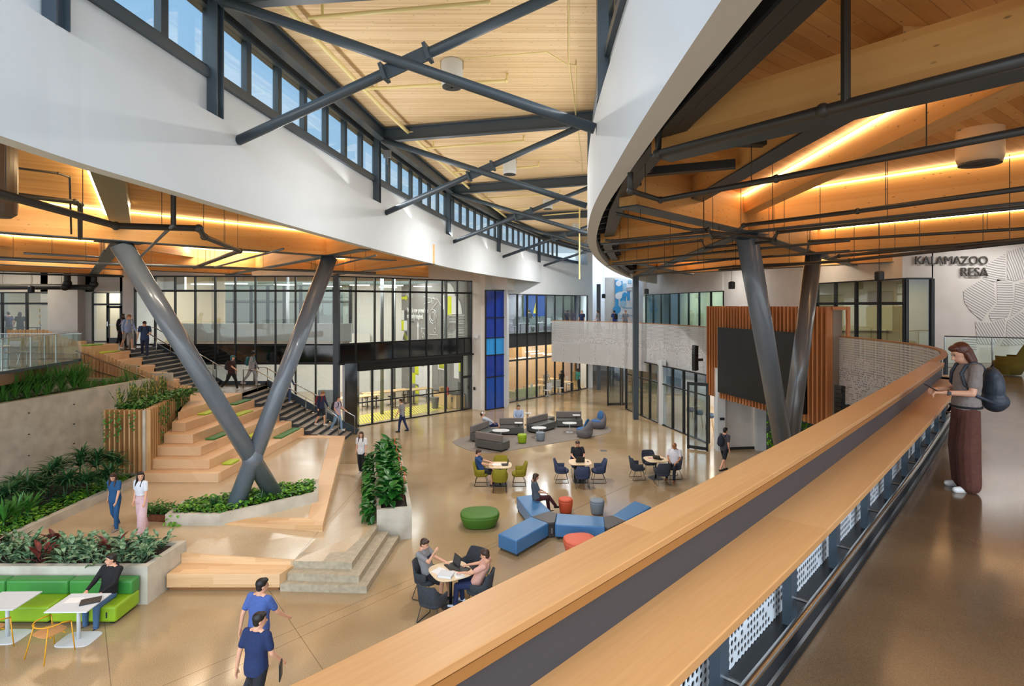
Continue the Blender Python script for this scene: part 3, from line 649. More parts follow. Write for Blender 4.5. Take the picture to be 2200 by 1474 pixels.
# right: upper back wall (letters), window walls
WR = V3(14.5,21)
facade(11, V3(14.5,21.0), V3(13.9,25.9), [(FL2+.05,6.75,GLD), (6.8,7.69,GLD)], 4, mull=.1)
facade(12, V3(14.55,21.0), V3(15.5,21.0), [(FL2+.05,7.69,GLD)], 1, mull=.16)
S('wall_right_letters', MB().box((21.5,21.1,6.85), (12,.2,4.55)).box((15.0,21.1,8.42), (1.1,.2,1.42)), WALLW)
S('wall_right_window_head', MB().bar(V3(14.5,21,8.42), V3(13.9,26,8.42), .2, 1.42), WALLW)
S('wall_right_middle', MB().bar(V3(13.9,26,6.85), V3(12.95,34.6,6.85), .2, 4.55), WALLW)
facade(13, V3(12.85,34.5), V3(11.2,47.5), [(FL2+.05,7.55,GLT)], 8, mull=.04, frame=BLACK)
S('wall_right_teal_head', MB().bar(V3(12.85,34.5,8.35), V3(11.2,47.5,8.35), .2, 1.55), WALLW)
S('wall_right_far', MB().prism([(11.2,47.5), (11.3,58), (11.0,58), (10.95,47.5)], FL2, 9.12), WALLW)
# room behind the near right window wall: grey board wall, white board
S('wall_right_room', MB().box((20,27,6.8), (12,.2,4.5)).box((14.6,29.8,6.0), (.2,6,2.9)), pm('office_wall', '#a89a6e', .7))
tag(MB().box((16.6,26.8,6.15), (2.6,.05,1.3)).build('whiteboard', pm('board_cream', '#cfc79a', .5)), 'framed pale board in the office behind the right window', 'board')
S('wall_teal_room', MB().bar(V3(15.8,36,6.8), V3(14.6,49,6.8), .2, 4.5), pm('tan_wall', '#b6a684', .7))
# lower right storefront under the balcony
LW = [V3(6.5,37.7), V3(7.4,36.5), V3(8.3,32.3), V3(9.1,28.8), V3(9.45,27.6)]
facade(14, V3(7.35,36.6), V3(8.32,32.2), [(.03,3.3,GLD)], 4, mull=.09, tr=(2.3,))
facade(15, V3(8.42,31.8), V3(9.5,27.5), [(.03,3.3,GLD)], 4, mull=.09, tr=(2.3,))
S('wall_lower_post', MB().prism([(8.25,32.3), (8.55,32.3), (8.6,31.75), (8.35,31.75)], 0, 3.6), WHITE)
S('wall_lower_right', MB().bar(V3(9.75,26.4,1.9), V3(11.4,26.6,1.9), .1, 3.8), WALLW)
S('wall_lower_right_post', MB().box((9.6,26.3,1.9), (.35,.5,3.8)).box((11.55,26.3,1.9), (.55,.3,3.8)), WHITE)
S('baseboard_right', MB().bar(V3(9.75,26.33,.06), V3(11.4,26.53,.06), .02, .12), DARK)
S('wall_lower_right_return', MB().bar(V3(11.8,26.3,1.9), V3(12.3,14,1.9), .2, 3.8), WALLW)
S('wall_lower_back', MB().bar(V3(13.5,45,1.9), V3(13.2,27,1.9), .2, 3.8), WALLW)
for nr_, (hx, hy, ang, lab) in enumerate([((9.0), 26.1, 2.55, 'right'), (6.35, 37.9, .12, 'far')]):
    dr = thing('door_%d' % (nr_+3), None, None, (hx, hy, 0)); dr.name = 'door_%d' % (nr_+3); dr['kind'] = 'structure'; dr.rotation_euler = (0, 0, ang)
    for k_ in range(2 if nr_ else 1):
        x0 = k_*1.0; dw = .95
        MB().box((x0+dw/2,0,1.55), (dw,.01,3.0)).build('pane', GLD, dr)
        for x in (x0+.04, x0+dw-.04): MB().box((x,0,1.55), (.09,.08,3.1)).build('stile', BLACK, dr)
        for z in (.1, 3.05): MB().box((x0+dw/2,0,z), (dw,.08,.14)).build('rail', BLACK, dr)
    MB().box((.1,-.07,1.1), (.08,.05,.3)).build('door_handle', CHROME, dr)
# green wall behind the right column
gw = thing('green_wall', 'planted green wall in a black frame behind the right column feet', 'plant wall', (11.0,24.8,1.5))
MB().prism([(10.1,22.6), (11.6,22.0), (11.7,22.1), (10.2,22.7)], 0, 3.4).build('frame', BLACK, gw, world=True)
# ---------------------------------------------------------------- rooms seen through the glass
OUTW = pm('blue_grey_blind', '#7d8fb0', .7)
S('floor_lab_upper', MB().prism([(-20.1,30.6), (-9.6,30.6), (-9.6,33.6), (-20.1,33.6)], FL2-.3, FL2), UPF)
S('wall_lab_parapet', MB().box((-14.8,33.7,FL2+.5), (10.6,.12,1.1)), WHITE)
mw = facade(16, V3(-24,44), V3(-12.5,44), [(FL2,6.9,GL), (7.0,8.2,GL)], 9, mull=.3)
S('wall_lab_back', MB().box((-18,44.1,2.2), (14,.2,4.6)).box((-10.9,44.5,4.1), (4.6,.2,8.3)), pm('lab_wall', '#d3d0ca', .7))
MWA, MWB = CE+V3(-.3,.4), CE+V3(-.3,.4)-d2*9.2
MUR = pm('mural_grey', '#85817e', .7)
S('wall_mural', MB().bar(MWA+V3(0,0,4.15), MWB+V3(0,0,4.15), .1, 8.25), MUR)
S('ceiling_lab', MB().prism([(-24,30.8), (-9.4,30.8), (-2.9,37.2), (-8.8,44), (-24,44)], 8.9, 9.0), pm('lab_ceiling', '#8d8376', .7))
# mural shapes and text on the grey wall
def onwall(a, b, off):
    """matrix: x along a->b, y up, standing off the wall towards the viewer"""
    d = (b-a).normalized(); n_ = Vector((d.y, -d.x, 0)); m = Matrix(((d.x, 0, n_.x, a.x+n_.x*off), (d.y, 0, n_.y, a.y+n_.y*off), (0, 1, 0, 0), (0, 0, 0, 1))); return m
MM = onwall(MWB, MWA, .07)   # 0..9.2 from left to right
YEL = pm('lime_paint', '#d4d90f', .6); WHP = pm('white_paint', '#dedcda', .7); DGP = pm('dark_grey_paint', '#4c4a4b', .7)
mt = thing('wall_graphics', 'painted lime, white and dark grey blocks and arcs on the grey lab wall', 'mural', tuple(MM @ Vector((4,4,0))))
def flat(pts, mat, nm='block'):
    m = MB(); n = len(pts); m.add([MM @ Vector((x, y, 0)) for x, y in pts] + [MM @ Vector((x, y, .012)) for x, y in pts], [tuple(range(n)), tuple(range(2*n-1, n-1, -1))]+[(i, (i+1) % n, n+(i+1) % n, n+i) for i in range(n)]); return m.build(nm, mat, mt, world=True)
def qarc(cx, cy, r, a0, mat): flat([(cx, cy)] + [(cx+r*math.cos(a0+k*math.pi/24), cy+r*math.sin(a0+k*math.pi/24)) for k in range(13)], mat, 'arc')
def rect(x, y, w_, h_, mat): flat([(x, y), (x+w_, y), (x+w_, y+h_), (x, y+h_)], mat)
rect(.05,5.55,.45,.75,WHP); rect(.5,5.55,.45,.75,DGP); rect(.05,4.75,.4,.75,YEL); rect(.45,4.75,.5,.75,WHP); qarc(.45,4.0,.6,0,YEL); rect(0.05,3.9,.4,.8,WHP); qarc(.95,4.0,.7,math.pi/2,DGP); qarc(.98,3.3,.8,math.pi/2,DGP)
rect(6.9,6.0,.5,1.3,YEL); qarc(7.4,6.1,1.3,0,WHP); rect(6.0,6.4,.8,1.0,WHP); qarc(6.9,7.3,.9,0,WHP)
rect(2.2,1.5,.6,.9,YEL); rect(2.8,2.3,.7,.8,YEL); rect(1.8,.8,.5,.8,YEL); rect(2.3,.8,.5,.8,WHP); qarc(2.3,.1,.6,0,YEL); rect(2.8,.1,.8,2.1,WHP); rect(3.6,.1,1.2,3.0,WHP); rect(5.6,2.2,.9,1.0,WHP); qarc(6.6,2.3,.9,math.pi/2,YEL); rect(7.7,1.8,.6,1.4,WHP); rect(8.2,2.3,.5,.8,YEL); qarc(8.2,.9,.7,0,DGP)
flat([(.05,7.15), (.75,7.15), (.75,7.0), (1.05,7.25), (.75,7.5), (.75,7.35), (.05,7.35)], YEL, 'arrow')
flat([(2.62,3.7), (2.62,5.1), (2.53,5.1), (2.69,5.5), (2.85,5.1), (2.76,5.1), (2.76,3.7)], WHP, 'arrow')
def lines(pl, r=.018):
    m = MB()
    for pts in pl: m.tube([MM @ Vector((x, y, .02)) for x, y in pts], r, 4)
    m.build('line_drawing', WHP, mt, world=True)
circ = lambda cx, cy, r, n=20: [(cx+r*math.cos(2*math.pi*k/n), cy+r*math.sin(2*math.pi*k/n)) for k in range(n+1)]
lines([circ(4.9,5.9,.5), circ(4.9,5.9,.32), circ(5.2,4.9,.16), circ(4.9,7.05,.22), [(3.6,7.3), (4.0,7.3), (4.6,7.2), (5.6,7.1), (6.2,6.5)], [(3.6,6.8), (4.0,6.85), (4.6,6.9)], [(4.1,6.75), (4.1,7.4)],
       [(4.6,6.3), (5.5,6.9)], [(5.3,5.6), (5.3,5.1)], [(4.4,4.6), (5.6,4.6), (5.6,4.4)], [(3.2,5.0), (3.8,5.0)], [(3.3,5.0), (3.3,4.7)], circ(3.5,4.5,.15)]
      + [[(6.1,4.5+.16*k), (6.6,4.9+.16*k), (7.2,5.5+.1*k), (9.0,5.5+.1*k)] for k in range(7)] + [[(7.0,4.3+.1*k), (7.6,4.3+.1*k), (8.1,4.7+.1*k), (9.0,4.7+.1*k)] for k in range(6)]
      + [[(.1,7.5+.08*k), (.9,7.5+.08*k), (1.3,7.3+.08*k), (1.9,7.3+.08*k)] for k in range(5)])
text_obj('wall_text', 'What is now proved was\nonce only imagined.', .52, WHP, mt, .01, MM @ Matrix.Translation((.98,6.15,.03)), world=True, xs=.62, bold=.012, line=.85)
text_obj('wall_text', 'William Blake', .16, DGP, mt, .01, MM @ Matrix.Translation((1.4,5.4,.03)), world=True, xs=.8)
text_obj('wall_text', 'Success is like functionality.\nFirst, find balance, and then\nfinally, rapidly build up the opportunity.', .2, WHP, mt, .01, MM @ Matrix.Translation((.2,2.5,.03)), world=True, xs=.62)
# yellow striped floor zone in the lab
ys = thing('floor_marking', 'yellow diagonal hazard stripes painted on the lab floor behind the glass', 'marking', (-6,35,0))
sm = MB(); a0 = V3(-9.2,31.4); v = (V3(-3.9,37.4)-a0); L_ = v.length; v.normalize(); nn = V3(-v.y, v.x)
for k in range(44):
    t0 = k*L_/44; p = a0+v*t0; q1 = p+nn*2.0+v*1.0
    sm.add([p+V3(0,0,.004), p+v*.09+V3(0,0,.004), q1+v*.09+V3(0,0,.004), q1+V3(0,0,.004)], [(0,1,2,3)])
sm.build('stripes', pm('floor_yellow', '#d9cf3a', .4), ys, world=True)
sm = MB().bar(a0+V3(0,0,.004), a0+v*L_+V3(0,0,.004), .1, .004).bar(a0+nn*2+v+V3(0,0,.004), a0+nn*2+v*L_+V3(0,0,.004), .1, .004).build('border', pm('floor_yellow', '#d9cf3a', .4), ys, world=True)
# back glass room walls
S('wall_back_room', MB().bar(V3(-1.5,44.5,4), V3(6,52,4), .2, 8.5).bar(V3(-1.6,39,4), V3(-6,44,4), .2, 8.5), pm('back_room_wall', '#7d7a86', .7))
S('wall_back_room_lower', MB().bar(V3(-1.3,44.0,1.8), V3(5.6,50.9,1.8), .2, 3.6), pm('plywood', '#b98e56', .6))
S('floor_back_room', MB().prism([(-.4,39), (6.0,45.9), (5.8,52), (-4,42)], 4.0, 4.6), pm('dark_carpet', '#45474d', .9))
# far mural (blue / white shapes) and bright far corridor
fm = thing('wall_panel_print', 'white and blue printed wall panel with circle shapes on the far upper corridor', 'mural', (10.9,49.9,FL2))
def fr(x, z, w_, h_, mat, nm='block'): return MB().box((x+w_/2,49.9,z+h_/2), (w_,.02,h_)).build(nm, mat, fm, world=True)
WB = pm('print_white', '#e4e9ee', .5); BLU = pm('print_blue', '#3f9fd8', .5); PB2 = pm('print_pale', '#9fc6de', .5)
MB().box((9.9,49.98,6.85), (1.75,.1,4.3)).build('panel', WB, fm, world=True)
fr(9.05,6.2,.3,2.7,BLU); fr(9.35,7.9,.35,.9,BLU); fr(9.75,8.0,.3,.6,PB2); fr(9.5,7.0,.5,.6,BLU); fr(10.1,7.1,.25,.8,BLU); fr(9.05,5.2,.25,.8,BLU); fr(10.2,8.6,.3,.3,PB2)
for cx, cz, r, mt_ in ((9.35,7.5,.3,WB), (9.35,8.6,.25,WB), (9.75,6.8,.3,PB2), (9.2,6.3,.35,BLU), (9.9,7.6,.22,BLU)):
    MB().tube([(cx,49.87,cz), (cx,49.895,cz)], r, 24).build('disc', mt_, fm, world=True)
FMX = Matrix(((1,0,0,0),(0,0,-1,49.86),(0,1,0,0),(0,0,0,1)))
text_obj('print_text', 'ELECTRIC\nMOBILITY', .22, DGP, fm, .01, FMX @ Matrix.Translation((10.05,8.1,0)), world=True, xs=.7)
text_obj('print_text', 'Transportation', .2, BLU, fm, .01, FMX @ Matrix.Translation((9.75,6.4,0)), world=True, xs=.7)
text_obj('print_text', 'ENVIRONMENTAL\nSCIENCE', .2, BLU, fm, .01, FMX @ Matrix.Translation((9.4,5.7,0)), world=True, xs=.75)
# lettered wall
lt = thing('wall_letters', 'raised dark metal letters on the white upper wall reading KALAMAZOO RESA', 'sign', (17.1,20.9,8.0))
LM = Matrix(((1,0,0,0),(0,0,-1,20.93),(0,1,0,0),(0,0,0,1)))
z1 = CZ-(568-HZ)/F*20.95; z2 = CZ-(593.5-HZ)/F*20.95; xr = (2122-CX)/F*20.95
text_obj('letters', 'KALAMAZOO', .435, pm('bronze_letters', '#4a4541', .4), lt, .05, LM @ Matrix.Translation((xr,z1,0)), align='RIGHT', world=True, xs=1, bold=.0)
text_obj('letters', 'RESA', .46, pm('bronze_letters', '#4a4541', .4), lt, .05, LM @ Matrix.Translation((xr,z2,0)), align='RIGHT', world=True, xs=1, bold=.0)
# map graphic of wavy hatch
def hatch(name, ang):
    m, t, b = newmat(name); w_ = t.nodes.new('ShaderNodeTexWave'); w_.inputs['Scale'].default_value = 3.6; w_.inputs['Distortion'].default_value = 2.2; w_.inputs['Detail Scale'].default_value = .6
    co = t.nodes.new('ShaderNodeTexCoord'); mp = t.nodes.new('ShaderNodeMapping'); mp.inputs['Rotation'].default_value = (0, math.radians(ang), 0); t.links.new(co.outputs['Object'], mp.inputs[0]); t.links.new(mp.outputs[0], w_.inputs['Vector'])
    r = t.nodes.new('ShaderNodeValToRGB'); r.color_ramp.elements[0].position = .45; r.color_ramp.elements[1].position = .55; r.color_ramp.elements[0].color = hexc('#a3a2a2'); r.color_ramp.elements[1].color = hexc('#e2dfdb')
    t.links.new(w_.outputs['Fac'], r.inputs[0]); t.links.new(r.outputs[0], b.inputs['Base Color']); b.inputs['Roughness'].default_value = .6; return m
mpth = thing('wall_map', 'pale county map of wavy hatch lines on the white wall below the letters', 'mural', (18,20.9,7))
polys = [([(2070,625),(2110,600),(2135,612),(2140,650),(2120,672),(2110,690),(2085,668),(2072,650)], 60), ([(2142,600),(2175,605),(2178,650),(2165,680),(2130,690),(2124,676),(2143,652)], 90), ([(2095,692),(2128,694),(2160,684),(2158,720),(2140,740),(2100,738)], 30),
         ([(2120,568),(2160,545),(2160,600),(2135,606),(2112,598)], 80), ([(2164,540),(2200,530),(2200,598),(2180,604),(2164,600)], 20), ([(2182,610),(2200,605),(2200,660),(2170,682),(2180,650)], 75), ([(2164,690),(2200,668),(2200,740),(2150,742),(2162,722)], 50), ([(2068,728),(2098,722),(2098,752),(2070,752)], 85)]
for pp, an in polys:
    pts = [atY('U', x, y, 20.985) for x, y in pp]; n = len(pts)
    MB().add(pts + [p+V3(0,.004,0) for p in pts], [tuple(range(n)), tuple(range(2*n-1, n-1, -1))]+[(i, (i+1) % n, n+(i+1) % n, n+i) for i in range(n)]).build('county', hatch('hatch_%d' % an, an), mpth, world=True)

S('wall_under_terrace', MB().prism([(-17.42,15.0), (-17.42,22.8), (-19.3,25.3), (-19.6,25.3), (-17.8,22.9), (-17.8,15.0)], 2.4, FL2-.46), CONC)
S('wall_under_screen', MB().box((-17.2,25.3,2.2), (4.2,.12,3.0)).box((-18.0,25.32,3.8), (2.6,.1,.5)), CONC)

S('wall_classroom_back', MB().box((-27.5, 39.6, 6.8), (15, .2, 4.6)).box((-20.9, 36.4, 6.8), (.2, 6, 4.6)).box((-24.8, 36.5, 6.8), (.15, 6, 4.6)), pm('class_wall', '#cdbfa2', .7))
# ================================================================== BLEACHERS, STAIRS, SCREENS
YR = 26.75
bl = thing('wooden_bleacher', 'stepped oak seating tiers climbing beside the staircase', 'bleacher', (-12,23,.6))
tops = {}
BX = lambda k: -10.1-.57*(k-1)
for k in range(1, 7):
    z = .6+.33*k; cx, cy = BX(k), 19.55+.5*(k-1); xr_ = -9.78-.58*(k-1)
    nx = xr_-.58-.02 if k < 6 else -15.1
    poly = [(cx, cy), (xr_, YR), (-15.1 if k == 6 else -14.4-.3, YR), (-14.7, 25.2) if k < 6 else (-15.1, 24.9), (-13.9, 24.0), (-12.9-.0, cy+.02)]
    MB().prism(poly, z-.33, z).build('tier', OAKY, bl, world=True, bevel=.012); tops[k] = (cx, cy, xr_, z)
for k in range(7, 14):
    z = .6+.33*k; x0 = -15.1-.58*(k-7)
    MB().box(((x0-1.2+x0)/2, 25.98, z-.2), (1.2, 1.75, .4)).build('tier', OAKY, bl, world=True, bevel=.012)
def tier_cushion(k, t0, t1, col, lab):
    cx, cy, xr_, z = tops[k]; a = V3(cx, cy); b = V3(xr_, YR); d = (b-a); n_ = V3(-d.y, d.x).normalized()
    p = a+d*t0+n_*.07; q_ = a+d*t1+n_*.07; c = (p+q_)/2+n_*.2
    o = MB().box((0,0,.035), ((q_-p).length, .38, .06)).build('seat_cushion', col, bevel=.02); o.location = (c.x, c.y, z+.002); o.rotation_euler = (0, 0, math.atan2(d.y, d.x)); tag(o, lab, 'cushion', 'green pads on the seating tiers')
GD = pm('dark_green_vinyl', '#3f7a33', .5); GLM = pm('lime_vinyl', '#b4cc2e', .5)
tier_cushion(1, .70, .97, GD, 'dark green pad on the lowest tier near the stair end'); tier_cushion(1, .14, .22, GLM, 'lime pad on the lowest tier peeking out behind the crossed columns')
tier_cushion(2, .50, .66, GLM, 'lime pad on the second tier right of the crossed columns')
tier_cushion(3, .16, .48, GD, 'dark green pad left of the crossed columns, third tier'); tier_cushion(4, .60, .8, GLM, 'lime pad on the fourth tier between the crossed columns')
tier_cushion(5, .72, .98, GD, 'dark green pad on the fifth tier, highest of the lower flight'); tier_cushion(5, .28, .55, GLM, 'lime pad on the fifth tier beside the vine covered fins')
def up_cushion(k, y0, y1, col, lab):
    x0 = -15.1-.58*(k-7); z = .6+.33*k; o = MB().box((0,0,.03), (.4, y1-y0, .05)).build('seat_cushion', col, bevel=.02); o.location = (x0-.28, (y0+y1)/2, z+.002); tag(o, lab, 'cushion', 'green pads on the seating tiers')
up_cushion(13, 25.15, 26.0, pm('fresh_green_vinyl', '#7cb83a', .5), 'light green pad on the topmost tier'); up_cushion(12, 25.15, 26.3, GLM, 'lime pad on the second tier from the top'); up_cushion(10, 25.15, 25.9, GD, 'green pad halfway up the upper tiers'); up_cushion(8, 25.15, 25.7, GLM, 'lime pad on the upper tiers just above the landing')
# staircase
TREAD = pm('stair_tread', '#a89f92', .6, c2='#8f877b', scale=8); RISE = pm('dark_riser', '#30353a', .55)
sw = thing('staircase', 'wide staircase with dark risers and pale treads beside the glass front', 'stairs', (-8.3,28,0))
YS0, YS1 = 26.76, 29.45
for i in range(1, 17):
    z = 2.58*i/16; x = -8.3-.29*(i-1)
    m = MB().box(((x-.34+x)/2, (YS0+YS1)/2, z-.1), (.34, YS1-YS0, .16)).build('riser', RISE, sw, world=True)
    MB().box(((x-.33+x)/2+.0, (YS0+YS1)/2, z-.012), (.33, YS1-YS0, .024)).build('tread', TREAD, sw, world=True)
MB().box((-13.88, (YS0+YS1)/2, 2.48), (2.46, YS1-YS0, .2)).build('landing', pm('landing_concrete', '#9f978a', .4, c2='#8d8578', scale=6), sw, world=True)
for j in range(1, 13):
    z = 2.58+1.99*j/12; x = -15.1-.29*(j-1)
    MB().box(((x-.34+x)/2, (YS0+YS1)/2, z-.1), (.34, YS1-YS0, .16)).build('riser', RISE, sw, world=True)
    MB().box(((x-.33+x)/2, (YS0+YS1)/2, z-.012), (.33, YS1-YS0, .024)).build('tread', TREAD, sw, world=True)
for y in (YS1+.04,):
    m = MB(); m.bar(V3(-8.0,y,.1), V3(-12.75,y,2.7), .06, .34).bar(V3(-12.7,y,2.6), V3(-15.2,y,2.6), .06, .34).bar(V3(-15.1,y,2.65), V3(-18.6,y,4.65), .06, .34); m.build('stringer', STEEL, sw, world=True)
def handrail(pts, posts, lab, zb):
    t = thing('handrail', lab, 'handrail', tuple(pts[0]))
    MB().tube(pts, .024, 10).build('rail', CHROME, t, smooth=True, world=True)
    for p, h in posts: MB().tube([p, p+V3(0,0,h)], .02, 8).build('post', CHROME, t, smooth=True, world=True)
    return t
fl = lambda x: max(0, (-8.3-x)/.29*.16125+.16) if x > -12.6 else (2.58 if x > -15.1 else 2.58+(-15.1-x)/.29*.1658+.16)
for y, lab in ((28.15, 'stainless handrail down the middle of the lower stair flight'), (29.3, 'stainless handrail along the glass side of the lower stair flight')):
    xe = -8.6 if y < 29 else -8.1
    handrail([V3(-13.3,y,2.3), V3(-13.3,y,3.5), V3(-12.7,y,3.5), V3(-9.0,y,fl(-9.0)+.92), V3(xe,y,.95+fl(xe)*.6), V3(xe,y,fl(xe)*.6)], [(V3(x,y,fl(x)-.05), .95) for x in (-12.6,-11.4,-10.2,-9.2)], lab, 0)
for y, lab in ((28.15, 'stainless handrail down the middle of the upper stair flight'), (29.3, 'stainless handrail along the glass side of the upper stair flight')):
    handrail([V3(-18.9,y,4.57), V3(-18.9,y,5.55), V3(-18.4,y,5.55), V3(-15.2,y,3.65), V3(-14.7,y,3.5), V3(-14.7,y,2.58)], [(V3(x,y,fl(x)-.05), .95) for x in (-17.6,-16.4,-15.4)], lab, 0)
# slatted fins
def fins(name, label, path, zt, zb, mat=OAKV, pitch=.235, w=.28, th=.045, nrmv=None, cap=99, cat='screen'):
    t = thing(name, label, cat, (path[0].x, path[0].y, 0))
    L_ = sum((b-a).length for a, b in zip(path, path[1:])); i = 0
    for (p, d) in along(path, pitch):
        if i >= cap: break
        u = (p-path[0]).length/max((path[-1]-path[0]).length, .01); n_ = nrmv or Vector((d.y, -d.x, 0))
        a, b = zt(u, p), zb(u, p); MB().bar(p+V3(0,0,b), p+V3(0,0,a), th, w, up=n_).build('slat', mat, t, world=True); i += 1
    return t
def lerp(a, b, u): return a+(b-a)*u
f1 = fins('slat_screen', 'row of upright oak slats stepping down beside the upper tiers', [V3(-18.95,24.9), V3(-14.1,24.75)], lambda u, p: 4.98-u*1.9 if u < .85 else 3.4-(u-.85)*1.5, lambda u, p: 3.3-u*1.6, pitch=.165, w=.06, th=.10, nrmv=V3(-.6,.8))
MB().tube([V3(-18.95,24.72,4.72), V3(-14.3,24.6,2.98)], .03, 8).build('cable_rail', CHROME, f1, world=True); MB().tube([V3(-18.95,24.7,4.1), V3(-16.9,24.7,3.5)], .03, 8).build('cable_rail', CHROME, f1, world=True)
# tall box planter clad with slats
bx = thing('box_planter', 'tall concrete planter clad with oak slats and hung with vines', 'planter', (-13.4,20.5,0))
MB().prism([(-12.95,19.95), (-14.1,24.5), (-15.0,24.5), (-14.2,19.95)], .6, 2.9).build('body', CONC, bx, world=True)
MB().box((-12.82,19.85,1.8), (.1,.1,2.5)).build('corner_strip', CONC, bx, world=True)
for (p, d) in along([V3(-12.92,19.8), V3(-14.15,19.8)], .17): MB().bar(p+V3(0,0,.88), p+V3(0,0,3.07), .05, .2, up=V3(0,1)).build('slat', OAKV, bx, world=True)
i = 0
for (p, d) in along([V3(-12.75,19.9), V3(-13.98,24.55)], .235):
    zb_ = .6+.33*max(0, min(5, (p.y-19.75)/.5*1.0))*.95; zb_ = .62 if p.y < 19.7 else .6+.33*min(5.2, max(0, (p.y-19.5)/.95))
    MB().bar(p+V3(0,0,zb_), p+V3(0,0,3.07), .05, .22, up=V3(1,0)).build('slat', OAKV, bx, world=True)
MB().prism([(-13.0,20.1), (-14.1,24.4), (-14.9,24.4), (-14.1,20.1)], 2.88, 2.95).build('soil', SOIL, bx, world=True)
# second slat screen behind the glass rail at the far left
f2 = fins('slat_screen', 'oak slat bench back on the upper floor behind the glass rail', [V3(-22.3,25.2), V3(-19.3,25.2)], lambda u, p: 5.62-max(0, u-.55)*1.1, lambda u, p: 4.58, pitch=.17, w=.06, th=.11, nrmv=V3(-.6,.8), cap=60)
MB().box((-20.8,25.5,4.85), (3.2,.35,.5)).build('bench_body', OAK, f2, world=True)
# concrete wall of the raised bed + beds
S('wall_concrete_left', MB().prism([(-15.55,24.85), (-16.95,15.0), (-17.2,15.0), (-15.8,24.85)], .55, 3.53).prism([(-15.55,24.85), (-18.8,24.85), (-18.8,24.65), (-15.6,24.65)], 2.9, 3.53), CONC)
m = MB()
for k in range(6):
    for j in range(4):
        p = V3(-15.55,24.85)+(V3(-16.95,15.0)-V3(-15.55,24.85))*(.06+k*.17); m.tube([p+V3(.03,0,.9+j*.72), p+V3(-.02,0,.9+j*.72)], .022, 8)
S('trim_7', m, DARK)
S('floor_bed_upper', MB().prism([(-15.8,24.7), (-16.9,15.5), (-17.4,15.5), (-17.4,22.7), (-18.8,24.7)], 2.6, 3.42), SOIL)
S('wall_bed_curb', MB().prism([(-12.75,19.75), (-12.8,12.6), (-13.0,12.6), (-12.95,19.75)], .5, .84), CONC)
S('floor_bed_lower', MB().prism([(-12.95,19.8), (-12.98,12.6), (-17.0,12.6), (-17.0,15), (-16.2,19.8)], .5, .76), SOIL)
# glass rail on the upper left floor
def glassrail(lab, path, zb, h, mat=GLR, seg=1.5, cap=CHROME):
    t = thing('glass_rail', lab, 'railing', tuple(path[0]))
    for a, b in zip(path, path[1:]):
        L_ = (b-a).length; n = max(1, round(L_/seg)); d = (b-a).normalized()
        for i in range(n):
            p = a+d*(L_*i/n+.01); q_ = a+d*(L_*(i+1)/n-.01); MB().bar(p+V3(0,0,zb+h/2-.02), q_+V3(0,0,zb+h/2-.02), .014, h-.04).build('pane', mat, t, world=True)
            MB().bar(p+V3(0,0,zb-.1), p+V3(0,0,zb+h-.03), .03, .03).build('post', CHROME, t, world=True)
        MB().bar(a+V3(0,0,zb+h), b+V3(0,0,zb+h), .05, .035).build('top_rail', cap, t, world=True)
        MB().bar(a+V3(0,0,zb-.04), b+V3(0,0,zb-.04), .05, .1).build('base_channel', STEEL, t, world=True)
    return t
glassrail('glass railing above the grass bed at the far left', [V3(-16.0,15.6), V3(-17.0,22.3)], FL2, 1.07)
glassrail('glass railing along the back of the upper left terrace', [V3(-24.5,22.6), V3(-17.1,22.6)], FL2, 1.0)
glassrail('glass railing in front of the lettered wall', [V3(14.9,19.6), V3(17.0,18.2), V3(19.5,18.6), V3(24,18.4)], FL2, 1.07, cap=DARK)
# low frames of the stage: oak L bench
lb = thing('stage_bench', 'low L shaped oak bench ledge framing the stage', 'bench', (-5.5,16,.4))
o1, o2, o3, i1, i2, i3 = (-8.22,15.85), (-5.25,15.78), (-7.78,26.5), (-7.4,16.3), (-5.85,16.3), (-8.35,26.1)
MB().prism([o1, o2, i2, i1], .40, .625).build('front_ledge', OAK, lb, world=True, bevel=.01)
MB().prism([o2, o3, (-10.0,26.5), (-10.0,26.15), i3, i2], .40, .625).build('side_ledge', OAKY, lb, world=True, bevel=.01)
MB().prism([(-8.1,15.95), (-5.33,15.9), (-7.85,26.4), (-8.3,26.0), (-5.9,16.2)], .0, .405).build('plinth', CONC2, lb, world=True)
# oak step bench left of the concrete steps
ob = thing('step_bench', 'broad oak step bench between the red leaf planter and the concrete steps', 'bench', (-7,13.5,0))
MB().prism([(-8.1,13.33), (-5.45,13.33), (-5.28,13.85), (-8.1,13.98)], .09, .405).build('seat', OAK, ob, world=True, bevel=.01)
MB().prism([(-8.08,13.4), (-5.5,13.4), (-5.35,13.8), (-8.08,13.9)], 0, .09).build('plinth', pm('oak_shadow', '#8c5d33', .6), ob, world=True)  # plinth in a darker brown than the seat
MB().prism([(-8.1,13.93), (-5.29,13.80), (-5.29,13.84), (-8.1,13.98)], [.405]*4, [.63,.525,.525,.63]).build('back_riser', OAK, ob, world=True)
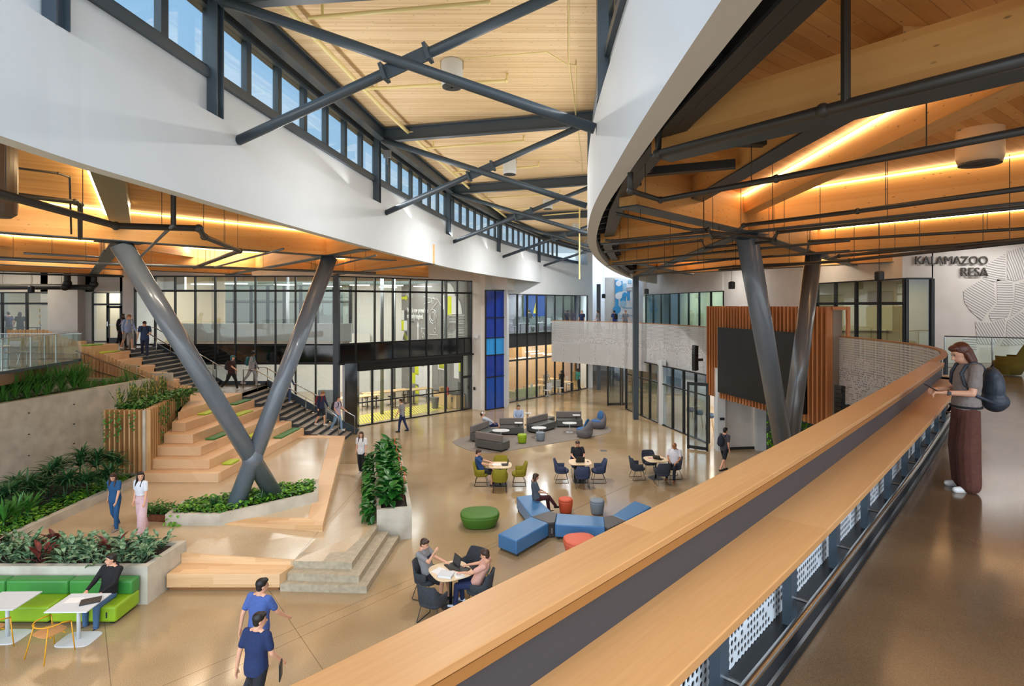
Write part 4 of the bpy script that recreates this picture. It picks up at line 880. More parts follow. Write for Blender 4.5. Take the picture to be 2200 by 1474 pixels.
# ---------------------------------------------------------------- planters
def ringbox(name, label, poly, z0, z1, w, mat, soil_drop=.08, zs=None):
    t = thing(name, label, 'planter', (poly[0][0], poly[0][1], z0)); c = Vector((sum(p[0] for p in poly)/len(poly), sum(p[1] for p in poly)/len(poly)))
    n = len(poly); area_ = sum(poly[i][0]*poly[(i+1) % n][1]-poly[(i+1) % n][0]*poly[i][1] for i in range(n))
    if area_ < 0: poly = poly[::-1]
    inner = []
    for i in range(n):
        a, b, c_ = Vector(poly[i-1]), Vector(poly[i]), Vector(poly[(i+1) % n]); e1 = (b-a).normalized(); e2_ = (c_-b).normalized(); n1 = Vector((-e1.y, e1.x)); n2 = Vector((-e2_.y, e2_.x))
        bis = (n1+n2).normalized(); inner.append(tuple(b + bis*w/max(.35, bis.dot(n1))))
    m = MB(); vs = []
    for (pl, z) in ((poly, z0), (poly, z1), (inner, z1), (inner, z0)): vs += [(p[0], p[1], z) for p in pl]
    fs = []
    for r in range(3):
        for i in range(n): fs.append((r*n+i, r*n+(i+1) % n, (r+1)*n+(i+1) % n, (r+1)*n+i))
    m.add(vs, fs); m.build('box', mat, t, world=True); MB().prism(inner, z0, z1-soil_drop).build('soil', SOIL, t, world=True); return t, inner
pl1, in1 = ringbox('concrete_planter', 'concrete planter of red and green leaves behind the green sofa', [(-8.17,12.75), (-8.10,14.15), (-16,14.15), (-16,12.75)], 0, .86, .14, CONC)
pl2, in2 = ringbox('concrete_planter', 'low angular concrete planter around the feet of the crossed columns', [(-9.6,15.75), (-8.09,15.75), (-6.0,17.6), (-6.45,18.95), (-9.75,16.8)], .45, .92, .13, CONC)
pl3, in3 = ringbox('concrete_planter', 'tall narrow concrete planter of climbing leaves beside the walkway', [(-3.84,16.15), (-2.88,16.35), (-4.42,22.6), (-5.35,22.4)], 0, .9, .12, CONC)
pl4, in4 = ringbox('corten_planter', 'small rust brown planter box with a fern on the stage', [(-10.55,16.1), (-9.75,16.0), (-9.75,16.45), (-10.55,16.5)], .6, .8, .03, pm('rust_metal', '#7a4326', .6, c2='#5e3019', scale=9))
# ================================================================== WOODEN BAR AND BALUSTRADE
PB = sided(BARL, 1)
br = thing('standing_bar', 'long curved oak bar with raised rail along the upper floor edge', 'bar counter', (1.5,3.8,FL2))
MB().sweep(PB, [(0, 5.605), (.25, 5.605), (.25, 5.64), (0, 5.64)]).build('top_rail', BAR, br, world=True, bevel=.004)
MB().sweep(PB, [(.0, 5.56), (.245, 5.56), (.245, 5.60), (.0, 5.60)]).build('rail_edge', pm('oak_edge', '#96622f', .5), br, world=True)
MB().sweep(PB, [(.19, 5.30), (.215, 5.30), (.215, 5.60), (.19, 5.60)]).build('screen_panel', CHAR, br, world=True)
e_ = [(p, s_) for p, s_ in PB]
MB().sweep(e_, [(.205, 5.325), (.565, 5.325), (.565, 5.37), (.205, 5.37)]).build('counter', BAR, br, world=True, bevel=.006)
ce = BARL[-1]+PB[-1][1]*.385
MB().lathe([(.24, 0), (.36, .0), (.36, .045), (.0, .045)], (ce.x, ce.y, 5.325), 24, 1.0, 1.4).build('counter_end', pm('pale_counter_end', '#cbb9a5', .5), br, world=True)
MB().tube([p+s_*.40+V3(0,0,4.755) for p, s_ in PB], .025, 14).build('foot_rail', CHROME, br, world=True, smooth=True)
MB().sweep(PB, [(.02, FL2-.02), (.43, FL2-.02), (.43, FL2+.012), (.02, FL2+.012)]).build('edge_channel', BLACK, br, world=True)
MB().sweep(PB, [(.39, FL2+.012), (.41, FL2+.012), (.41, FL2+.03), (.39, FL2+.03)]).build('floor_trim', CHROME, br, world=True)
for (p, d) in along(BARL, 1.12, .35):
    n_ = Vector((d.y, -d.x, 0)); MB().bar(p+n_*.26+V3(0,0,FL2), p+n_*.26+V3(0,0,5.33), .11, .06, up=n_).build('support_post', STEEL, br, world=True)
    MB().tube([p+n_*.25+V3(0,0,4.755), p+n_*.38+V3(0,0,4.755)], .014, 8).build('foot_rail_bracket', CHROME, br, world=True)
PERFL = perf_mat('perforated_liner', .05, .34, '#dfe3e6')
PERF = perf_mat('perforated_sheet', .075, .27); PERF2 = perf_mat('perforated_sheet_fine', .055, .3, '#e8e8e8')
def sheet(name, lab, path, z0, z1, mat, off=0.0, sgn=1, steps=1):
    Q = sided(path, sgn); m = MB(); m.uv = []; acc = 0; A_, B_ = [], []
    for i, (p, s_) in enumerate(Q):
        if i: acc += (p-Q[i-1][0]).length
        A_.append(p+s_*off+V3(0,0,z0)); B_.append(p+s_*off+V3(0,0,z1)); m.uv.append((acc, z0))
    m.uv = m.uv + [(u, z1) for u, _ in m.uv]; m.strip(A_, B_); o = m.build(name, mat)
    md = o.modifiers.new('thickness', 'SOLIDIFY'); md.thickness = .004
    return o
o = sheet('wall_bar_screen', '', BARL, 4.0, 5.56, PERF2, -.02); o['kind'] = 'structure'
o = sheet('perforated_liner', '', BARL, FL2, 5.3, PERFL, .17); o.parent = br; o.location = -br.location
o = sheet('wall_balustrade', '', BALU, 2.75, 5.60, PERF, -.03); o['kind'] = 'structure'
S('trim_8', MB().sweep(sided(BALU, 1), [(-.02, 5.60), (.10, 5.60), (.10, 5.64), (-.02, 5.64)]), pm('rail_oak', '#a8713f', .5))
bp = MB()
for (p, d) in along(BALU, 1.25, .5):
    n_ = Vector((d.y, -d.x, 0)); bp.bar(p+n_*.09+V3(0,0,2.9), p+n_*.09+V3(0,0,5.6), .05, .06, up=n_)
S('trim_9', bp, DARK)
S('wall_bar_front', MB().sweep(PB, [(.04, 3.9), (.10, 3.9), (.10, FL2), (.04, FL2)]), DARK)
S('wall_slab_edge', MB().sweep(sided(BALU, 1), [(.16, 2.8), (.22, 2.8), (.22, FL2), (.16, FL2)]), pm('slab_face', '#c9c9c8', .6))
# slatted screen box with the large display
ba, bb = V3(9.42,27.1), V3(11.05,19.7)
tb = thing('screen_box', 'large reddish oak slatted box holding the dark wall display', 'cabinet', (10.3,23.5,2.5))
d = (bb-ba).normalized(); L_ = (bb-ba).length; nb = V3(-abs(d.y), -abs(d.x)*1).normalized(); nb = V3(d.y, -d.x); nb = nb if nb.x < 0 else -nb
MB().prism([tuple((ba-nb*.08)[:2]), tuple((bb-nb*.08)[:2]), tuple((bb-nb*.45)[:2]), tuple((ba-nb*.45)[:2])], 2.6, 6.6).build('backing', pm('box_backing', '#8d8275', .7), tb, world=True)
i = 0
for (p, dd) in along([ba, bb], .215): MB().bar(p+nb*.03+V3(0,0,2.45), p+nb*.03+V3(0,0,6.66), .075, .24, up=nb).build('slat', FINR, tb, world=True)
MB().bar(ba+d*1.1+nb*.2+V3(0,0,4.22), ba+d*(L_-1.0)+nb*.2+V3(0,0,4.22), .16, 2.95).build('display_frame', BLACK, tb, world=True)
MB().bar(ba+d*1.25+nb*.285+V3(0,0,4.22), ba+d*(L_-1.15)+nb*.285+V3(0,0,4.22), .012, 2.65).build('display', pm('display_off', '#262627', .35, spec=.4), tb, world=True)
fr_ = bb+V3(.05,-.0)
MB().bar(fr_+V3(0,0,6.6), fr_+V3(.45,-.2,6.6), .1, .12).bar(fr_+V3(.42,-.2,5.64), fr_+V3(.42,-.2,6.66), .1, .1).build('end_frame', FINR, tb, world=True)
def speaker(loc, rz, lab):
    t = thing('wall_speaker', lab, 'speaker', loc, rz)
    m = MB()
    for k in range(9): 
        a = (k-4)*.045; m.box((.16*math.cos(a*2)-.02,0,(k-4)*.135), (.2,.24,.13), M=Matrix.Rotation(-a*1.1, 3, 'Y'))
    m.build('line_array', BLACK, t); MB().bar((0,0,-.1), (-.3,0,-.1), .1, .12).build('bracket', DARK, t); return t
speaker((9.0,27.6,4.15), math.radians(200), 'tall black curved speaker left of the slatted screen box')
speaker((10.75,18.5,3.5), math.radians(205), 'tall black curved speaker right of the slatted screen box')
# ================================================================== FURNITURE
def rbox(name, d, mat, parent=None, c=(0,0,0), bev=.03, rz=0):
    o = MB().box((0,0,0), d).build(name, mat, parent, bevel=bev); o.location = c; o.rotation_euler = (0,0,rz); return o
def shell_chair(label, loc, rz, fab, group=None):
    t = thing('upholstered_armchair', label, 'chair', loc, rz, group)
    m = MB(); n = 22; A_ = []
    for i in range(n+1):
        a = math.radians(-28 - (180+124-180)*0) if 0 else math.radians(28 + (304-180-0)*0)
        u = i/n; a = math.radians(205 + (335-205)*u) if 0 else math.radians(160 + 220*u)   # from front left round the back to front right (back = -Y)
        x = math.copysign(abs(math.cos(a))**.7, math.cos(a))*.29; y = math.copysign(abs(math.sin(a))**.7, math.sin(a))*.27
        k = max(0, -math.sin(a)); h = .62 + .22*min(1, max(0, (k-.35)/.4))
        A_.append((x, y, h, k))
    rows = []
    for x, y, h, k in A_:
        s0 = .80; lean = .05*k
        rows.append([(x*s0, y*s0, .36), (x*1.0, y*1.0, .47), (x*1.04, (y-lean)*1.04, h), (x*.93, (y-lean)*.93, h+.01), (x*.86, y*.86, .47), (x*.7, y*.7, .40)])
    o_ = len(m.v)
    for r in rows: m.v += r
    K_ = 6
    for i in range(n):
        for k in range(K_-1): m.f.append((i*K_+k, (i+1)*K_+k, (i+1)*K_+k+1, i*K_+k+1))
        m.f.append((i*K_+K_-1, (i+1)*K_+K_-1, (i+1)*K_, i*K_))
    m.f.append(tuple(range(K_))); m.f.append(tuple(n*K_+k for k in range(K_-1, -1, -1)))
    m.build('backrest', fab, t, smooth=True)
    MB().lathe([(.0,.34), (.2,.34), (.26,.38), (.27,.44), (.24,.465), (0,.47)], n=28, sup=3.2).build('seat', fab, t, smooth=True)
    for s_ in (-1, 1):
        MB().tube([(s_*.2,.16,.37), (s_*.24,.24,.01), (s_*.24,.22,.008), (s_*.24,-.24,.008), (s_*.24,-.26,.02), (s_*.2,-.14,.37)], .009, 8).build('leg', BLACK, t)
    MB().tube([(-.2,.16,.35), (.2,.16,.35)], .008, 6).build('cross_bar', BLACK, t); return reg(t)
def table4(label, loc, rz, top=TABW, s=.43):
    t = thing('cafe_table', label, 'table', loc, rz)
    MB().lathe([(s-.015,.715), (s,.725), (s,.74), (s-.006,.745), (0,.745)], n=48, sup=3.4).build('tabletop', top, t)
    MB().tube([(0,0,.02), (0,0,.72)], .035, 14).build('pedestal', BLACK, t, smooth=True); MB().lathe([(.26,0), (.26,.012), (.25,.018), (0,.018)], n=40, sup=4).build('base_plate', DARK, t); return t
OLI = pm('olive_fabric', '#8f8417', .85, c2='#777010', scale=60, stretch=(1,1,.3)); NAV = pm('navy_fabric', '#2a3450', .9, c2='#3a4560', scale=50, stretch=(1,1,.3))
CHF = pm('charcoal_fabric', '#3a3e45', .9, c2='#2b2f35', scale=50, stretch=(1,1,.3)); DKF = pm('blue_black_fabric', '#262b36', .9, c2='#343a46', scale=50, stretch=(1,1,.3))
def cset(c, rad, ang0, fab, names, group, cat=None, offs=None):
    out = []; proto = None
    for i, nm in enumerate(names):
        if not nm: continue
        a = ang0 + i*90; r = math.radians(a); rr = offs[i] if offs else rad
        loc = (c[0]+math.cos(r)*rr, c[1]+math.sin(r)*rr, 0); rz = r+math.pi/2
        if proto is None: proto = shell_chair(nm, loc, rz, fab, group); out.append(proto)
        else: out.append(dup(proto, loc, rz, nm, group))
    return out
T1 = (-.44, 21.25); table4('rounded maple table with the yellow green chairs', (T1[0], T1[1], 0), 0)
cset(T1, .70, 0, OLI, ['olive armchair on the right of the maple table, empty', 'olive armchair behind the maple table', 'olive armchair under the boy in the blue tee', 'olive armchair with its back to the camera'], 'olive armchairs round the table')
T2 = (.95, 21.3); T2 = tuple(at('H', 1110, 592, .74))[:2]; table4('rounded maple table with navy chairs and the man in black polo', (T2[0], T2[1], 0), 0)
cset(T2, .70, 0, NAV, ['navy armchair right of the middle table', 'navy armchair under the man in the black polo', 'navy armchair left of the middle table', 'navy armchair in front of the middle table, back to the camera'], 'navy armchairs round the table')
T3 = tuple(at('H', 1740, 568, .74))[:2]; table4('rounded maple table nearest the bar edge, notebook and laptop on it', (T3[0], T3[1], 0), .1)
cset(T3, .72, 5, DKF, ['dark armchair under the man in the white polo', 'dark armchair behind the right maple table', 'dark armchair left of the right maple table', 'dark armchair in front of the right maple table'], 'dark armchairs round the right table')
T4 = (-1.38, 12.80); table4('rounded maple table with laptops, papers and a binder', (T4[0], T4[1], 0), .5, s=.45)
for i, (x, y, rz, nm) in enumerate([(-1.95,13.1,-1.95,'charcoal armchair under the boy in the grey tee'), (-.95,13.55,2.6,'charcoal armchair behind the boy in the pink tee'), (-.72,12.62,1.30,'charcoal armchair under the boy in the pink tee'), (-1.68,12.12,-.45,'empty charcoal armchair nearest the camera')]):
    if i == 0: pc = shell_chair(nm, (x, y, 0), rz, CHF, 'charcoal armchairs round the near table')
    else: dup(pc, (x, y, 0), rz, nm, 'charcoal armchairs round the near table')
# small things on tables
def laptop(loc, rz, lab, op=105, s=1.0, closed=False):
    t = thing('laptop', lab, 'laptop', loc, rz)
    MB().box((0,0,.009), (.33*s,.23*s,.016)).build('base', BLACK, t, bevel=.003)
    if not closed:
        MB().box((0,-.01,.018), (.28*s,.11*s,.003)).build('keyboard', DARK, t)
        a = math.radians(op); m = Matrix.Rotation(-(a-math.pi/2), 3, 'X'); c = Vector((0,.115*s,.012)) + m @ Vector((0,0,.11*s))
        MB().box(c, (.33*s,.008,.22*s), M=m).build('lid', BLACK, t); MB().box(c+m @ Vector((0,-.006,0)), (.30*s,.002,.19*s), M=m).build('screen', pm('screen_dark', '#3b4046', .3), t)
    else: MB().box((0,0,.02), (.33*s,.23*s,.008)).build('lid', DARK, t)
    return t
PAP = pm('paper', '#e8e8e6', .8)
def sheet_(name, loc, rz, lab, cat, d=(.21,.28,.006), mat=PAP): o = MB().box((0,0,d[2]/2), d).build(name, mat); o.location = loc; o.rotation_euler = (0,0,rz); return tag(o, lab, cat)
zt = .746
laptop((T4[0]+.0,T4[1]+.17,zt), -1.0, 'open black laptop in front of the boy in the grey tee'); laptop((T4[0]+.25,T4[1]+.03,zt), -.5, 'closed black laptop in the middle of the near table', closed=True)
sheet_('notebook', (T4[0]-.27,T4[1]-.02,zt), -.6, 'stack of white papers on the near table', 'paper'); sheet_('notebook', (T4[0]+.21,T4[1]-.23,zt), .3, 'white notebook under the hand of the boy in pink', 'paper')
bi = thing('ring_binder', 'white ring binder on the near table', 'binder', (T4[0]-.07,T4[1]-.26,zt), -.25); MB().box((0,0,.03), (.30,.26,.05)).build('pages', PAP, bi); MB().box((0,0,.057), (.32,.27,.004)).build('cover', WHITE, bi); MB().box((0,0,.003), (.32,.27,.004)).build('cover', WHITE, bi); MB().box((-.16,0,.03), (.005,.27,.057)).build('spine', WHITE, bi)
laptop((T1[0]+.16,T1[1]-.02,zt), -1.45, 'open laptop on the olive chair table', s=.9); sheet_('open_book', (T1[0]-.14,T1[1]+.02,zt), .1, 'open white book before the boy in the blue tee', 'book', (.34,.26,.015))
laptop((T2[0]-.0,T2[1]+.02,zt), math.pi, 'black laptop opened towards the man in the black polo'); sheet_('phone', (T2[0]+.3,T2[1]+.02,zt), .1, 'phone lying beside the black laptop', 'phone', (.07,.14,.008), BLACK)
laptop((T3[0]+.12,T3[1]+.0,zt), 2.4, 'open laptop on the right maple table', op=125); sheet_('notebook', (T3[0]-.16,T3[1]+.12,zt), .1, 'small pink edged notebook on the right maple table', 'notebook', (.2,.14,.015), pm('pink_note', '#d9a6a6', .7))
# ---- green sofa modules
GRN = pm('grass_green_vinyl', '#8fb51f', .38, c2='#84aa1b', scale=3); GRD = pm('deep_green_vinyl', '#3d8a3a', .38, c2='#37803a', scale=3)
for i, (x0, x1, w_) in enumerate([(-9.69,-8.29,'right end'), (-11.07,-9.70,'middle'), (-12.45,-11.08,'left')]):
    t = thing('sofa_module', 'green vinyl sofa module with darker back, %s of the row' % w_, 'sofa', ((x0+x1)/2, 12.3, 0), 0, 'green sofa row')
    rbox('seat', (x1-x0-.01,.78,.34), GRN, t, (0,0,.23), .05); rbox('backrest', (x1-x0-.01,.28,.31), GRD, t, (0,.26,.54), .045)
    for sx_ in (-.55, .55): rbox('foot', (.1,.6,.06), BLACK, t, (sx_,0,.03), .01)
    rbox('strap', (.03,.01,.12), DARK, t, (.5 if i == 0 else -.5,-.395,.22), .002)
def wtable(c, lab):
    t = thing('white_table', lab, 'table', (c[0], c[1], 0), .02)
    rbox('tabletop', (.82,.72,.022), WHITE, t, (0,0,.735), .004); MB().tube([(0,0,.01), (0,0,.725)], .035, 16).build('pedestal', WHITE, t, smooth=True)
    MB().lathe([(.3,0), (.3,.012), (.29,.016), (0,.016)], n=40, sup=5, sx_=1.15, sy_=.9).build('base_plate', WHITE, t); return t
wtable((-8.70,11.42), 'white pedestal table in front of the boy in the black hoodie'); wtable((-10.2,11.5), 'white pedestal table cut by the left edge of the view')
laptop((-8.48,11.45,.747), .5, 'black tablet lying on the white table', closed=True, s=1.05)
sheet_('paper_sheet', (-8.85,11.5,.747), .1, 'sheet of paper on the white table by the boy writing', 'paper', (.3,.21,.002))
YEW = pm('yellow_metal', '#d99b12', .35); SEATW = wood('seat_plywood', '#b98450', '#c48f5b', '#cf9c69', plank=.5, axis=0, fine=40)
def wire_chair(lab, loc, rz):
    t = thing('wire_armchair', lab, 'chair', loc, rz)
    MB().lathe([(.2,.435), (.22,.445), (.22,.455), (0,.458)], n=32, sup=4).build('seat', SEATW, t)
    pts = [(.27*math.cos(math.radians(a)), .25*math.sin(math.radians(a))*(1 if a > 180 else .8), .64) for a in range(160, 385, 15)]
    MB().tube([(-.30,.20,.60)] + pts + [(.30,.20,.60)], .012, 8).build('arm_ring', YEW, t, smooth=True)
    for (a, b) in (((-.29,.2,.61), (-.30,.26,.0)), ((.29,.2,.61), (.30,.26,.0)), ((-.2,-.15,.62), (-.28,-.27,0)), ((.2,-.15,.62), (.28,-.27,0))): MB().tube([a, b], .011, 8).build('leg', YEW, t, smooth=True)
    MB().bar((-.28,.1,.43), (.28,.1,.43), .015, .015).bar((-.24,-.12,.43), (.24,-.12,.43), .015, .015).build('seat_rail', YEW, t); return t
wire_chair('yellow wire armchair with plywood seat before the white table', (-8.88,10.93,0), -.35); wire_chair('yellow wire armchair cut off at the left edge', (-10.15,11.0,0), -.2)
# ---- lounge: rug, grey sectional, pods, small tables, poufs
rug_px = [(45,425),(95,398),(185,378),(340,352),(520,330),(900,290),(1150,278),(1290,284),(1360,308),(1378,330),(1350,352),(1240,378),(1000,420),(700,468),(480,508),(380,520),(280,518),(170,492),(80,456)]
rp_ = [at('H', x, y, 0.0) for x, y in rug_px]
tag(MB().prism([(p.x, p.y) for p in rp_], .001, .014).build('rug', pm('rug_grey', '#8f8780', .95, c2='#7a736d', scale=40)), 'large grey rounded rug under the lounge seats', 'rug')
GS = pm('grey_vinyl', '#555756', .45); GB_ = pm('grey_tweed', '#7c7571', .9, c2='#6a6461', scale=70)
cen = at('H', 640, 300, .4); cen.z = 0
def sec(a, b, lab, dep=.72, back=True, hb=.78):
    a = at('H', *a, hb); b = at('H', *b, hb); a.z = b.z = 0; d = (b-a); L_ = d.length; d.normalize(); n_ = V3(-d.y, d.x)
    if (cen-a).dot(n_) < 0: n_ = -n_
    c = (a+b)/2 + n_*dep/2; rz = math.atan2(d.y, d.x)
    t = thing('sectional_sofa_module', lab, 'sofa', (c.x, c.y, .014), 0, 'grey sectional sofa')
    rbox('seat', (L_-.01,dep,.36), GS, t, (0,0,.24), .03, rz)
    if back: q_ = -n_*(dep/2-.08); rbox('backrest', (L_-.02,.16,.34), GB_, t, (q_.x, q_.y, .60), .035, rz)
    rbox('base', (L_-.15,dep-.2,.06), BLACK, t, (0,0,.03), .01, rz); return t
sec((190,292), (332,242), 'grey sofa module at the left end, behind the hunched boy'); sec((232,338), (455,372), 'grey sofa module with its back to the camera, nearest left')
sec((437,222), (640,222), 'grey sofa module under the boy in the light blue shirt'); sec((662,222), (825,183), 'grey sofa module slanting right of the seated boy')
sec((842,235), (902,215), 'low grey corner module without a back', back=False, hb=.42); sec((908,168), (1120,168), 'grey sofa module at the right end of the lounge')
def stool(c, lab, r, h, col, sup=2.2, sx_=1, sy_=1, rz=0, z=0, name='pouf'):
    t = thing(name, lab, 'pouf', (c[0], c[1], z), rz)
    MB().lathe([(r*.78,.015), (r*.84,.05), (r*.97,h*.62), (r,h*.78), (r*.985,h*.84)], n=40, sup=sup, sx_=sx_, sy_=sy_).build('body', col, t, smooth=True)
    MB().lathe([(r*.985,h*.84), (r*.96,h*.93), (r*.88,h*.985), (r*.6,h), (0.001,h+.003)], n=40, sup=sup, sx_=sx_, sy_=sy_).build('top', col, t, smooth=True)
    MB().lathe([(r*.7,0), (r*.7,.02), (0,.02)], n=24, sup=sup, sx_=sx_, sy_=sy_).build('glide', BLACK, t); return t
def hpt(x, y, z=0, c='H'): p = at(c, x, y, z); return (p.x, p.y)
stool(hpt(628,400,.2), 'small lime green pouf on the rug', .23, .42, pm('lime_fabric', '#93b313', .6), z=.014); stool(hpt(779,382,.2), 'small grey blue pouf on the rug', .23, .42, pm('grey_blue_fabric', '#7b8894', .7), z=.014)
stool(hpt(990,955,.22), 'orange stool pouf near the blue bench', .235, .46, pm('orange_fabric', '#cc5433', .6)); stool(hpt(1252,965,.22), 'grey blue stool pouf near the blue bench', .235, .46, pm('grey_blue_fabric', '#7b8894', .7))
stool(hpt(275,1062,.2), 'large dark green oval pouf', .60, .42, pm('forest_fabric', '#43701c', .6), 2.7, 1.0, .86, .1); stool(hpt(1110,1290,.2), 'coral pouf half hidden by the bar', .45, .42, pm('coral_fabric', '#d8664a', .6), 2.7, 1.0, .9, .2)
def sidetable(c, lab, s=.27, h=.5, z=.014, sup=2.6, base=WHITE, rz=0, tri=1.0, name='side_table'):
    t = thing(name, lab, 'table', (c[0], c[1], z), rz); MB().lathe([(s-.01,h-.025), (s,h-.012), (s,h), (0,h+.001)], n=40, sup=sup, sx_=1.25, sy_=1).build('tabletop', WHITE, t)
    MB().tube([(0,0,.01), (0,0,h-.02)], .022, 10).build('pedestal', base, t, smooth=True); MB().lathe([(.2,0), (.2,.01), (0,.014)], n=28).build('base_plate', base, t); return t
sidetable(hpt(1023,268,.5), 'white round topped side table in front of the right sofa module', .3); sidetable(hpt(767,308,.5), 'white side table behind the grey blue pouf', .3); sidetable(hpt(450,330,.5), 'white side table in front of the hunched boy', .34)
sidetable(hpt(598,266,.62), 'small white laptop table over the seated boy knees', .17, .62, base=BLACK, sup=5); sidetable(hpt(1080,202,.66), 'small white laptop table at the right sofa end', .17, .66, base=BLACK, sup=5); sidetable(hpt(677,184,.66), 'small white tray table behind the lounge sofa', .15, .66, base=BLACK, sup=5, z=0)
def pod(c, rz, lab):
    t = thing('pod_chair', lab, 'chair', (c[0], c[1], 0), rz)
    m = MB(); prof = [(.0,.0), (.30,.0), (.36,.06), (.42,.2), (.43,.34)]; m.lathe(prof, n=32)
    o = len(m.v); n = 32      # rising back shell, low at the front (+Y)
    for j, (r, f) in enumerate([(.43, .0), (.41, .35), (.35, .7), (.22, 1.0)]):
        for k in range(n):
            a = 2*math.pi*k/n; s_ = (1-math.sin(a))/2; h = .34 + .06 + f*.50*max(0, s_-.25)/.75
            m.v.append((r*math.cos(a)*(1-.1*f), r*math.sin(a)-.08*f*1.2, h))
    for j in range(3):
        for k in range(n): m.f.append((o+j*n+k, o+j*n+(k+1) % n, o+(j+1)*n+(k+1) % n, o+(j+1)*n+k))
    m.f.append(tuple(o+3*n+k for k in range(n)))
    for k in range(n): m.f.append((o-n+k, o-n+(k+1) % n, o+(k+1) % n, o+k))
    m.build('shell', pm('pod_grey', '#5f5d62', .85, c2='#6c6a70', scale=60), t, smooth=True)
    m = MB().lathe([(.0,.36), (.34,.36), (.38,.41), (.33,.45), (0,.46)], n=28, c=(0,.03,0)); m.ell((0,-.12,.68), (.27,.07,.28), M=Matrix.Rotation(.25, 3, 'X')); m.build('seat_pad', pm('pod_blue', '#2f6296', .8), t, smooth=True); return t
pod(hpt(1262,265,.3), math.radians(115), 'grey pod chair with blue seat at the right edge of the rug'); pod(hpt(1147,335,.3), math.radians(60), 'grey pod chair seen from behind on the rug')
# ---- blue modular bench
BLV = pm('blue_vinyl', '#3f74a8', .36, c2='#4479ac', scale=2); TBL = pm('charcoal_tabletop', '#4b4849', .5)
def bmod(px, lab, z=.45):
    P4 = [at('H', x, y, z) for x, y in px]; c = sum(P4, Vector())/len(P4); t = thing('bench_module', lab, 'bench', (c.x, c.y, 0), 0, 'blue modular bench')
    MB().prism([(p.x, p.y) for p in P4], .07, z).build('seat', BLV, t, world=True, bevel=.035)
    for i in range(len(P4)): q_ = P4[i]+(c-P4[i])*.14; MB().box((q_.x,q_.y,.035), (.05,.05,.07)).build('foot', BLACK, t, world=True)
    a, b = (P4[0]+P4[1])/2, (P4[2]+P4[3])/2; MB().bar(a+V3(0,0,z+.001-a.z+0), b+V3(0,0,z+.001-b.z), .006, .004).build('seam', pm('blue_seam', '#2c5a88', .5), t, world=True) if 0 else None
    return t
bmod([(580,880),(715,862),(870,1000),(705,1048)], 'blue bench module on which the woman in maroon trousers sits'); bmod([(425,1190),(700,1045),(850,1100),(580,1250)], 'blue bench module pointing to the lower left, nearest the near table')
bmod([(915,1018),(1312,1046),(1318,1135),(900,1108)], 'blue bench module in the middle, between both charcoal tops'); bmod([(1375,1036),(1565,913),(1706,965),(1490,1082)], 'blue bench module at the right end, cut by the bar')
for px, lab in (([(705,1048),(850,1003),(915,1018),(900,1095),(850,1100)], 'charcoal angular tabletop unit joining three blue modules, sockets in its side'), ([(1314,1048),(1375,1036),(1490,1082),(1350,1145),(1318,1135)], 'charcoal angular tabletop unit beside the bar edge')):
    P4 = [at('H', x, y, .45) for x, y in px]; c = sum(P4, Vector())/5; t = thing('corner_unit', lab, 'table', (c.x, c.y, 0)); MB().prism([(p.x, p.y) for p in P4], .40, .455).build('top', TBL, t, world=True, bevel=.008)
    MB().prism([tuple((p+(c-p)*.06)[:2]) for p in P4], .02, .40).build('base', pm('dark_brown_base', '#3a3432', .6), t, world=True)
    a, b = P4[-2], P4[-1]; m_ = (a+b)/2; MB().box((m_.x,m_.y-.01,.22), (.05,.02,.16)).build('socket_strip', PIPEG, t, world=True)
tag(MB().box(hpt(1305,498)+(.001,), (.3,.3,.006)).build('floor_hatch', PIPEG), 'small square floor box cover in the lobby floor', 'hatch')
# ---- upper floors
t = thing('lounge_chair', 'olive green upholstered swivel lounge chair by the glass railing', 'chair', (15.2,17.4,FL2), .5)
OL2 = pm('olive_wool', '#6a5a14', .95, c2='#5b4d10', scale=80)
m = MB(); rows = []
for i in range(19):
    a = math.radians(150+240*i/18); k = max(0, -math.sin(a)); x, y = .42*math.cos(a), .38*math.sin(a); h = .60+.45*max(0, (k-.6)/.4) ; rows.append([(x*.72,y*.72,.03), (x,y,.35), (x*1.05,(y-.1*k)*1.05,h), (x*.93,(y-.1*k)*.93,h), (x*.85,y*.85,.38)])
for r in rows: m.v += r
for i in range(18):
    for k in range(4): m.f.append((i*5+k, (i+1)*5+k, (i+1)*5+k+1, i*5+k+1))
    m.f.append((i*5+4, (i+1)*5+4, (i+1)*5, i*5))
m.f += [tuple(range(5)), tuple(18*5+k for k in range(5))]
m.build('shell', OL2, t, smooth=False); MB().lathe([(.28,.03), (.38,.3), (.38,.40), (.34,.44), (0,.45)], n=28, sup=2.6).build('seat', OL2, t, smooth=True)
t = thing('lounge_chair', 'second olive lounge chair cut by the right edge', 'chair', (17.3,16.9,FL2), -.4); MB().lathe([(.3,.03), (.4,.3), (.42,.55), (.36,.56), (.33,.42), (0,.45)], n=28, sup=2.6).build('seat', OL2, t, smooth=True); MB().box((0,-.32,.75), (.6,.1,.5)).build('backrest', OL2, t, bevel=.04)
t = thing('terrace_table', 'white oval table on the upper left terrace behind the glass railing', 'table', (-18.0,19.3,FL2)); MB().lathe([(.6,.70), (.62,.72), (.62,.74), (0,.74)], n=40, sup=2.6, sx_=1.3).build('tabletop', WHITE, t); MB().box((.15,0,.37), (.18,.1,.7)).build('leg', WHITE, t); MB().box((.15,0,.01), (.7,.5,.02)).build('base_plate', WHITE, t)
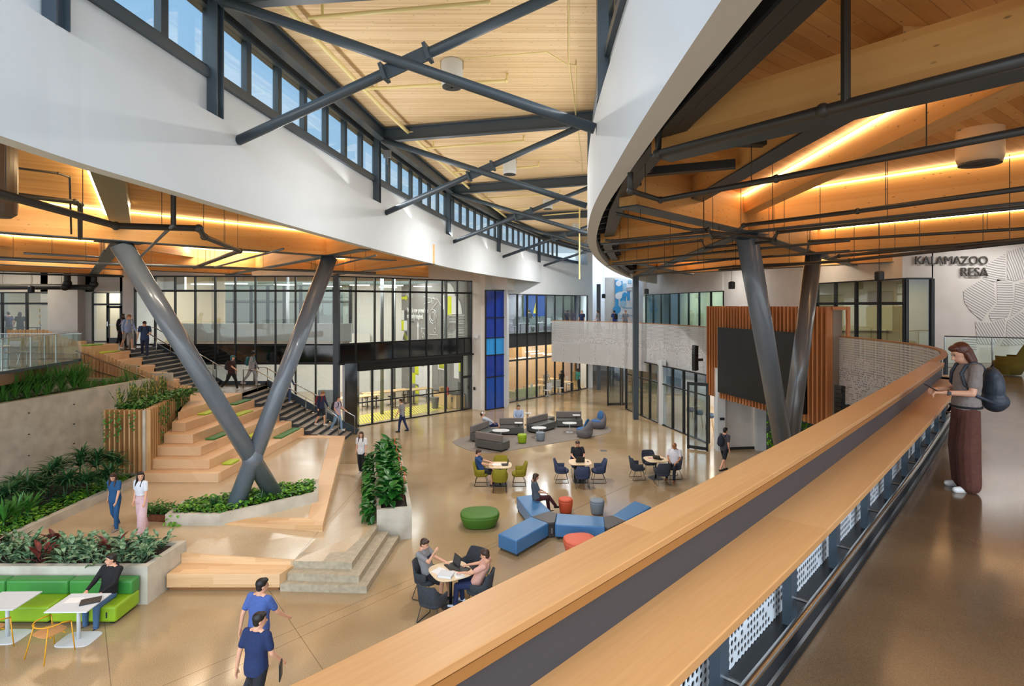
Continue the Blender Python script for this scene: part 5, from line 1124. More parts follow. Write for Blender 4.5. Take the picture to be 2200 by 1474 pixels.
def wchair(loc, rz, lab):
    t = thing('stacking_chair', lab, 'chair', loc, rz, 'white terrace chairs'); MB().box((0,0,.45), (.44,.42,.03)).build('seat', WHITE, t, bevel=.012); MB().box((0,-.22,.66), (.42,.03,.36), M=Matrix.Rotation(.15, 3, 'X')).build('backrest', WHITE, t, bevel=.012)
    for x, y in ((-.18,.16),(.18,.16),(-.18,-.16),(.18,-.16)): MB().tube([(x*.8,y*.8,.44), (x*1.15,y*1.2,0)], .011, 6).build('leg', CHROME, t)
wchair((-17.55,20.6,FL2), 1.45, 'white stacking chair right of the terrace table'); wchair((-17.95,20.3,FL2), 3.1, 'white stacking chair with its back to the camera on the terrace'); wchair((-17.3,18.6,FL2), .9, 'white stacking chair at the far left edge of the terrace')
# ---- lab and back room furniture
WT = pm('bench_plywood', '#caa97c', .5)
def worktable(c, d, lab, z=0, h=.9, rz=0, mat=WT, top=.05, nm='work_table'):
    t = thing(nm, lab, 'table', (c[0], c[1], z), rz); MB().box((0,0,h-top/2), (d[0],d[1],top)).build('tabletop', mat, t)
    for x in (-1, 1):
        for y in (-1, 1): MB().box((x*(d[0]/2-.06),y*(d[1]/2-.06),(h-top)/2), (.05,.05,h-top)).build('leg', DARK, t)
    return t
worktable((-8.5,38.4), (3.2,.9), 'long plywood workbench deep in the lab', rz=.7); worktable((-6.4,39.6), (1.6,.9), 'plywood workbench by the lab back wall', rz=.7); worktable((-9.8,36.3), (3,.9), 'plywood workbench in the middle of the lab', rz=.7)
worktable((-11.2,31.9), (1.5,.7), 'steel trolley bench near the whiteboard in the lab', mat=PIPEG); worktable((-12.6,32.6), (1.8,.8), 'grey machine bench behind the stair rail', mat=PIPEG)
for i, (x, y) in enumerate([(-8.9,37.2),(-8.1,37.9),(-7.3,38.6),(-9.6,37.4),(-7.6,37.1),(-6.6,38.3)]):
    if i == 0:
        st0 = thing('lab_stool', 'black swivel lab stool at the plywood benches', 'stool', (x,y,0), 0, 'black lab stools'); MB().lathe([(0,.6),(.17,.6),(.18,.64),(0,.66)], n=16).build('seat', BLACK, st0); MB().tube([(0,0,.08),(0,0,.6)], .025, 8).build('stem', BLACK, st0); q_ = MB(); [q_.bar((0,0,.06), (.28*math.cos(a*1.257),.28*math.sin(a*1.257),.04), .03, .03) for a in range(5)]; q_.build('star_base', BLACK, st0); reg(st0)
    else: dup(st0, (x,y,0), 0)
t = thing('rolling_whiteboard', 'white rolling board standing in the lab behind the stair rail', 'whiteboard', (-10.3,31.6,0)); MB().box((0,0,1.25), (.95,.03,1.5)).build('board', WHITE, t); [MB().box((x,0,.65), (.04,.05,1.3)).box((x,0,.04), (.04,.5,.05)).build('leg', PIPEG, t) for x in (-.45,.45)]
t = thing('lab_counter', 'plywood counter with a box on it at the right of the lab', 'counter', (-4.2,37.9,0), -.85); MB().box((0,0,.45), (2.6,.7,.86)).build('body', WT, t); MB().box((0,0,.9), (2.7,.75,.04)).build('worktop', DARK, t)
tag(MB().box((-4.6,38.2,1.06), (.5,.4,.28), rz=.3).build('cardboard_box', pm('cardboard', '#b08a55', .8)), 'cardboard box on the lab counter', 'box')
for i, (x, y, l_) in enumerate([(-5.0,37.0,'grey round waste bin left of the extinguisher post'),(-3.75,37.2,'grey round waste bin right of the extinguisher post')]): tag(MB().lathe([(.2,0),(.26,.7),(.24,.7),(0,.68)], (x,y,0), 20).build('waste_bin', PIPEG), l_, 'bin')
tag(MB().lathe([(.06,.8),(.07,.84),(.07,1.25),(.03,1.32),(0,1.36)], (-4.15,36.75,.1), 12).build('fire_extinguisher', pm('alarm_red', '#b3202a', .4)), 'red fire extinguisher on the post in the lab', 'extinguisher')
for x, y, l_ in ((-4.3,36.9,'grey lab post carrying the extinguisher'),(-8.0,35.0,'grey steel post standing on the striped floor'),(-8.4,40.5,'grey steel post deep in the lab'),(-14.2,36,'pale round post behind the upper left glass')): tag(MB().tube([(x,y,0),(x,y,8.9)], .11, 14).build('steel_post', PIPEG, smooth=True), l_, 'post')
tag(MB().box((-14.6,32.3,.5), (.7,.5,1.0)).build('tool_trolley', pm('trolley_blue', '#1f55b5', .5)), 'blue tool trolley glimpsed under the stair landing', 'trolley')
# back room: tables, chairs, sofa, display
for i, (x, y, l_) in enumerate([(1.7,42.2,'oak table near the front of the back room'),(3.9,44.0,'oak table between the seated people in the back room'),(2.9,46.0,'oak table deep in the back room')]): worktable((x,y), (1.7,.8), l_, h=.74, rz=.7)
def tchair(x, y, z, rz, lab, g): 
    t = thing('task_chair', lab, 'chair', (x,y,z), rz, g); MB().box((0,0,.46), (.46,.44,.06)).build('seat', WHITE, t, bevel=.02); MB().box((0,-.24,.78), (.42,.05,.5)).build('backrest', WHITE, t, bevel=.02); MB().tube([(0,0,.05),(0,0,.45)], .03, 8).build('stem', WHITE, t); q_ = MB(); [q_.bar((0,0,.06), (.28*math.cos(a*1.257),.28*math.sin(a*1.257),.04), .03, .03) for a in range(5)]; q_.build('star_base', WHITE, t); return reg(t)
tc0 = tchair(2.6,41.7,0,.5,'white task chair on the ground floor of the back glass room','ground floor task chairs')
for x, y in ((3.6,42.9),(3.0,43.3),(1.2,41.2),(4.6,45.0)): dup(tc0, (x,y,0), x, None)
tc1 = dup(tc0, (1.4,41.3,4.7), .3, 'white task chair in the upper back glass room', 'upper task chairs')
for x, y in ((.2,40.2),(2.6,42.6),(3.9,43.7)): c_ = dup(tc0, (x,y,4.7), x, 'white task chair in the upper back glass room', 'upper task chairs')
for i, (x, y) in enumerate([(.4,41.0),(1.8,42.4),(3.2,43.8)]): worktable((x,y), (1.3,.7), 'white desk with monitors in the upper back room', z=4.65, h=.74, rz=.8, mat=WHITE)['group'] = 'upper desks'
for i, (x, y) in enumerate([(.4,41.0),(.9,41.4),(1.8,42.4),(2.3,42.9),(3.2,43.8),(3.6,44.2)]):
    t = thing('monitor', 'monitor on a white desk in the upper back room', 'monitor', (x,y,5.39), .8, 'upper monitors'); MB().box((0,0,.3), (.55,.04,.34)).build('screen', pm('screen_grey', '#8d939a', .3), t); MB().box((0,.03,.07), (.08,.04,.15)).box((0,.03,.01), (.2,.15,.02)).build('stand', WHITE, t)
t = thing('wall_display', 'blue wall display with a yellow triangle in the upper back room', 'display', (1.9,47.6,6.6), .86); MB().box((0,0,0), (3.0,.1,1.9)).build('frame', BLACK, t); MB().box((0,-.07,0), (2.9,.02,1.8)).build('screen', emis('display_blue', (.02,.12,.75), .9), t); q_ = MB().add([(-.3,-.09,-.6),(.3,-.09,-.6),(0,-.09,.3),(-.3,-.085,-.6),(.3,-.085,-.6),(0,-.085,.3)], [(0,1,2),(5,4,3),(0,3,4,1),(1,4,5,2),(2,5,3,0)]); q_.build('triangle', pm('display_yellow', '#d8c63a', .5), t)
t = thing('green_sofa', 'pale green sofa just inside the back glass room', 'sofa', (1.0,40.9,0), .72); rbox('seat', (2.2,.8,.35), pm('pale_green_fabric', '#93a95a', .8), t, (0,.3,.25), .04); rbox('backrest', (2.2,.16,.55), pm('pale_green_fabric', '#93a95a', .8), t, (0,-.12,.5), .04); [rbox('armrest', (.16,.8,.45), pm('pale_green_fabric', '#93a95a', .8), t, (x,.3,.35), .04) for x in (-1.1,1.1)]
for i, (x, y, z) in enumerate([(.8,41,2.9),(1.9,42.3,3.1),(2.9,43.6,2.95),(1.5,43,3.2),(3.6,44.2,2.9)]): ll = thing('linear_lamp', 'slim glowing bar lamp under the ceiling of the back room', 'lamp', (x,y,z), .72, 'bar lamps in the back room'); MB().box((0,0,0), (1.4,.07,.06)).build('bar', emis('pink_white_lamp', (1,.72,.5), 6), ll); MB().box((-.5,0,(4.0-z)/2), (.01,.01,4.0-z)).box((.5,0,(4.0-z)/2), (.01,.01,4.0-z)).build('cord', BLACK, ll)
# bar stools in the room at the lower right
bs = None
for i, (x, y) in enumerate([(10.2,31.0),(10.5,30.2),(10.8,29.4),(11.1,28.7),(10.0,31.9)]):
    if bs is None:
        bs = thing('bar_stool', 'blue shell bar stool with wooden legs inside the lower right room', 'stool', (x,y,0), 1.2, 'blue bar stools'); MB().lathe([(0,.72),(.19,.73),(.22,.85),(.2,.95),(.17,.86),(0,.75)], n=16).build('seat', pm('stool_blue', '#4d6a92', .6), bs, smooth=True); [MB().tube([(x2*.5,y2*.5,.72),(x2,y2,0)], .015, 6).build('leg', WT, bs) for x2 in (-.2,.2) for y2 in (-.2,.2)]; reg(bs)
    else: dup(bs, (x,y,0), 1.2)
# classroom at the far left: bins shelf, bench
t = thing('parts_shelf', 'shelf of yellow and black parts bins in the upper left classroom', 'shelf', (-28.1,35.4,FL2-.15))
MB().box((0,.15,1.1), (2.4,.1,1.9)).build('back', DARK, t); q_ = MB()
for r in range(5): q_.box((0,-.0,.35+r*.38), (2.4,.35,.03))
q_.build('shelves', DARK, t)
YB = pm('bin_yellow', '#c79a10', .5)
for r in range(5):
    for c_ in range(9): MB().box((-1.05+c_*.26,-.08,.46+r*.38), (.2,.3,.15)).build('bin', YB, t)
worktable((-29.5,34.3), (2.4,.8), 'work table in the upper left classroom', z=FL2, h=.8, mat=DARK)
# ================================================================== PEOPLE
def rotm(lean, side=0): return Matrix.Rotation(-lean, 3, 'X')
def remesh(o, v, sm=4, fac=.6):
    md = o.modifiers.new('remesh', 'REMESH'); md.mode = 'VOXEL'; md.voxel_size = v; md.use_smooth_shade = True
    if sm:
        s_ = o.modifiers.new('smooth', 'SMOOTH'); s_.iterations = sm; s_.factor = fac
def adir(pitch, out, side):
    """limb direction: pitch forward from hanging down, out = away from the body"""
    p, o = math.radians(pitch), math.radians(out); return Vector((side*math.sin(o), math.sin(p)*math.cos(o), -math.cos(p)*math.cos(o)))
def loft(m, secs, n=16):
    o = len(m.v)
    for (c, X, Yv, rx, ry) in secs:
        for k in range(n):
            a = 2*math.pi*k/n; ca, sa = math.cos(a), math.sin(a); m.v.append(tuple(Vector(c) + X*rx*math.copysign(abs(ca)**.85, ca) + Yv*ry*math.copysign(abs(sa)**.85, sa)))
    for i in range(len(secs)-1):
        for k in range(n): m.f.append((o+i*n+k, o+i*n+(k+1) % n, o+(i+1)*n+(k+1) % n, o+(i+1)*n+k))
    m.f.append(tuple(o+k for k in range(n-1, -1, -1))); q = o+(len(secs)-1)*n; m.f.append(tuple(q+k for k in range(n)))
def person(label, loc, head, H=1.75, fem=False, lean=3, seat=None, legs=((12,-5,2),(-14,-28,2)), arms=((15,25,8,5),(-15,10,8,5)), hp=0, hy=0,
           skin=SKIN1, top=None, sleeve='short', bottom=None, short=False, wide=1.0, shoe=None, hair=None, style='short', vx=.013, cap=None, crop=False, hem=None, pack=None, hands='loose', roll=0, z0=None, fat=1.0, hood=False, eyes=True):
    """legs: per side (thigh pitch, shin pitch, out); arms: per side (upper pitch, fore pitch, upper out, fore out); side order left(-x), right(+x); facing +Y locally"""
    U = rotm(math.radians(lean)) @ V3(0,0,1); Fw = rotm(math.radians(lean)) @ V3(0,1,0); Xv = V3(1,0,0)
    tl, sl, ank = .245*H, .235*H, .045*H; hw = .05*H; sh = (.098 if fem else .108)*H
    J = {}; drop = []
    for i, s_ in ((0, -1), (1, 1)):
        th, shn, ou = legs[i]; k_ = V3(s_*hw,0,-.02*H) + adir(th, ou, s_)*tl; a_ = k_ + adir(shn, ou*.4, s_)*sl; J['k%d' % i] = k_; J['a%d' % i] = a_; drop.append(a_.z-ank)
    pz = -min(drop) if seat is None else seat+.085*H/1.75*1.0
    P0 = V3(0,0,pz)
    for k_ in list(J): J[k_] = J[k_] + P0
    hipc = P0; 
    nb = P0 + U*.295*H; S_ = [nb + V3(s_*sh,0,0) - U*.012*H for s_ in (-1, 1)]
    E_, W_ = [], []
    for i, s_ in ((0, -1), (1, 1)):
        up, fp, uo, fo = arms[i]; e1 = S_[i] + adir(up, uo, s_)*.168*H; w1 = e1 + adir(fp, fo, s_)*.145*H; E_.append(e1); W_.append(w1)
    hd = Matrix.Rotation(math.radians(hy), 3, 'Z') @ rotm(math.radians(lean*.6+hp)); hu = hd @ V3(0,0,1); hf = hd @ V3(0,1,0); hx = hd @ V3(1,0,0)
    nk = nb + U*.028*H; HC = nk + hu*.066*H + hf*.018*H
    f = fat
    m = MB()
    # torso core
    T = [(-.045,.072,.055),(0,.088,.062),(.05,.083,.058),(.11,.070 if fem else .078,.052),(.17,.078 if fem else .086,.058),(.235,.088 if fem else .097,.058),(.275,.070,.046),(.30,.036,.036),(.345,.031,.033)]
    secs = [(P0+U*h*H, Xv, Fw, rx*H*f, ry*H*f) for h, rx, ry in T]; loft(m, secs)
    m.caps(nb, HC-hu*.02*H, .031*H, .03*H)
    # head
    Mh = Matrix((hx, hf, hu)).transposed()
    m.ell(HC+hu*.012*H, (.044*H,.053*H,.055*H), 18, 14, Mh); m.ell(HC-hu*.026*H+hf*.014*H, (.034*H,.038*H,.040*H), 16, 10, Mh)
    m.caps(HC+hf*.050*H+hu*.006*H, HC+hf*.062*H-hu*.014*H, .006*H, .0095*H, 8); m.ell(HC+hf*.050*H-hu*.034*H, (.014*H,.006*H,.005*H), 8, 6, Mh)
    for s_ in (-1, 1): m.ell(HC+hx*s_*.045*H-hu*.003*H-hf*.004*H, (.005*H,.011*H,.017*H), 8, 6, Mh)
    for i, s_ in ((0, -1), (1, 1)):
        m.caps(S_[i]-V3(s_*.02*H,0,0), S_[i], .030*H, .031*H); m.caps(nb+U*.022*H, S_[i]-V3(s_*.01*H,0,0), .026*H, .022*H); m.caps(S_[i], E_[i], .0285*H*f, .022*H); m.caps(E_[i], W_[i], .0225*H, .0145*H)
        # hand
        fd = (W_[i]-E_[i]).normalized(); side = V3(-s_,0,0) if abs(fd.x) < .9 else V3(0,1,0); pn = fd.cross(side).normalized(); sd = pn.cross(fd).normalized()
        curl = {'loose': .35, 'hold': .8, 'flat': .1}[hands if isinstance(hands, str) else hands[i]]
        if abs(fd.z) > .5: sd, pn = V3(0,1,0), V3(-s_,0,0)     # hanging arms: palm towards the body, knuckles in a fore-aft row
        else: pn = V3(0,0,-1) if True else pn; sd = fd.cross(pn).normalized()
        kb = W_[i]+fd*.052*H
        for j in (-1.1,-.35,.4,1.1): m.caps(W_[i]+fd*.008*H+sd*j*.004*H, kb+sd*j*.0088*H, .0098*H, .0078*H, 8)
        for j, L_ in ((-1.35,.033),(-.45,.040),(.45,.038),(1.3,.030)):
            b_ = kb+sd*j*.0088*H; q1 = (fd*math.cos(curl)+pn*math.sin(curl)); q2 = (fd*math.cos(curl*2.2)+pn*math.sin(curl*2.2))
            m.caps(b_, b_+q1*L_*.55*H, .0068*H, .006*H, 8); m.caps(b_+q1*L_*.55*H, b_+q1*L_*.55*H+q2*L_*.5*H, .006*H, .005*H, 8)
        ts = sd*(1 if abs(fd.z) > .5 else s_*-1 if sd.x*s_ > 0 else s_)*1.0
        if abs(fd.z) > .5: ts = V3(0,1,0)
        else: ts = sd if sd.x*s_ < 0 else -sd
        m.caps(W_[i]+fd*.014*H+ts*.010*H, W_[i]+fd*.036*H+ts*.026*H+pn*.008*H, .0078*H, .0068*H, 8); m.caps(W_[i]+fd*.036*H+ts*.026*H+pn*.008*H, W_[i]+fd*.056*H+ts*.028*H+pn*.016*H, .0065*H, .0052*H, 8)
        hp_ = P0+V3(s_*hw,0,-.02*H); kk, aa = J['k%d' % i], J['a%d' % i]
        m.caps(hp_, kk, .052*H*f, .033*H); m.caps(kk, aa, .032*H, .020*H); m.caps(kk.lerp(aa,.18)-V3(0,.008*H,0), kk.lerp(aa,.5), .030*H, .024*H)
        ft = adir(90, 6, s_); m.caps(aa-V3(0,.012*H,.018*H), aa+ft*.085*H-V3(0,0,.028*H), .021*H, .015*H)
    body = m.build('person', skin); remesh(body, vx, 2, .5); body.location = loc if z0 is None else (loc[0], loc[1], z0); body.rotation_euler = (0,0,head); tag(body, label, 'person')
    # clothes
    g = .0065*H
    if top:
        m = MB(); hem = hem if hem is not None else (-.065 if not crop else .075); TT = [(hem,.096,.070)] + [(h, rx+.010+(.006 if h < .2 else 0), ry+.011+(.005 if h < .2 else 0)) for h, rx, ry in T if h > hem+.02 and h < .28] + [(.290,.066,.050),(.312,.041,.042)]
        loft(m, [(P0+U*h*H, Xv, Fw, rx*H*f, ry*H*f) for h, rx, ry in TT])
        for i, s_ in ((0, -1), (1, 1)):
            m.caps(S_[i]-V3(s_*.03*H,0,0), S_[i]+V3(0,0,-.004*H), .037*H, .038*H)
            if sleeve == 'long': m.caps(S_[i], E_[i], .037*H, .031*H); m.caps(E_[i], W_[i], .031*H, .021*H)
            elif sleeve == 'short': m.caps(S_[i], S_[i].lerp(E_[i],.66), .037*H, .034*H)
        if hood: m.ell(nb-Fw*.035*H+U*.012*H, (.06*H,.04*H,.035*H), 12, 8)
        o = m.build('jacket' if sleeve == 'long' else 'shirt', top, body); remesh(o, vx, 3, .6)
    if bottom:
        m = MB(); loft(m, [(P0+U*h*H, Xv, Fw, rx*H*f, ry*H*f) for h, rx, ry in ((-.06,.085,.066),(-.02,.096,.072),(.03,.092,.066),(.07,.080,.060))])
        for i, s_ in ((0, -1), (1, 1)):
            hp_ = P0+V3(s_*hw,0,-.02*H); kk, aa = J['k%d' % i], J['a%d' % i]; m.caps(hp_, kk if not short else hp_.lerp(kk,.85), .058*H*f, (.040 if not short else .046)*H*(wide if not short else 1))
            if not short: m.caps(kk, aa+V3(0,0,.008*H) if wide > 1.2 else aa, .039*H*wide, .030*H*wide**1.3)
        o = m.build('shorts' if short else 'trousers', bottom, body); remesh(o, vx, 3, .6)
    if shoe:
        for i, s_ in ((0, -1), (1, 1)):
            aa = J['a%d' % i]; ft = adir(90, 6, s_); m = MB().caps(aa-V3(0,.018*H,.022*H), aa+ft*.092*H-V3(0,0,.028*H), .0255*H, .0185*H).caps(aa-V3(0,.012*H,.030*H), aa+ft*.088*H-V3(0,0,.034*H), .020*H, .016*H)
            o = m.build('shoe', shoe, body); remesh(o, vx, 1, .5)
    if hair:
        m = MB(); m.ell(HC+hu*.028*H-hf*.010*H, (.0505*H,.0555*H,.051*H), 18, 12, Mh); m.ell(HC-hf*.024*H-hu*.004*H, (.042*H,.036*H,.044*H), 14, 10, Mh)
        if style != 'bald': m.ell(HC+hu*.050*H+hf*.024*H, (.040*H,.034*H,.022*H), 12, 8, Mh)
        if style in ('long', 'bob'):
            L_ = .17 if style == 'long' else .07
            for s_ in (-1, 1): m.caps(HC+hx*s_*.038*H-hf*.012*H, HC+hx*s_*.042*H-hf*.016*H-hu*L_*H*.9, .022*H, .019*H if style == 'bob' else .012*H, 10)
            m.caps(HC-hf*.036*H, HC-hf*.040*H-hu*L_*H, .036*H, .022*H if style == 'long' else .030*H, 12)
            if style == 'long': [m.caps(HC+hx*s_*.043*H, nb+Xv*s_*.05*H+Fw*.052*H-U*.06*H, .016*H, .014*H, 8) for s_ in (-1, 1)]
        if style == 'afro': m.ell(HC+hu*.03*H-hf*.012*H, (.062*H,.062*H,.06*H), 16, 12, Mh)
        if style == 'bun': m.ell(HC-hf*.06*H+hu*.03*H, (.022*H,.02*H,.022*H), 10, 8, Mh); m.ell(HC-hf*.02*H, (.046*H,.045*H,.045*H), 12, 10, Mh)
        if style == 'wavy': [m.ell(HC+hx*s_*.036*H-hf*.02*H-hu*q*H, (.026*H,.026*H,.03*H), 10, 8, Mh) for s_ in (-1, 0, 1) for q in (.0, .035, .065)]
        o = m.build('hair', hair, body); remesh(o, vx*.8, 1, .4)
    if cap: MB().ell(HC+hu*.040*H, (.05*H,.056*H,.038*H), 16, 10, Mh).caps(HC+hu*.036*H+hf*.05*H, HC+hu*.030*H+hf*.085*H, .018*H, .014*H, 10).build('cap', cap, body, smooth=True)
    if eyes:
        m = MB(); [m.ell(HC+hf*.0495*H+hx*s_*.017*H+hu*.008*H, (.0055*H,.003*H,.0035*H), 8, 6, Mh) for s_ in (-1, 1)]; [m.bar(HC+hf*.051*H+hx*s_*.010*H+hu*.019*H, HC+hf*.049*H+hx*s_*.026*H+hu*.018*H, .004*H, .003*H) for s_ in (-1, 1)]; m.build('eyes', BLACK, body)
    if pack:
        c = P0+U*.165*H-Fw*.125*H; M3 = Matrix((Xv, Fw, U)).transposed(); bp_ = thing('backpack', label.split(' ')[0] and 'backpack', None, (0,0,0)); del bp_['label']; bp_.parent = body
        m = MB(); m.ell(c, (.085*H,.06*H,.135*H), 18, 14, M3); m.ell(c-U*.05*H-Fw*.02*H, (.08*H,.05*H,.075*H), 16, 12, M3); o = m.build('bag_body', pack, bp_); remesh(o, vx, 2)
        for s_ in (-1, 1):
            MB().tube([nb+Xv*s_*.055*H-Fw*.07*H-U*.02*H, nb+Xv*s_*.056*H+U*.022*H, nb+Xv*s_*.06*H+Fw*.062*H-U*.02*H, P0+U*.18*H+Xv*s_*.078*H+Fw*.062*H, P0+U*.11*H+Xv*s_*.09*H-Fw*.03*H], .012*H, 8).build('shoulder_strap', pack, bp_, smooth=True)
    body['_w'] = 0; del body['_w']
    inf = dict(P0=P0, nb=nb, W=W_, E=E_, HC=HC, U=U, Fw=Fw, H=H, S=S_, J=J, hf=hf, hu=hu, hx=hx); return body, inf
def C_(n, c, c2=None, r=.85): return pm(n, c, r, c2=c2, scale=25)
BRH = pm('brown_hair', '#3a2318', .5); DKH = pm('dark_hair', '#17110e', .5); AUB = pm('auburn_hair', '#5c2c19', .45, c2='#43200f', scale=30, stretch=(6,6,.6)); BLH = pm('light_brown_hair', '#8b5d38', .5); BLK = C_('black_cloth', '#15161a'); NVY = C_('navy_cloth', '#1e2c55', '#19264a'); DNM = C_('denim', '#4b6c92', '#3b597c')
WHC = C_('white_cloth', '#dcdada'); GRY = C_('grey_tee', '#8b8b8d', '#7f7f82'); WSH = pm('white_shoe', '#dedcd8', .6); BSH = pm('black_shoe', '#17171a', .5)
def gp(u, v, z): p = at('U', u, v, z); return (p.x, p.y, z)
rad = math.radians
# --- the woman at the bar (nearest)
PV = C_('taupe_tee', '#8b8079', '#7e736d'); BRN = C_('brown_trousers', '#5d3325', '#50291d')
w1, wi = person('woman in taupe tee and wide brown trousers reading her phone at the bar', (5.28, 6.62, FL2), rad(78), H=1.72, fem=True, lean=-3, legs=((4,-2,3),(0,-4,3)), arms=((14,88,10,-20),(10,92,8,-26)), hp=26, hem=.0,
          top=PV, bottom=BRN, wide=1.8, shoe=WSH, hair=AUB, style='bob', vx=.0075, hands='hold')
H = 1.72
MB().tube([wi['P0']+wi['U']*.022*H+V3(.104*H*math.cos(a),.082*H*math.sin(a),0) for a in [k*math.pi/12 for k in range(25)]], .012, 8).build('belt', BLK, w1, smooth=True)
hc_ = (wi['W'][0]+wi['W'][1])/2+V3(0,.10,.035)
ph = thing('smartphone', 'dark smartphone held by the woman at the bar', 'phone', tuple(Matrix.Translation(w1.location) @ Matrix.Rotation(rad(78), 4, 'Z') @ hc_), rad(78)); MB().box((0,0,0), (.072,.145,.009), M=Matrix.Rotation(.55, 3, 'X')).build('case', BLACK, ph, bevel=.003)
MB().tube([wi['W'][0]+(wi['E'][0]-wi['W'][0]).normalized()*.03+V3(.027*math.cos(a),0,.027*math.sin(a)) for a in [k*math.pi/6 for k in range(13)]], .006, 6).build('watch_strap', BLACK, w1); MB().box(wi['W'][0]+(wi['E'][0]-wi['W'][0]).normalized()*.03+V3(-.03,0,0), (.012,.035,.04)).build('watch', BLACK, w1)
bk = thing('backpack', 'large translucent blue grey backpack on the woman at the bar', 'backpack', tuple(w1.location), rad(78)); P0, U, Fw = wi['P0'], wi['U'], wi['Fw']
BKM = pm('mesh_bag', '#3a414d', .5, c2='#272d37', scale=18, bump=.3)
m = MB(); c = P0+U*.13*H-Fw*.165*H; m.ell(c+U*.05+Fw*.02, (.14,.10,.23), 20, 14); m.ell(c-U*.10-Fw*.0, (.15,.125,.13), 18, 12); m.ell(c+U*.17+Fw*.04, (.11,.075,.12), 16, 10); o = m.build('bag_body', BKM, bk); remesh(o, .01, 2)
MB().ell(c-U*.10-Fw*.075, (.11,.06,.09), 14, 10).build('front_pocket', BKM, bk, smooth=True); MB().tube([c+U*.27+Fw*.05+V3(-.03,0,0), c+U*.33+Fw*.03, c+U*.27+Fw*.05+V3(.03,0,0)], .008, 6).build('grab_loop', BLACK, bk, smooth=True)
for s_ in (-1, 1):
    a = wi['nb']+V3(s_*.10,0,0); MB().tube([a-Fw*.12-U*.03, a-Fw*.07+U*.028, a+U*.045, a+Fw*.075-U*.0, a+Fw*.118-U*.09, P0+U*.30+V3(s_*.145,0,0)+Fw*.10, P0+U*.18+V3(s_*.165,0,0)-Fw*.02, c-U*.14+V3(s_*.1,0,0)], .018, 8).build('shoulder_strap', BKM, bk, smooth=True)
# --- walkers
person('woman with long brown hair in blue scrubs walking beside the raised bed', gp(247,1138,.6), rad(172), H=1.58, fem=True, top=C_('scrub_blue', '#1f5585', '#1a4a75'), bottom=C_('scrub_blue', '#1f5585'), shoe=pm('grey_shoe', '#8f8c8a', .6), hair=BRH, style='long', hp=18, hy=20, legs=((10,0,3),(-6,-30,3)))
person('woman with long dark hair in white crop top and wide pale pink trousers', gp(304,1143,.6), rad(165), H=1.64, fem=True, top=C_('white_knit', '#d9dce4'), crop=True, bottom=C_('pale_pink', '#dcbcc0', '#cfaeb4'), wide=1.75, shoe=WSH, hair=DKH, style='long', hy=50, legs=((12,4,3),(-12,-16,3)), arms=((10,30,14,20),(-4,20,8,-8)))
person('man in blue polo shirt walking away across the lobby', gp(556,1464,0), rad(-18), H=1.83, top=C_('blue_polo', '#4a64a4', '#42599a'), bottom=C_('dark_trousers', '#23262e'), shoe=BSH, hair=DKH, hy=-30, legs=((20,5,2),(-20,-40,2)), arms=((-22,-5,14,8),(24,48,14,10)), fat=1.06)
person('man in navy tee walking nearest the camera with a tablet in his right hand', gp(550,1560,0), rad(-15), H=1.80, top=C_('navy_tee', '#1c2f5c', '#172850'), bottom=C_('dark_shorts', '#1b1d24'), short=True, shoe=BSH, hair=DKH, hy=-40, legs=((18,0,2),(-16,-35,2)), arms=((-18,-4,12,8),(2,40,14,12)), fat=1.06)
person('woman in white blouse and black trousers walking towards the camera', gp(777,1019,.17), rad(176), H=1.66, fem=True, top=WHC, bottom=C_('black_trousers', '#18181b'), wide=1.25, shoe=WSH, hair=BRH, style='long', legs=((9,2,2),(-8,-18,2)))
person('man in grey tee and dark blue trousers passing the lab glass', gp(864,928,0), rad(80), H=1.75, top=GRY, bottom=NVY, shoe=BSH, hair=BRH, legs=((14,5,2),(-14,-24,2)), fat=1.0)
person('student in open navy jacket over pink with red backpack at the stair foot', gp(690,914,.80), rad(-110), H=1.72, top=C_('navy_jacket', '#1f2440'), sleeve='long', bottom=C_('dark_shorts', '#1b1d24'), short=True, shoe=WSH, hair=BLH, hp=25, pack=C_('red_bag', '#7a1a20'), legs=((16,0,2),(-10,-28,2)))
person('student in lavender tee and light jeans beside the end of the handrail', gp(725,926,.40), rad(-105), H=1.76, top=C_('lavender_tee', '#b0a3b6'), bottom=C_('light_denim', '#7f9bb8'), shoe=WSH, hair=BRH, pack=C_('dark_bag', '#2a2c31'), legs=((18,4,2),(-14,-30,2)), arms=((10,60,10,0),(-10,40,8,0)))
person('student in shorts descending behind the right leg of the crossed columns', gp(602,875,1.77), rad(-105), H=1.72, top=C_('pale_tee', '#c9c6c9'), bottom=C_('pale_shorts', '#d0ccd0'), short=True, shoe=BSH, hair=BRH, eyes=False)
person('student in blue jumper going down the stairs by the glass', gp(617,866,1.80), rad(-110), H=1.7, top=C_('dusk_blue', '#3b4a74'), sleeve='long', bottom=C_('dusk_blue2', '#4a5a84'), shoe=WSH, hair=BRH, eyes=False)
person('student in maroon tee and teal cap crossing the stair landing', gp(497,838,2.58), rad(-95), H=1.72, top=C_('maroon_tee', '#3a1c1c'), bottom=BLK, shoe=WSH, hair=pm('teal_hair', '#1d5f74', .5), style='bob', cap=C_('teal_cap', '#4a7a6c'), pack=C_('dark_bag', '#2a2c31'), legs=((24,10,2),(-22,-40,2)), arms=((-5,10,10,5),(35,60,10,5)), fat=1.1)
person('student in grey hoodie and teal backpack on the stair landing', gp(541,828,2.58), rad(-80), H=1.78, top=C_('grey_hoodie', '#9c9ba0'), sleeve='long', bottom=C_('grey_sweats', '#a3a2a6'), shoe=WSH, hair=DKH, style='afro', skin=SKIN2, pack=C_('teal_bag', '#2c6a78'), legs=((20,8,2),(-24,-40,2)))
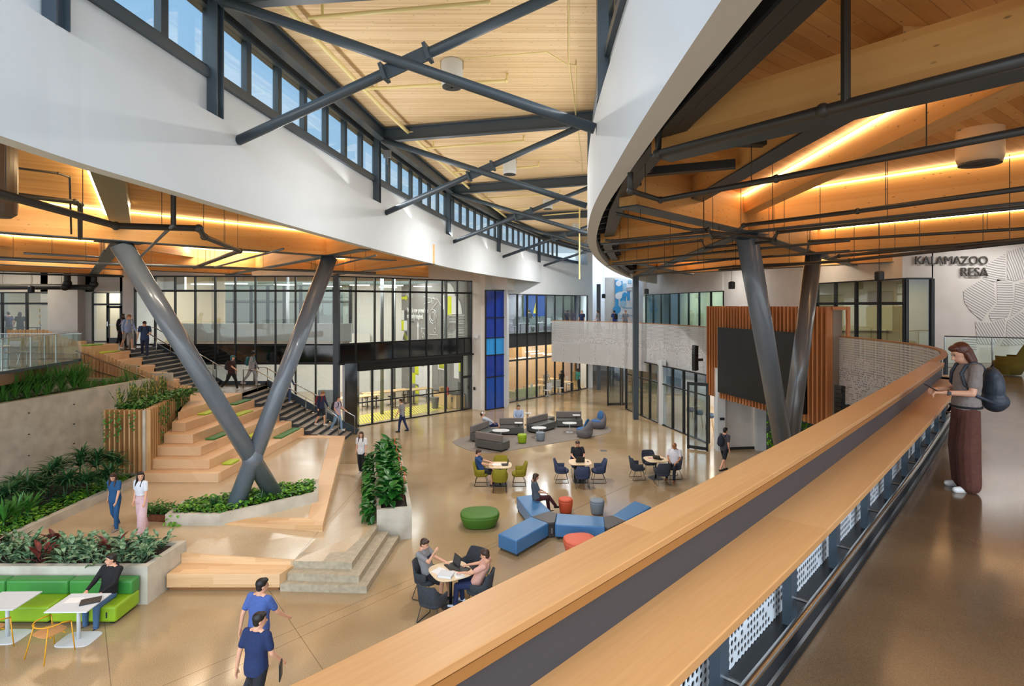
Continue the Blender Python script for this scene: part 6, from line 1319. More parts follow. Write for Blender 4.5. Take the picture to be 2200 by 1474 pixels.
person('boy in navy tee looking at his phone on the top stairs', gp(311,767,4.23), rad(-150), H=1.76, top=C_('blue_tee', '#2a3f66'), bottom=C_('navy_chinos', '#1e2747'), shoe=pm('slate_shoe', '#56606c', .6), hair=BRH, hp=28, pack=BLK, arms=((5,85,12,-15),(-4,10,14,8)), legs=((22,0,2),(-8,-40,2)))
person('student in light blue hoodie and grey shorts with cream backpack at the stair head', gp(274,751,FL2), rad(-110), H=1.72, top=C_('sky_hoodie', '#8fa2cc'), sleeve='long', hood=True, bottom=C_('grey_shorts', '#8a8780'), short=True, shoe=WSH, hair=BLH, hp=25, pack=C_('cream_bag', '#cfc6b2'), legs=((18,6,2),(-16,-30,2)))
person('student in black with long dark hair behind the light blue hoodie', gp(262,746,FL2), rad(-110), H=1.7, fem=True, top=BLK, sleeve='long', bottom=BLK, shoe=BSH, hair=DKH, style='long', skin=SKIN2, pack=C_('mauve_bag', '#a08aa8'), legs=((12,4,2),(-12,-24,2)))
person('young man with dark backpack and shorts walking below the screen box', gp(1556,1012,0), rad(-60), H=1.76, top=C_('dark_grey_tee', '#45444c'), bottom=C_('dark_shorts', '#1b1d24'), short=True, shoe=BSH, hair=DKH, pack=C_('night_bag', '#1d2233'), legs=((18,4,2),(-18,-34,2)))
# --- seated
SIT = ((84,4,6),(84,-4,6)); ATT = ((38,78,10,-18),(38,78,10,-18))
def sitp(label, x, y, head, z=0, seat=.47, **k):
    k.setdefault('legs', SIT); k.setdefault('arms', ATT); k.setdefault('lean', -14); return person(label, (x, y, z), rad(head), seat=seat, **k)
sitp('boy in black hoodie and jeans writing on the green sofa', -8.72, 12.28, 172, seat=.42, H=1.76, top=C_('black_hoodie', '#121317'), sleeve='long', hood=True, bottom=DNM, shoe=pm('brown_shoe', '#3a2a22', .6), hair=DKH, hy=-35, hp=5, lean=-12, arms=((42,72,8,-12),(44,76,8,-14)))
g1 = sitp('boy in grey tee with printed chest at the near table, head on his hand', -1.92, 13.08, -113, H=1.76, top=GRY, bottom=C_('dark_shorts', '#1b1d24'), short=True, shoe=BSH, hair=BRH, hp=28, lean=-18, arms=((48,82,6,-6),(62,150,-4,-4)))
g2 = sitp('boy in pink tee with a back print writing at the near table', -.78, 12.66, 75, H=1.76, top=C_('pink_tee', '#d9a898', '#cf9c8c'), bottom=NVY, shoe=pm('pale_blue_shoe', '#c9d6e4', .6), hair=BRH, hp=30, lean=-26, arms=((60,80,12,-12),(60,80,12,-12)))
sitp('boy in blue tee writing at the olive chair table', T1[0]-.72, T1[1], -90, H=1.74, top=C_('royal_tee', '#274a80', '#20406f'), bottom=C_('dark_shorts', '#1b1d24'), short=True, shoe=BSH, hair=BRH, hp=26, lean=-16, arms=((50,80,10,-10),(50,80,10,-10)))
sitp('man in black polo typing on a laptop at the navy chair table', T2[0], T2[1]+.72, 180, H=1.8, top=C_('black_polo', '#16181f'), bottom=BLK, shoe=BSH, hair=BRH, hp=24, lean=-14, fat=1.1)
sitp('man in white polo holding his phone at the right maple table', T3[0]+.74, T3[1]+.05, 150, H=1.78, top=C_('white_polo', '#d4d3dc'), bottom=C_('deep_navy', '#161a2b'), shoe=pm('tan_shoe', '#9a5f35', .6), hair=BLH, hp=30, lean=-8, skin=SKIN3, legs=((84,8,2),(84,-14,12)), arms=((20,62,10,-24),(20,62,10,-24)), hands='hold', fat=1.08)
p = at('H', 745, 905, .45); sitp('woman in grey tee and maroon trousers sitting cross legged on the blue bench', p.x, p.y, -75, seat=.45, H=1.68, fem=True, top=C_('slate_tee', '#4b535b'), bottom=C_('maroon_trousers', '#431a22'), shoe=BSH, hair=BRH, style='wavy', hp=18, lean=-8, legs=((80,8,0),(92,38,-6)), arms=((24,72,8,-22),(24,72,8,-22)), hands='hold')
p = at('H', 598, 255, .45); sitp('boy in light blue shirt and shorts facing the camera on the grey sofa', p.x, p.y-.05, 180, z=.014, seat=.44, H=1.76, top=C_('light_blue_shirt', '#9fb2cf'), sleeve='long', bottom=NVY, short=True, shoe=WSH, hair=DKH, lean=-4, legs=((82,8,14),(82,8,14)), arms=((26,72,10,-26),(26,72,10,-26)))
p = at('H', 345, 290, .45); sitp('boy in pale shirt bent over the side table at the left end of the lounge', p.x+.1, p.y, -80, z=.014, seat=.44, H=1.76, top=C_('pale_shirt', '#aeb6c2'), sleeve='long', bottom=NVY, short=True, shoe=WSH, hair=BRH, cap=WHC, lean=-48, hp=20, legs=((88,10,10),(88,10,10)), arms=((70,60,10,-8),(70,60,10,-8)))
# --- far gallery
for (u, v, hd_, lab, tp, sty, hr, sk) in ((1276,703,60,'person with curly dark hair in grey at the far end of the gallery rail',GRY,'wavy',BRH,SKIN1),(1213,703,150,'person in black jacket with yellow emblem behind the gallery rail',BLK,'afro',DKH,SKIN2),
      (1309,703,20,'person in dark blue with a backpack seen from behind on the gallery',C_('gallery_blue', '#2c3c7a'),'short',DKH,SKIN1),(1331,703,190,'person in grey checked shirt facing the camera on the gallery',C_('check_shirt', '#7b7c88'),'short',BLH,SKIN1),(1250,706,170,'person with ginger hair in navy beside the open gallery door',NVY,'bun',BLH,SKIN1)):
    p = at('U', u, v+8 if u < 1300 else v+8, FL2); person(lab, (p.x, min(p.y, 44.5), FL2), rad(hd_), H=1.72, top=tp, bottom=C_('dark_trousers', '#23262e'), shoe=BSH, hair=hr, style=sty, skin=sk, vx=.022, eyes=False, pack=BLK if 'backpack' in lab else None)
for (x, y, z, hd_, lab, tp, sk) in ((2.6,43.2,0,200,'person in patterned top standing in the back glass room',C_('patterned_top', '#a99a90'),SKIN2),(3.8,43.4,0,150,'person in black tee standing in the back glass room',BLK,SKIN2),(5.2,44.6,0,120,'person in teal tee leaning over a table in the back glass room',C_('teal_tee', '#3d9a92'),SKIN2),
      (1.3,42.3,4.65,30,'person with dark hair standing between desks of the upper back room',NVY,SKIN1),(-27.0,34.6,FL2,-70,'person in pale shirt leaning over a table in the classroom doorway',C_('sand_shirt', '#b8ac98'),SKIN2),(-30.6,34.6,FL2,80,'person in navy tee standing in the upper left classroom',NVY,SKIN1),
      (-29.4,34.0,FL2,60,'person with long brown hair in black tee in the upper left classroom',BLK,SKIN1),(-28.3,34.3,FL2,-60,'person with a teal head scarf in the upper left classroom',C_('plum_top', '#4a3540'),SKIN1)):
    person(lab, (x, y, z), rad(hd_), H=1.72, top=tp, bottom=C_('dark_trousers', '#23262e'), shoe=BSH, hair=pm('teal_hair', '#1d5f74', .5) if 'scarf' in lab else DKH, style='long' if 'long' in lab else 'afro' if sk is SKIN2 else 'short', skin=sk, vx=.022, eyes=False)

def chest(b, inf, up, fwd, w, h, mat, nm='print'):
    c = inf['P0']+inf['U']*up*inf['H']+inf['Fw']*fwd; M3 = Matrix((V3(1,0,0), inf['Fw'], inf['U'])).transposed(); MB().box(c, (w,.012,h), M=M3).build(nm, mat, b)
chest(*g1, .20, .125, .2, .05, pm('print_navy', '#232a4a', .8)); chest(*g1, .165, .124, .22, .06, pm('print_gold', '#d9a520', .8))
chest(*g2, .215, -.128, .15, .12, pm('print_teal', '#4f7d7a', .8)); chest(*g2, .17, -.131, .2, .05, pm('print_gold', '#d9a520', .8)); chest(*g2, .13, -.126, .12, .06, pm('print_blue2', '#31508c', .8))

tb_ = thing('tablet', 'dark tablet carried low by the man in the navy tee', 'tablet', tuple(gp(603,1440,.98)[:2])+(.98,), .2)
MB().box((0,0,0), (.02,.19,.26)).build('case', BLACK, tb_, bevel=.004); MB().box((.012,0,0), (.004,.16,.22)).build('screen', DARK, tb_)
# ================================================================== PLANTS
RP_ = random.Random(5)
def blade(m, base, az, L_, w, rise, droop, n=6, twist=0):
    """arching strap leaf"""
    base = Vector(base); d = Vector((math.cos(az), math.sin(az), 0)); s_ = Vector((-d.y, d.x, 0)); o = len(m.v)
    for i in range(n+1):
        t = i/n; p = base + d*(L_*t*math.cos(rise)*(1+.1*t)) + V3(0,0,L_*(math.sin(rise)*t - droop*t*t)); ww = w*(math.sin(math.pi*min(1, t*.85+.15))**.7)*(1 if i < n else .05)
        m.v += [tuple(p - s_*ww/2 + V3(0,0,ww*.25)), tuple(p), tuple(p + s_*ww/2 + V3(0,0,ww*.25))]
    for i in range(n):
        a = o+i*3; m.f += [(a, a+1, a+4, a+3), (a+1, a+2, a+5, a+4)]
def leaf(m, base, az, pitch, L_, w, fold=.25):
    """broad pointed leaf with a midrib fold"""
    base = Vector(base); R = Matrix.Rotation(az, 3, 'Z') @ Matrix.Rotation(-pitch, 3, 'Y'); o = len(m.v)
    for t, ww in ((0,.02),(.2,.7),(.45,1),(.75,.7),(1,.02)):
        z = -.25*L_*t*t
        for s_ in (-1, 0, 1): m.v.append(tuple(base + R @ Vector((L_*t, s_*w/2*ww, z + abs(s_)*w*fold*ww))))
    for i in range(4):
        a = o+i*3; m.f += [(a, a+1, a+4, a+3), (a+1, a+2, a+5, a+4)]
def broad_plant(name, label, loc, n, L_, w, mat, group, h=.25, cat='plant', lo=.2, hi=1.15):
    m = MB()
    for i in range(n):
        az = RP_.uniform(0, 6.283); k = RP_.random(); hh = h*RP_.uniform(.2, 1); b = Vector((math.cos(az)*.05, math.sin(az)*.05, hh))
        leaf(m, b + Vector((math.cos(az), math.sin(az), 0))*L_*.25, az, RP_.uniform(lo, hi), L_*RP_.uniform(.75, 1.15), w*RP_.uniform(.8, 1.15)); m.bar((0,0,0), b + Vector((math.cos(az), math.sin(az), 0))*L_*.27, .008, .008)
    o = m.build(name, mat, smooth=True); o.location = loc; return tag(o, label, cat, group)
def strap_plant(name, label, loc, n, L_, w, mat, group, stem=0, rise=(.5, 1.3), droop=(.3, .7), cat='plant', heads=1):
    m = MB(); t = None
    for hd in range(heads):
        sx_ = RP_.uniform(-.12, .12)*(heads > 1); sy_ = RP_.uniform(-.12, .12)*(heads > 1); st = stem*(1-.22*hd)
        for i in range(n):
            az = RP_.uniform(0, 6.283); r = RP_.uniform(*rise); blade(m, (sx_, sy_, st*RP_.uniform(.86, 1)), az, L_*RP_.uniform(.75, 1.1), w, r, RP_.uniform(*droop))
        if st > .15: m.tube([(0,0,0), (sx_*.6,sy_*.6,st*.6), (sx_,sy_,st)], .016, 6)
    o = m.build(name, mat, smooth=True); o.location = loc; return tag(o, label, cat, group)
def cover(name, label, pts_fn, n, L_, w, mats, cat='plants', zj=.12):
    for k, mt in enumerate(mats):
        m = MB()
        for i in range(n//len(mats)):
            p = pts_fn(); leaf(m, (p[0], p[1], p[2]+RP_.uniform(0, zj)), RP_.uniform(0, 6.283), RP_.uniform(-.1, .9), L_*RP_.uniform(.7, 1.2), w*RP_.uniform(.7, 1.2))
        o = m.build(name, mt, smooth=True); tag(o, label + (', %s leaves' % ['darker', 'brighter'][k] if len(mats) > 1 else ''), cat, kind='stuff')
def inpoly(poly):
    xs = [p[0] for p in poly]; ys = [p[1] for p in poly]
    while True:
        x, y = RP_.uniform(min(xs), max(xs)), RP_.uniform(min(ys), max(ys)); c = False; j = len(poly)-1
        for i in range(len(poly)):
            if (poly[i][1] > y) != (poly[j][1] > y) and x < (poly[j][0]-poly[i][0])*(y-poly[i][1])/(poly[j][1]-poly[i][1])+poly[i][0]: c = not c
            j = i
        if c: return x, y
# front planter: patterned green plants with red ones between
k = 0
for r in range(3):
    for c in range(10):
        x = -8.55-.43*c+RP_.uniform(-.1,.1); y = 13.05+.38*r+RP_.uniform(-.07,.07)
        if (c*3+r*2) % 7 == 1: broad_plant('red_leaf_plant', 'red leaved plant among the green ones in the planter behind the green sofa', (x,y,.78), 9, .33, .12, LEAFR, 'red plants in the front planter', h=.3, lo=.5, hi=1.3)
        else: broad_plant('patterned_leaf_plant', 'silvery green leaved plant in the planter behind the green sofa', (x,y,.76), 17, .31, .11, LEAFP, 'green plants in the front planter', h=.28)
# raised lower bed
DR = [(103,1069,1.0),(170,1056,1.45),(214,1052,1.35),(243,1046,1.2),(15,1112,.9),(60,1092,.9),(140,1075,.8),(190,1070,.75),(225,1060,.8),(30,1085,.8),(85,1085,.6),(125,1052,1.0)]
LB_ = ['with the tallest single head', 'near the slatted box', 'beside the box planter', 'against the box planter corner']
for i, (u, v, h) in enumerate(DR):
    p = at('U', u, v, .76); strap_plant('dracaena', 'spiky dark green dracaena in the raised bed below the concrete wall', (p.x, p.y, .74), 50, .74, .05, LEAFD, 'dracaenas below the concrete wall', stem=h*.8, heads=2 if h > .7 else 1)
for i, (u, v) in enumerate([(8,1140),(35,1128),(60,1118)]):
    p = at('U', u, v, .76); strap_plant('yucca', 'bright strap leaved yucca at the near end of the raised bed', (p.x, p.y, .74), 30, .75, .06, LEAF, 'yuccas at the near end of the bed', stem=.25, rise=(.8, 1.4), droop=(.1, .35))
cover('ground_cover', 'low leafy ground cover along the bed curb', lambda: (RP_.uniform(-13.75,-12.97), RP_.uniform(12.8,19.6), .76), 1500, .13, .09, [LEAF, LEAF2])
cover('under_planting', 'dark low planting deeper in the bed', lambda: (RP_.uniform(-15.6,-13.6), RP_.uniform(13,19.6), .76), 900, .16, .07, [LEAFD])
# upper bed of grasses
for i, u in enumerate([5,32,56,79,106,132,159,172]):
    r = (CX-u)/F; Y = 19.45/(r+.142); strap_plant('spider_grass', 'arching grass clump in the upper bed under the glass railing', (-r*Y, Y, 3.55), 80, 1.35, .035, LEAF, 'grass clumps in the upper bed', rise=(1.0, 1.5), droop=(.1, .6))
for i, u in enumerate([190,205,222,240,258,275,292,180,15,60,100,140]):
    r = (CX-u)/F; Y = 19.6/(r+.142)-.2; strap_plant('wispy_shrub', 'thin wispy shrub in the upper bed', (-r*Y, Y, 3.38), 60, .55 if u != 275 else .95, .012, LEAF, 'wispy shrubs in the upper bed', rise=(.9, 1.5), droop=(0, .2))
cover('ground_cover', 'low green filler plants in the upper bed', lambda: (lambda y: (-(19.2-.142*y)-RP_.uniform(.1,.7), y, 3.4))(RP_.uniform(15.5, 24)), 1300, .14, .03, [LEAF, LEAF2], zj=.3)
# box planter
for i, (x, y) in enumerate([(-14.0,20.3),(-14.15,20.9),(-14.3,21.5),(-14.35,22.0),(-14.5,23.2),(-14.6,23.8),(-14.4,22.6)]):
    m = MB()
    for j in range(9): blade(m, (RP_.uniform(-.12,.12), RP_.uniform(-.12,.12), 0), RP_.uniform(0,6.28), RP_.uniform(.6,1.0), .085, RP_.uniform(1.1,1.5), 0, 4)
    o = m.build('snake_plant', LEAFS); o.location = (x, y, 2.95); tag(o, 'yellow edged snake plant on top of the slatted box planter', 'plant', 'snake plants on the box planter')
cover('trailing_ivy', 'heart leaved creeper covering the top of the box planter', lambda: (lambda t: (-13.05-.25*t-RP_.uniform(0,1.0), 20+4.5*t, 2.96))(RP_.random()), 1100, .13, .11, [LEAF], zj=.2)
m = MB()
for s_ in range(30):
    t = RP_.betavariate(1.3,1.2); y = 20.1+4.2*t; x = -12.72-1.2*t*.98; L_ = RP_.uniform(.3,1.9)*(1 if t > .1 else .5); z = 3.0
    while z > 3.0-L_:
        leaf(m, (x+RP_.uniform(-.02,.09), y+RP_.uniform(-.07,.07), z), RP_.uniform(-1.2,1.2), RP_.uniform(-1.1,.1), .10, .085); z -= RP_.uniform(.05,.11)
for s_ in range(7):
    x = -13.0-RP_.random()*1.1; L_ = RP_.uniform(.3,1.2); z = 3.0
    while z > 3.0-L_: leaf(m, (x+RP_.uniform(-.06,.06), 19.68, z), RP_.uniform(-2.6,-.6), RP_.uniform(-1.1,.1), .10, .085); z -= RP_.uniform(.06,.12)
tag(m.build('hanging_vines', LEAF, smooth=True), 'bright green vines hanging down the slats of the box planter', 'vines', kind='stuff')
# column planter
inn = in2
cover('ground_cover', 'leafy ground cover round the feet of the crossed columns', lambda: inpoly(inn)+(.86,), 1500, .13, .09, [LEAF, LEAF2], zj=.16)
for (u, v, l_) in ((458,1092,'left of the crossed column feet'), (562,1080,'between the two column feet'), (600,1062,'right of the column feet')):
    p = at('U', u, v, .86); strap_plant('dwarf_dracaena', 'small dark spiky plant ' + l_, (p.x, p.y, .85), 60, .5, .022, LEAFD, None, rise=(.5,1.4), droop=(.1,.5))
m = MB(); [leaf(m, (-9.35+RP_.uniform(-.25,.2), 15.72, .92-RP_.uniform(0,.3)), RP_.uniform(-2.5,-.6), RP_.uniform(-1,0), .1, .07) for i in range(16)]; tag(m.build('hanging_vines', LEAF2), 'yellow green tendril hanging over the low planter edge', 'vines', kind='stuff')
# tall planter
def tallp():
    t = RP_.random(); s_ = RP_.random(); return (lerp(lerp(-3.75,-5.35,t), lerp(-2.95,-4.45,t), s_), lerp(16.25,22.5,t), .9)
LB3 = pm('philodendron_leaf', '#2f7a2a', .35, c2='#194a1b', scale=5)
for i in range(16):
    t = (i+.5)/16; x = lerp(-3.42,-4.95,t)+RP_.uniform(-.15,.12); broad_plant('philodendron', 'glossy split leaf plant in the tall narrow planter', (x, lerp(16.4,22.4,t), .85), 40, .34, .22, LB3, 'leafy plants in the tall planter', h=.55, lo=-.3, hi=1.0)
m = MB()
for i in range(420):
    t = RP_.random(); x = lerp(-3.86,-5.4,t)-RP_.uniform(0,.3); leaf(m, (x, lerp(16.15,22.4,t), .95-RP_.betavariate(1,2)*.7), RP_.uniform(2,4.3), RP_.uniform(-1,.2), .26, .17)
tag(m.build('hanging_foliage', LB3, smooth=True), 'glossy leaves spilling over the left side of the tall planter', 'plants', kind='stuff')
for i in range(5):
    t = .1+.2*i; m = MB().tube([(0,0,0), (.03,0,.8)], .008, 5)
    for j in range(8): leaf(m, (.03,0,.55+.04*j), j*1.3, .8, .08, .03)
    o = m.build('bromeliad_flower', pm('flower_coral', '#d8603e', .5)); o.location = (lerp(-3.1,-4.6,t), lerp(16.5,22,t), .85); tag(o, 'coral red flower spike standing among the leaves of the tall planter', 'flower', 'flower spikes in the tall planter')
cover('fern', 'leafy fern in the small rust brown planter', lambda: (RP_.uniform(-10.6,-9.7), RP_.uniform(16.02,16.5), .78), 260, .17, .05, [LEAF], zj=.22)
# green wall
m = MB()
for i in range(1500):
    t = RP_.random(); leaf(m, (lerp(10.12,11.58,t), lerp(22.55,21.95,t)-.02, RP_.uniform(.1,3.35)), RP_.uniform(-2.4,-.8), RP_.uniform(-.8,.8), .14, .07)
o = m.build('wall_foliage', LEAF2, gw, smooth=True, world=True); o['kind'] = 'stuff'
# ================================================================== FANS, PENDANTS, PIPES
def fan(loc, lab, rz=0, s=1.0, white=WHITE):
    t = thing('ceiling_fan', lab, 'fan', loc, rz, group='white drum ceiling fans' if white is WHITE else None)
    MB().lathe([(.0,.0), (.20*s,.0), (.25*s,.02), (.27*s,.1), (.27*s,.62*s), (.24*s,.66*s), (0,.66*s)], n=28).build('housing', white, t, smooth=False, bevel=0)
    for c in kids(t):
        for p in c.data.polygons: p.use_smooth = len(p.vertices) == 4
    g = MB().lathe([(.21*s,-.012), (.245*s,-.012), (.245*s,.01), (.21*s,.01)], n=24); 
    for k in range(5): a = k*math.pi*.4; g.bar((0,0,-.01), (.2*s*math.cos(a),.2*s*math.sin(a),-.01), .05, .012)
    g.build('grille', DARK, t)
    b = MB(); 
    for x in (-.28*s, .28*s): b.bar((x,0,.45*s), (x,0,.95*s), .02, .04)
    b.bar((-.28*s,0,.95*s), (.28*s,0,.95*s), .04, .03).tube([(0,0,.95*s), (0,0,1.35)], .02, 8); b.build('bracket', CHROME, t); return t
for i, ((u, v), s_) in enumerate([((971,165),.86), ((1095,362),.9), ((1177,440),.9), ((1238,486),.9)]):
    Y = [12.3, 20.4, 28.6, 37.2][i]; x = (u-CX)/F*Y; fan((x, Y, CZ-(v+22*12.3/Y-HZ)/F*Y), 'white drum fan under the atrium deck, ' + ['nearest', 'second nearest', 'third', 'farthest'][i], s=s_)
fan(tuple(atY('U',2105,352,7.8)), 'cream drum fan under the timber ceiling at the upper right', s=1.0, white=pm('cream_drum', '#c9ad8d', .4))
# pendants (black cylinders)
def pend(u, v, Y, lab, s=1):
    p = atY('U', u, v, Y); t = thing('pendant_speaker', lab, 'pendant', tuple(p), group=None)
    MB().lathe([(.0,0), (.13*s,0), (.15*s,.03), (.15*s,.32*s), (.09*s,.36*s), (0,.36*s)], n=18).build('body', BLACK, t)
    MB().tube([(0,0,.3*s), (0,0,(9.1 if Y != 46 else 12.0)-p.z)], .008, 6).build('cord', BLACK, t); return t
pend(1889,604,16, 'black cylinder pendant in front of the right office window', .8); pend(1572,621,27, 'small black pendant left of the right column pair'); pend(1389,632,38, 'small black pendant beside the slim dark column')
pend(1297,641,46, 'small black pendant in the far corridor'); pend(67,629,30, 'black cylinder pendant before the classroom window')
# camera dome, fire alarm, exit plates
t = thing('security_camera', 'white dome security camera on the pier right of the corner glass front', 'camera', (-2.28,36.35,4.65))
MB().ell((0,-.15,0), (.14,.14,.13)).build('dome', WHITE, t); MB().box((0,-.05,.1), (.3,.14,.08)).build('bracket', WHITE, t)
t = thing('fire_alarm', 'red and white fire alarm box on the wall by the stair head', 'alarm', (-20.55,31.7,5.9)); MB().box((0,0,0), (.22,.06,.26)).build('box', WHITE, t); MB().box((0,-.04,.01), (.13,.03,.14)).build('strobe', pm('alarm_red', '#b3202a', .4), t)
tag(MB().box((-2.42,36.5,1.35), (.16,.05,.2), rz=-.9).build('wall_panel', BLACK), 'small black control panel on the pier beside the narrow door', 'panel')
tag(MB().box((-.0+9.62,26.03,1.5), (.2,.03,.12)).build('room_sign', BLACK), 'small black room sign on the white post near the folding door', 'sign')
# sprinkler and service pipes
def pipes(lab, pts, r, mat=PIPE, hang=1.7, zt=9.1, joint=True, drops=()):
    t = thing('pipe_run', lab, 'pipe', tuple(pts[0])); MB().tube(pts, r, 12).build('pipe', mat, t, world=True, smooth=True)
    if joint:
        for p in pts[1:-1]: MB().ell(p, (r*1.35,)*3, 10, 8).build('elbow', mat, t, world=True, smooth=True)
    if hang:
        for (p, d) in along(pts, hang, .6):
            if p.z < zt-.15: MB().tube([p, V3(p.x, p.y, zt)], .006 if r < .06 else .009, 5).build('hanger_rod', PIPE, t, world=True)
    for p in drops: MB().tube([p, V3(p.x,p.y,zt)], r*.8, 8).build('riser_pipe', mat, t, world=True)
    return t
aM = lambda x, y, z=8.05: at('M', x, y, z)
pipes('thick dark drain pipe crossing in front of the left column head', [aM(-200,350), aM(740,610), aM(1270,627), aM(1305,680), aM(1530,770), aM(1240,878)], .055, PIPE, drops=[aM(1108,620)])
pipes('long grey sprinkler pipe below the left timber beams', [aM(-100,815,8.0), aM(620,850,8.0), aM(2400,912,8.0)], .05, PIPEG)
pipes('dark pipe with an upturned elbow at the left column head', [aM(40,405,8.6), aM(480,458,8.6), aM(512,475,8.6), aM(512,690,8.15)], .045, PIPE, hang=0)
pipes('thin conduit looping down at the upper left', [aM(40,232,8.9), aM(370,275,8.9), aM(445,300,8.9), aM(455,660,8.2)], .018, PIPE, hang=0)
pipes('pale branch pipe behind the left column head', [aM(150,785,8.1), aM(640,810,8.1), aM(665,770,8.1)], .03, PIPEG)
pipes('slanting grey sway brace at the drain pipe', [aM(1100,610,8.05), aM(870,835,8.0)], .03, PIPEG, hang=0)
pipes('sprinkler branch running to the right head of the crossed column', [aM(1370,875,8.0), aM(1810,757,8.2)], .03, PIPEG, hang=0)
pipes('sprinkler branch near the glass corner', [aM(1990,900,8.1), aM(2400,800,8.2)], .03, PIPEG, hang=1.5)
o = MB().tube([at('S',20,-200,7.6), at('S',0,100,7.6)], .03, 8)
aS = lambda x, y, Y: atY('S', x, y, Y)
pipes('heavy black duct pipe along the upper left wall', [aS(-100,262,31), aS(790,262,31), aS(820,220,31), aS(820,-60,31)], .16, PIPE, hang=1.6)
pipes('heavy black pipe turning up beside the doors', [aS(820,268,31.2), aS(1110,268,31.2), aS(1145,230,31.2), aS(1145,-40,31.2)], .15, PIPE, hang=0)
pipes('thin black pipe above the upper left doors', [aS(-100,95,29), aS(1500,135,29)], .05, PIPE)
tag(MB().lathe([(0,0), (.12,0), (.19,.06), (.2,.2), (.2,1.9), (0,1.9)], tuple(atY('U',2,468,8.5)), 20).build('hanging_duct', pm('brown_duct', '#4e4036', .35)), 'brown cylinder duct hanging at the left edge of the view', 'duct')
aK = lambda x, y, z=8.1: at('K', x, y, z)
pipes('dark sprinkler main under the nearest right timber beam', [aK(400,640,8.5), aK(400,760,8.28), aK(1210,545,8.28), aK(2300,270,8.28)], .045, PIPE, hang=0, drops=[aK(1322,515,8.28)])
pipes('dark sprinkler pipe crossing below the bright strip', [aK(262,850,8.3), aK(262,940,8.1), aK(410,985), aK(980,880), aK(2300,625)], .035, PIPE)
pipes('dark sprinkler pipe starting at the near right column head', [aK(800,1130,8.25), aK(820,1110), aK(1380,1040), aK(2300,915)], .035, PIPE)
pipes('dark sprinkler pipe from the middle of the right ceiling', [aK(560,1130,8.15), aK(975,1180,8.1), aK(990,1142), aK(2300,1010)], .03, PIPE)
pipes('dark sprinkler pipe from the far right column head', [aK(1130,1240,8.1), aK(1145,1188), aK(2300,1120)], .03, PIPE)
pipes('lower dark pipe in front of the lettered wall', [aK(1240,1275,7.9), aK(1290,1260,7.9), aK(2300,1170,7.9)], .04, PIPE)
pipes('long black pipe from the balustrade to the lettered wall', [aK(700,1330,7.7), aK(1340,1282,7.7), aK(2300,1178,7.7)], .035, PIPE)
aP = lambda x, y, z=8.1: at('P', x, y, z)
pipes('pipe from the ring past the near right column', [aP(330,75,8.2), aP(990,215), aP(1110,205), aP(1140,280), aP(1350,265)], .03, PIPE)
pipes('second sprinkler line behind the near right column', [aP(240,300), aP(300,305), aP(1110,225)], .03, PIPE)
pipes('third sprinkler line behind the near right column', [aP(230,400), aP(1050,300), aP(1080,365), aP(1640,310), aP(1690,235), aP(2200,180)], .03, PIPE)
pipes('fourth sprinkler line, thin, near the slim column', [aP(300,495,8.0), aP(1250,395,8.0), aP(2300,300,8.0)], .03, PIPE)
pipes('fifth sprinkler line above the teal windows', [aP(430,560,7.9), aP(1300,460,7.9), aP(2300,390,7.9)], .03, PIPE)
pipes('sixth sprinkler line above the teal windows', [aP(530,600,7.8), aP(1320,520,7.8), aP(2200,480,7.8)], .03, PIPE)
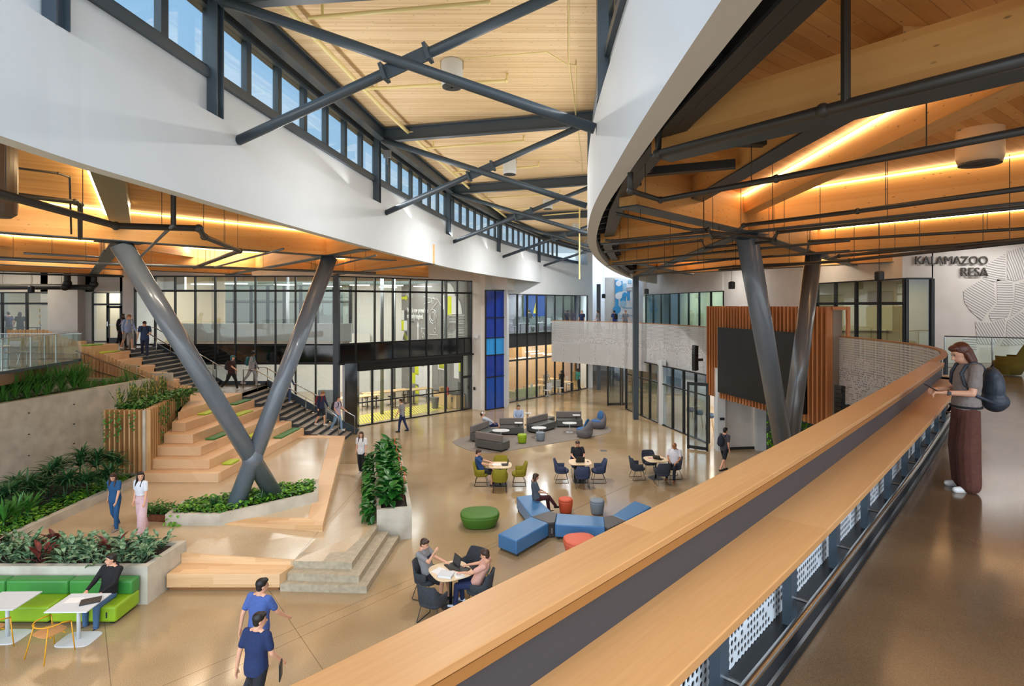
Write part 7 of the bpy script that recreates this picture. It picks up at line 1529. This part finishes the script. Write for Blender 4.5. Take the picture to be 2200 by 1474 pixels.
# cream pipes on the atrium deck
aL = lambda x, y, z=11.8: at('L', x, y, z)
pipes('long cream sprinkler main running the length of the light deck', [aL(170,-160), aL(520,220), aL(890,605), aL(1130,830), aL(1400,1075), aL(1620,1245), aL(1800,1320)], .05, YPIPE, hang=0)
for i, (a, b) in enumerate([((480,100),(1490,12)), ((800,500),(1590,455)), ((1050,745),(1650,708)), ((1140,835),(1685,793)), ((1285,972),(1770,935)), ((1400,1072),(1845,1048)), ((1450,1117),(1890,1090)), ((1530,1182),(1970,1160)), ((1610,1228),(2005,1195))]):
    w_ = ['first', 'second', 'third', 'fourth', 'fifth', 'sixth', 'seventh', 'eighth', 'ninth'][i]
    p0, p1 = aL(*a), aL(*b); pipes('cream branch pipe across the light deck, %s from the camera' % w_, [p0, p1, p1+V3(.03,0,.17)], .035, YPIPE, hang=0, zt=12, drops=[p0+(p1-p0)*.08])
pipes('pair of thin cream conduits along the right side of the deck', [at('L',1945,-100,11.9), at('L',1945,360,11.9), at('L',2025,980,11.9)], .014, YPIPE, hang=0)
pipes('thin cream conduit from the nearest fan to the deck edge', [at('L',1350,330,11.9), at('L',1820,292,11.9), at('L',1930,360,11.9), at('L',1984,365,11.9), at('L',1984,700,11.9)], .014, YPIPE, hang=0)
pipes('thin cream conduit from the second fan', [at('L',1640,898,11.9), at('L',1930,880,11.9), at('L',2000,915,11.9)], .014, YPIPE, hang=0)
tag(MB().bar(atY('U',1245,443,31)+V3(0,0,0), atY('U',1245,600,31), .07, .07).build('cream_post', YPIPE), 'cream vertical pipe dropping below the far end of the deck', 'pipe')
for i, (x_, y_) in enumerate([(-16,33),(-14,35),(-11.5,33),(-9.5,35.5),(-7.5,36),(-6,38.2),(-8.6,39.5),(-12,38),(-18.5,34)]): ll = thing('linear_lamp', 'slim white bar lamp hanging in the two storey lab', 'lamp', (x_,y_,7.95), .3, 'bar lamps in the lab'); MB().box((0,0,0), (1.2,.1,.06)).build('bar', emis('bar_lamp', (1,.95,.86), 5), ll); MB().box((-.4,0,.48), (.01,.01,.95)).box((.4,0,.48), (.01,.01,.95)).build('cord', BLACK, ll)
# floodlight on the second clerestory post, vent covers
t = thing('flood_lamp', 'small grey square lamp on the clerestory post at the second roof beam', 'lamp', tuple(LP[2]+V3(.25,-.05,11.2))); MB().box((0,0,0), (.22,.1,.22)).build('housing', PIPEG, t); MB().bar((0,0,-.1), (0,0,-.3), .04, .04).build('bracket', PIPEG, t)
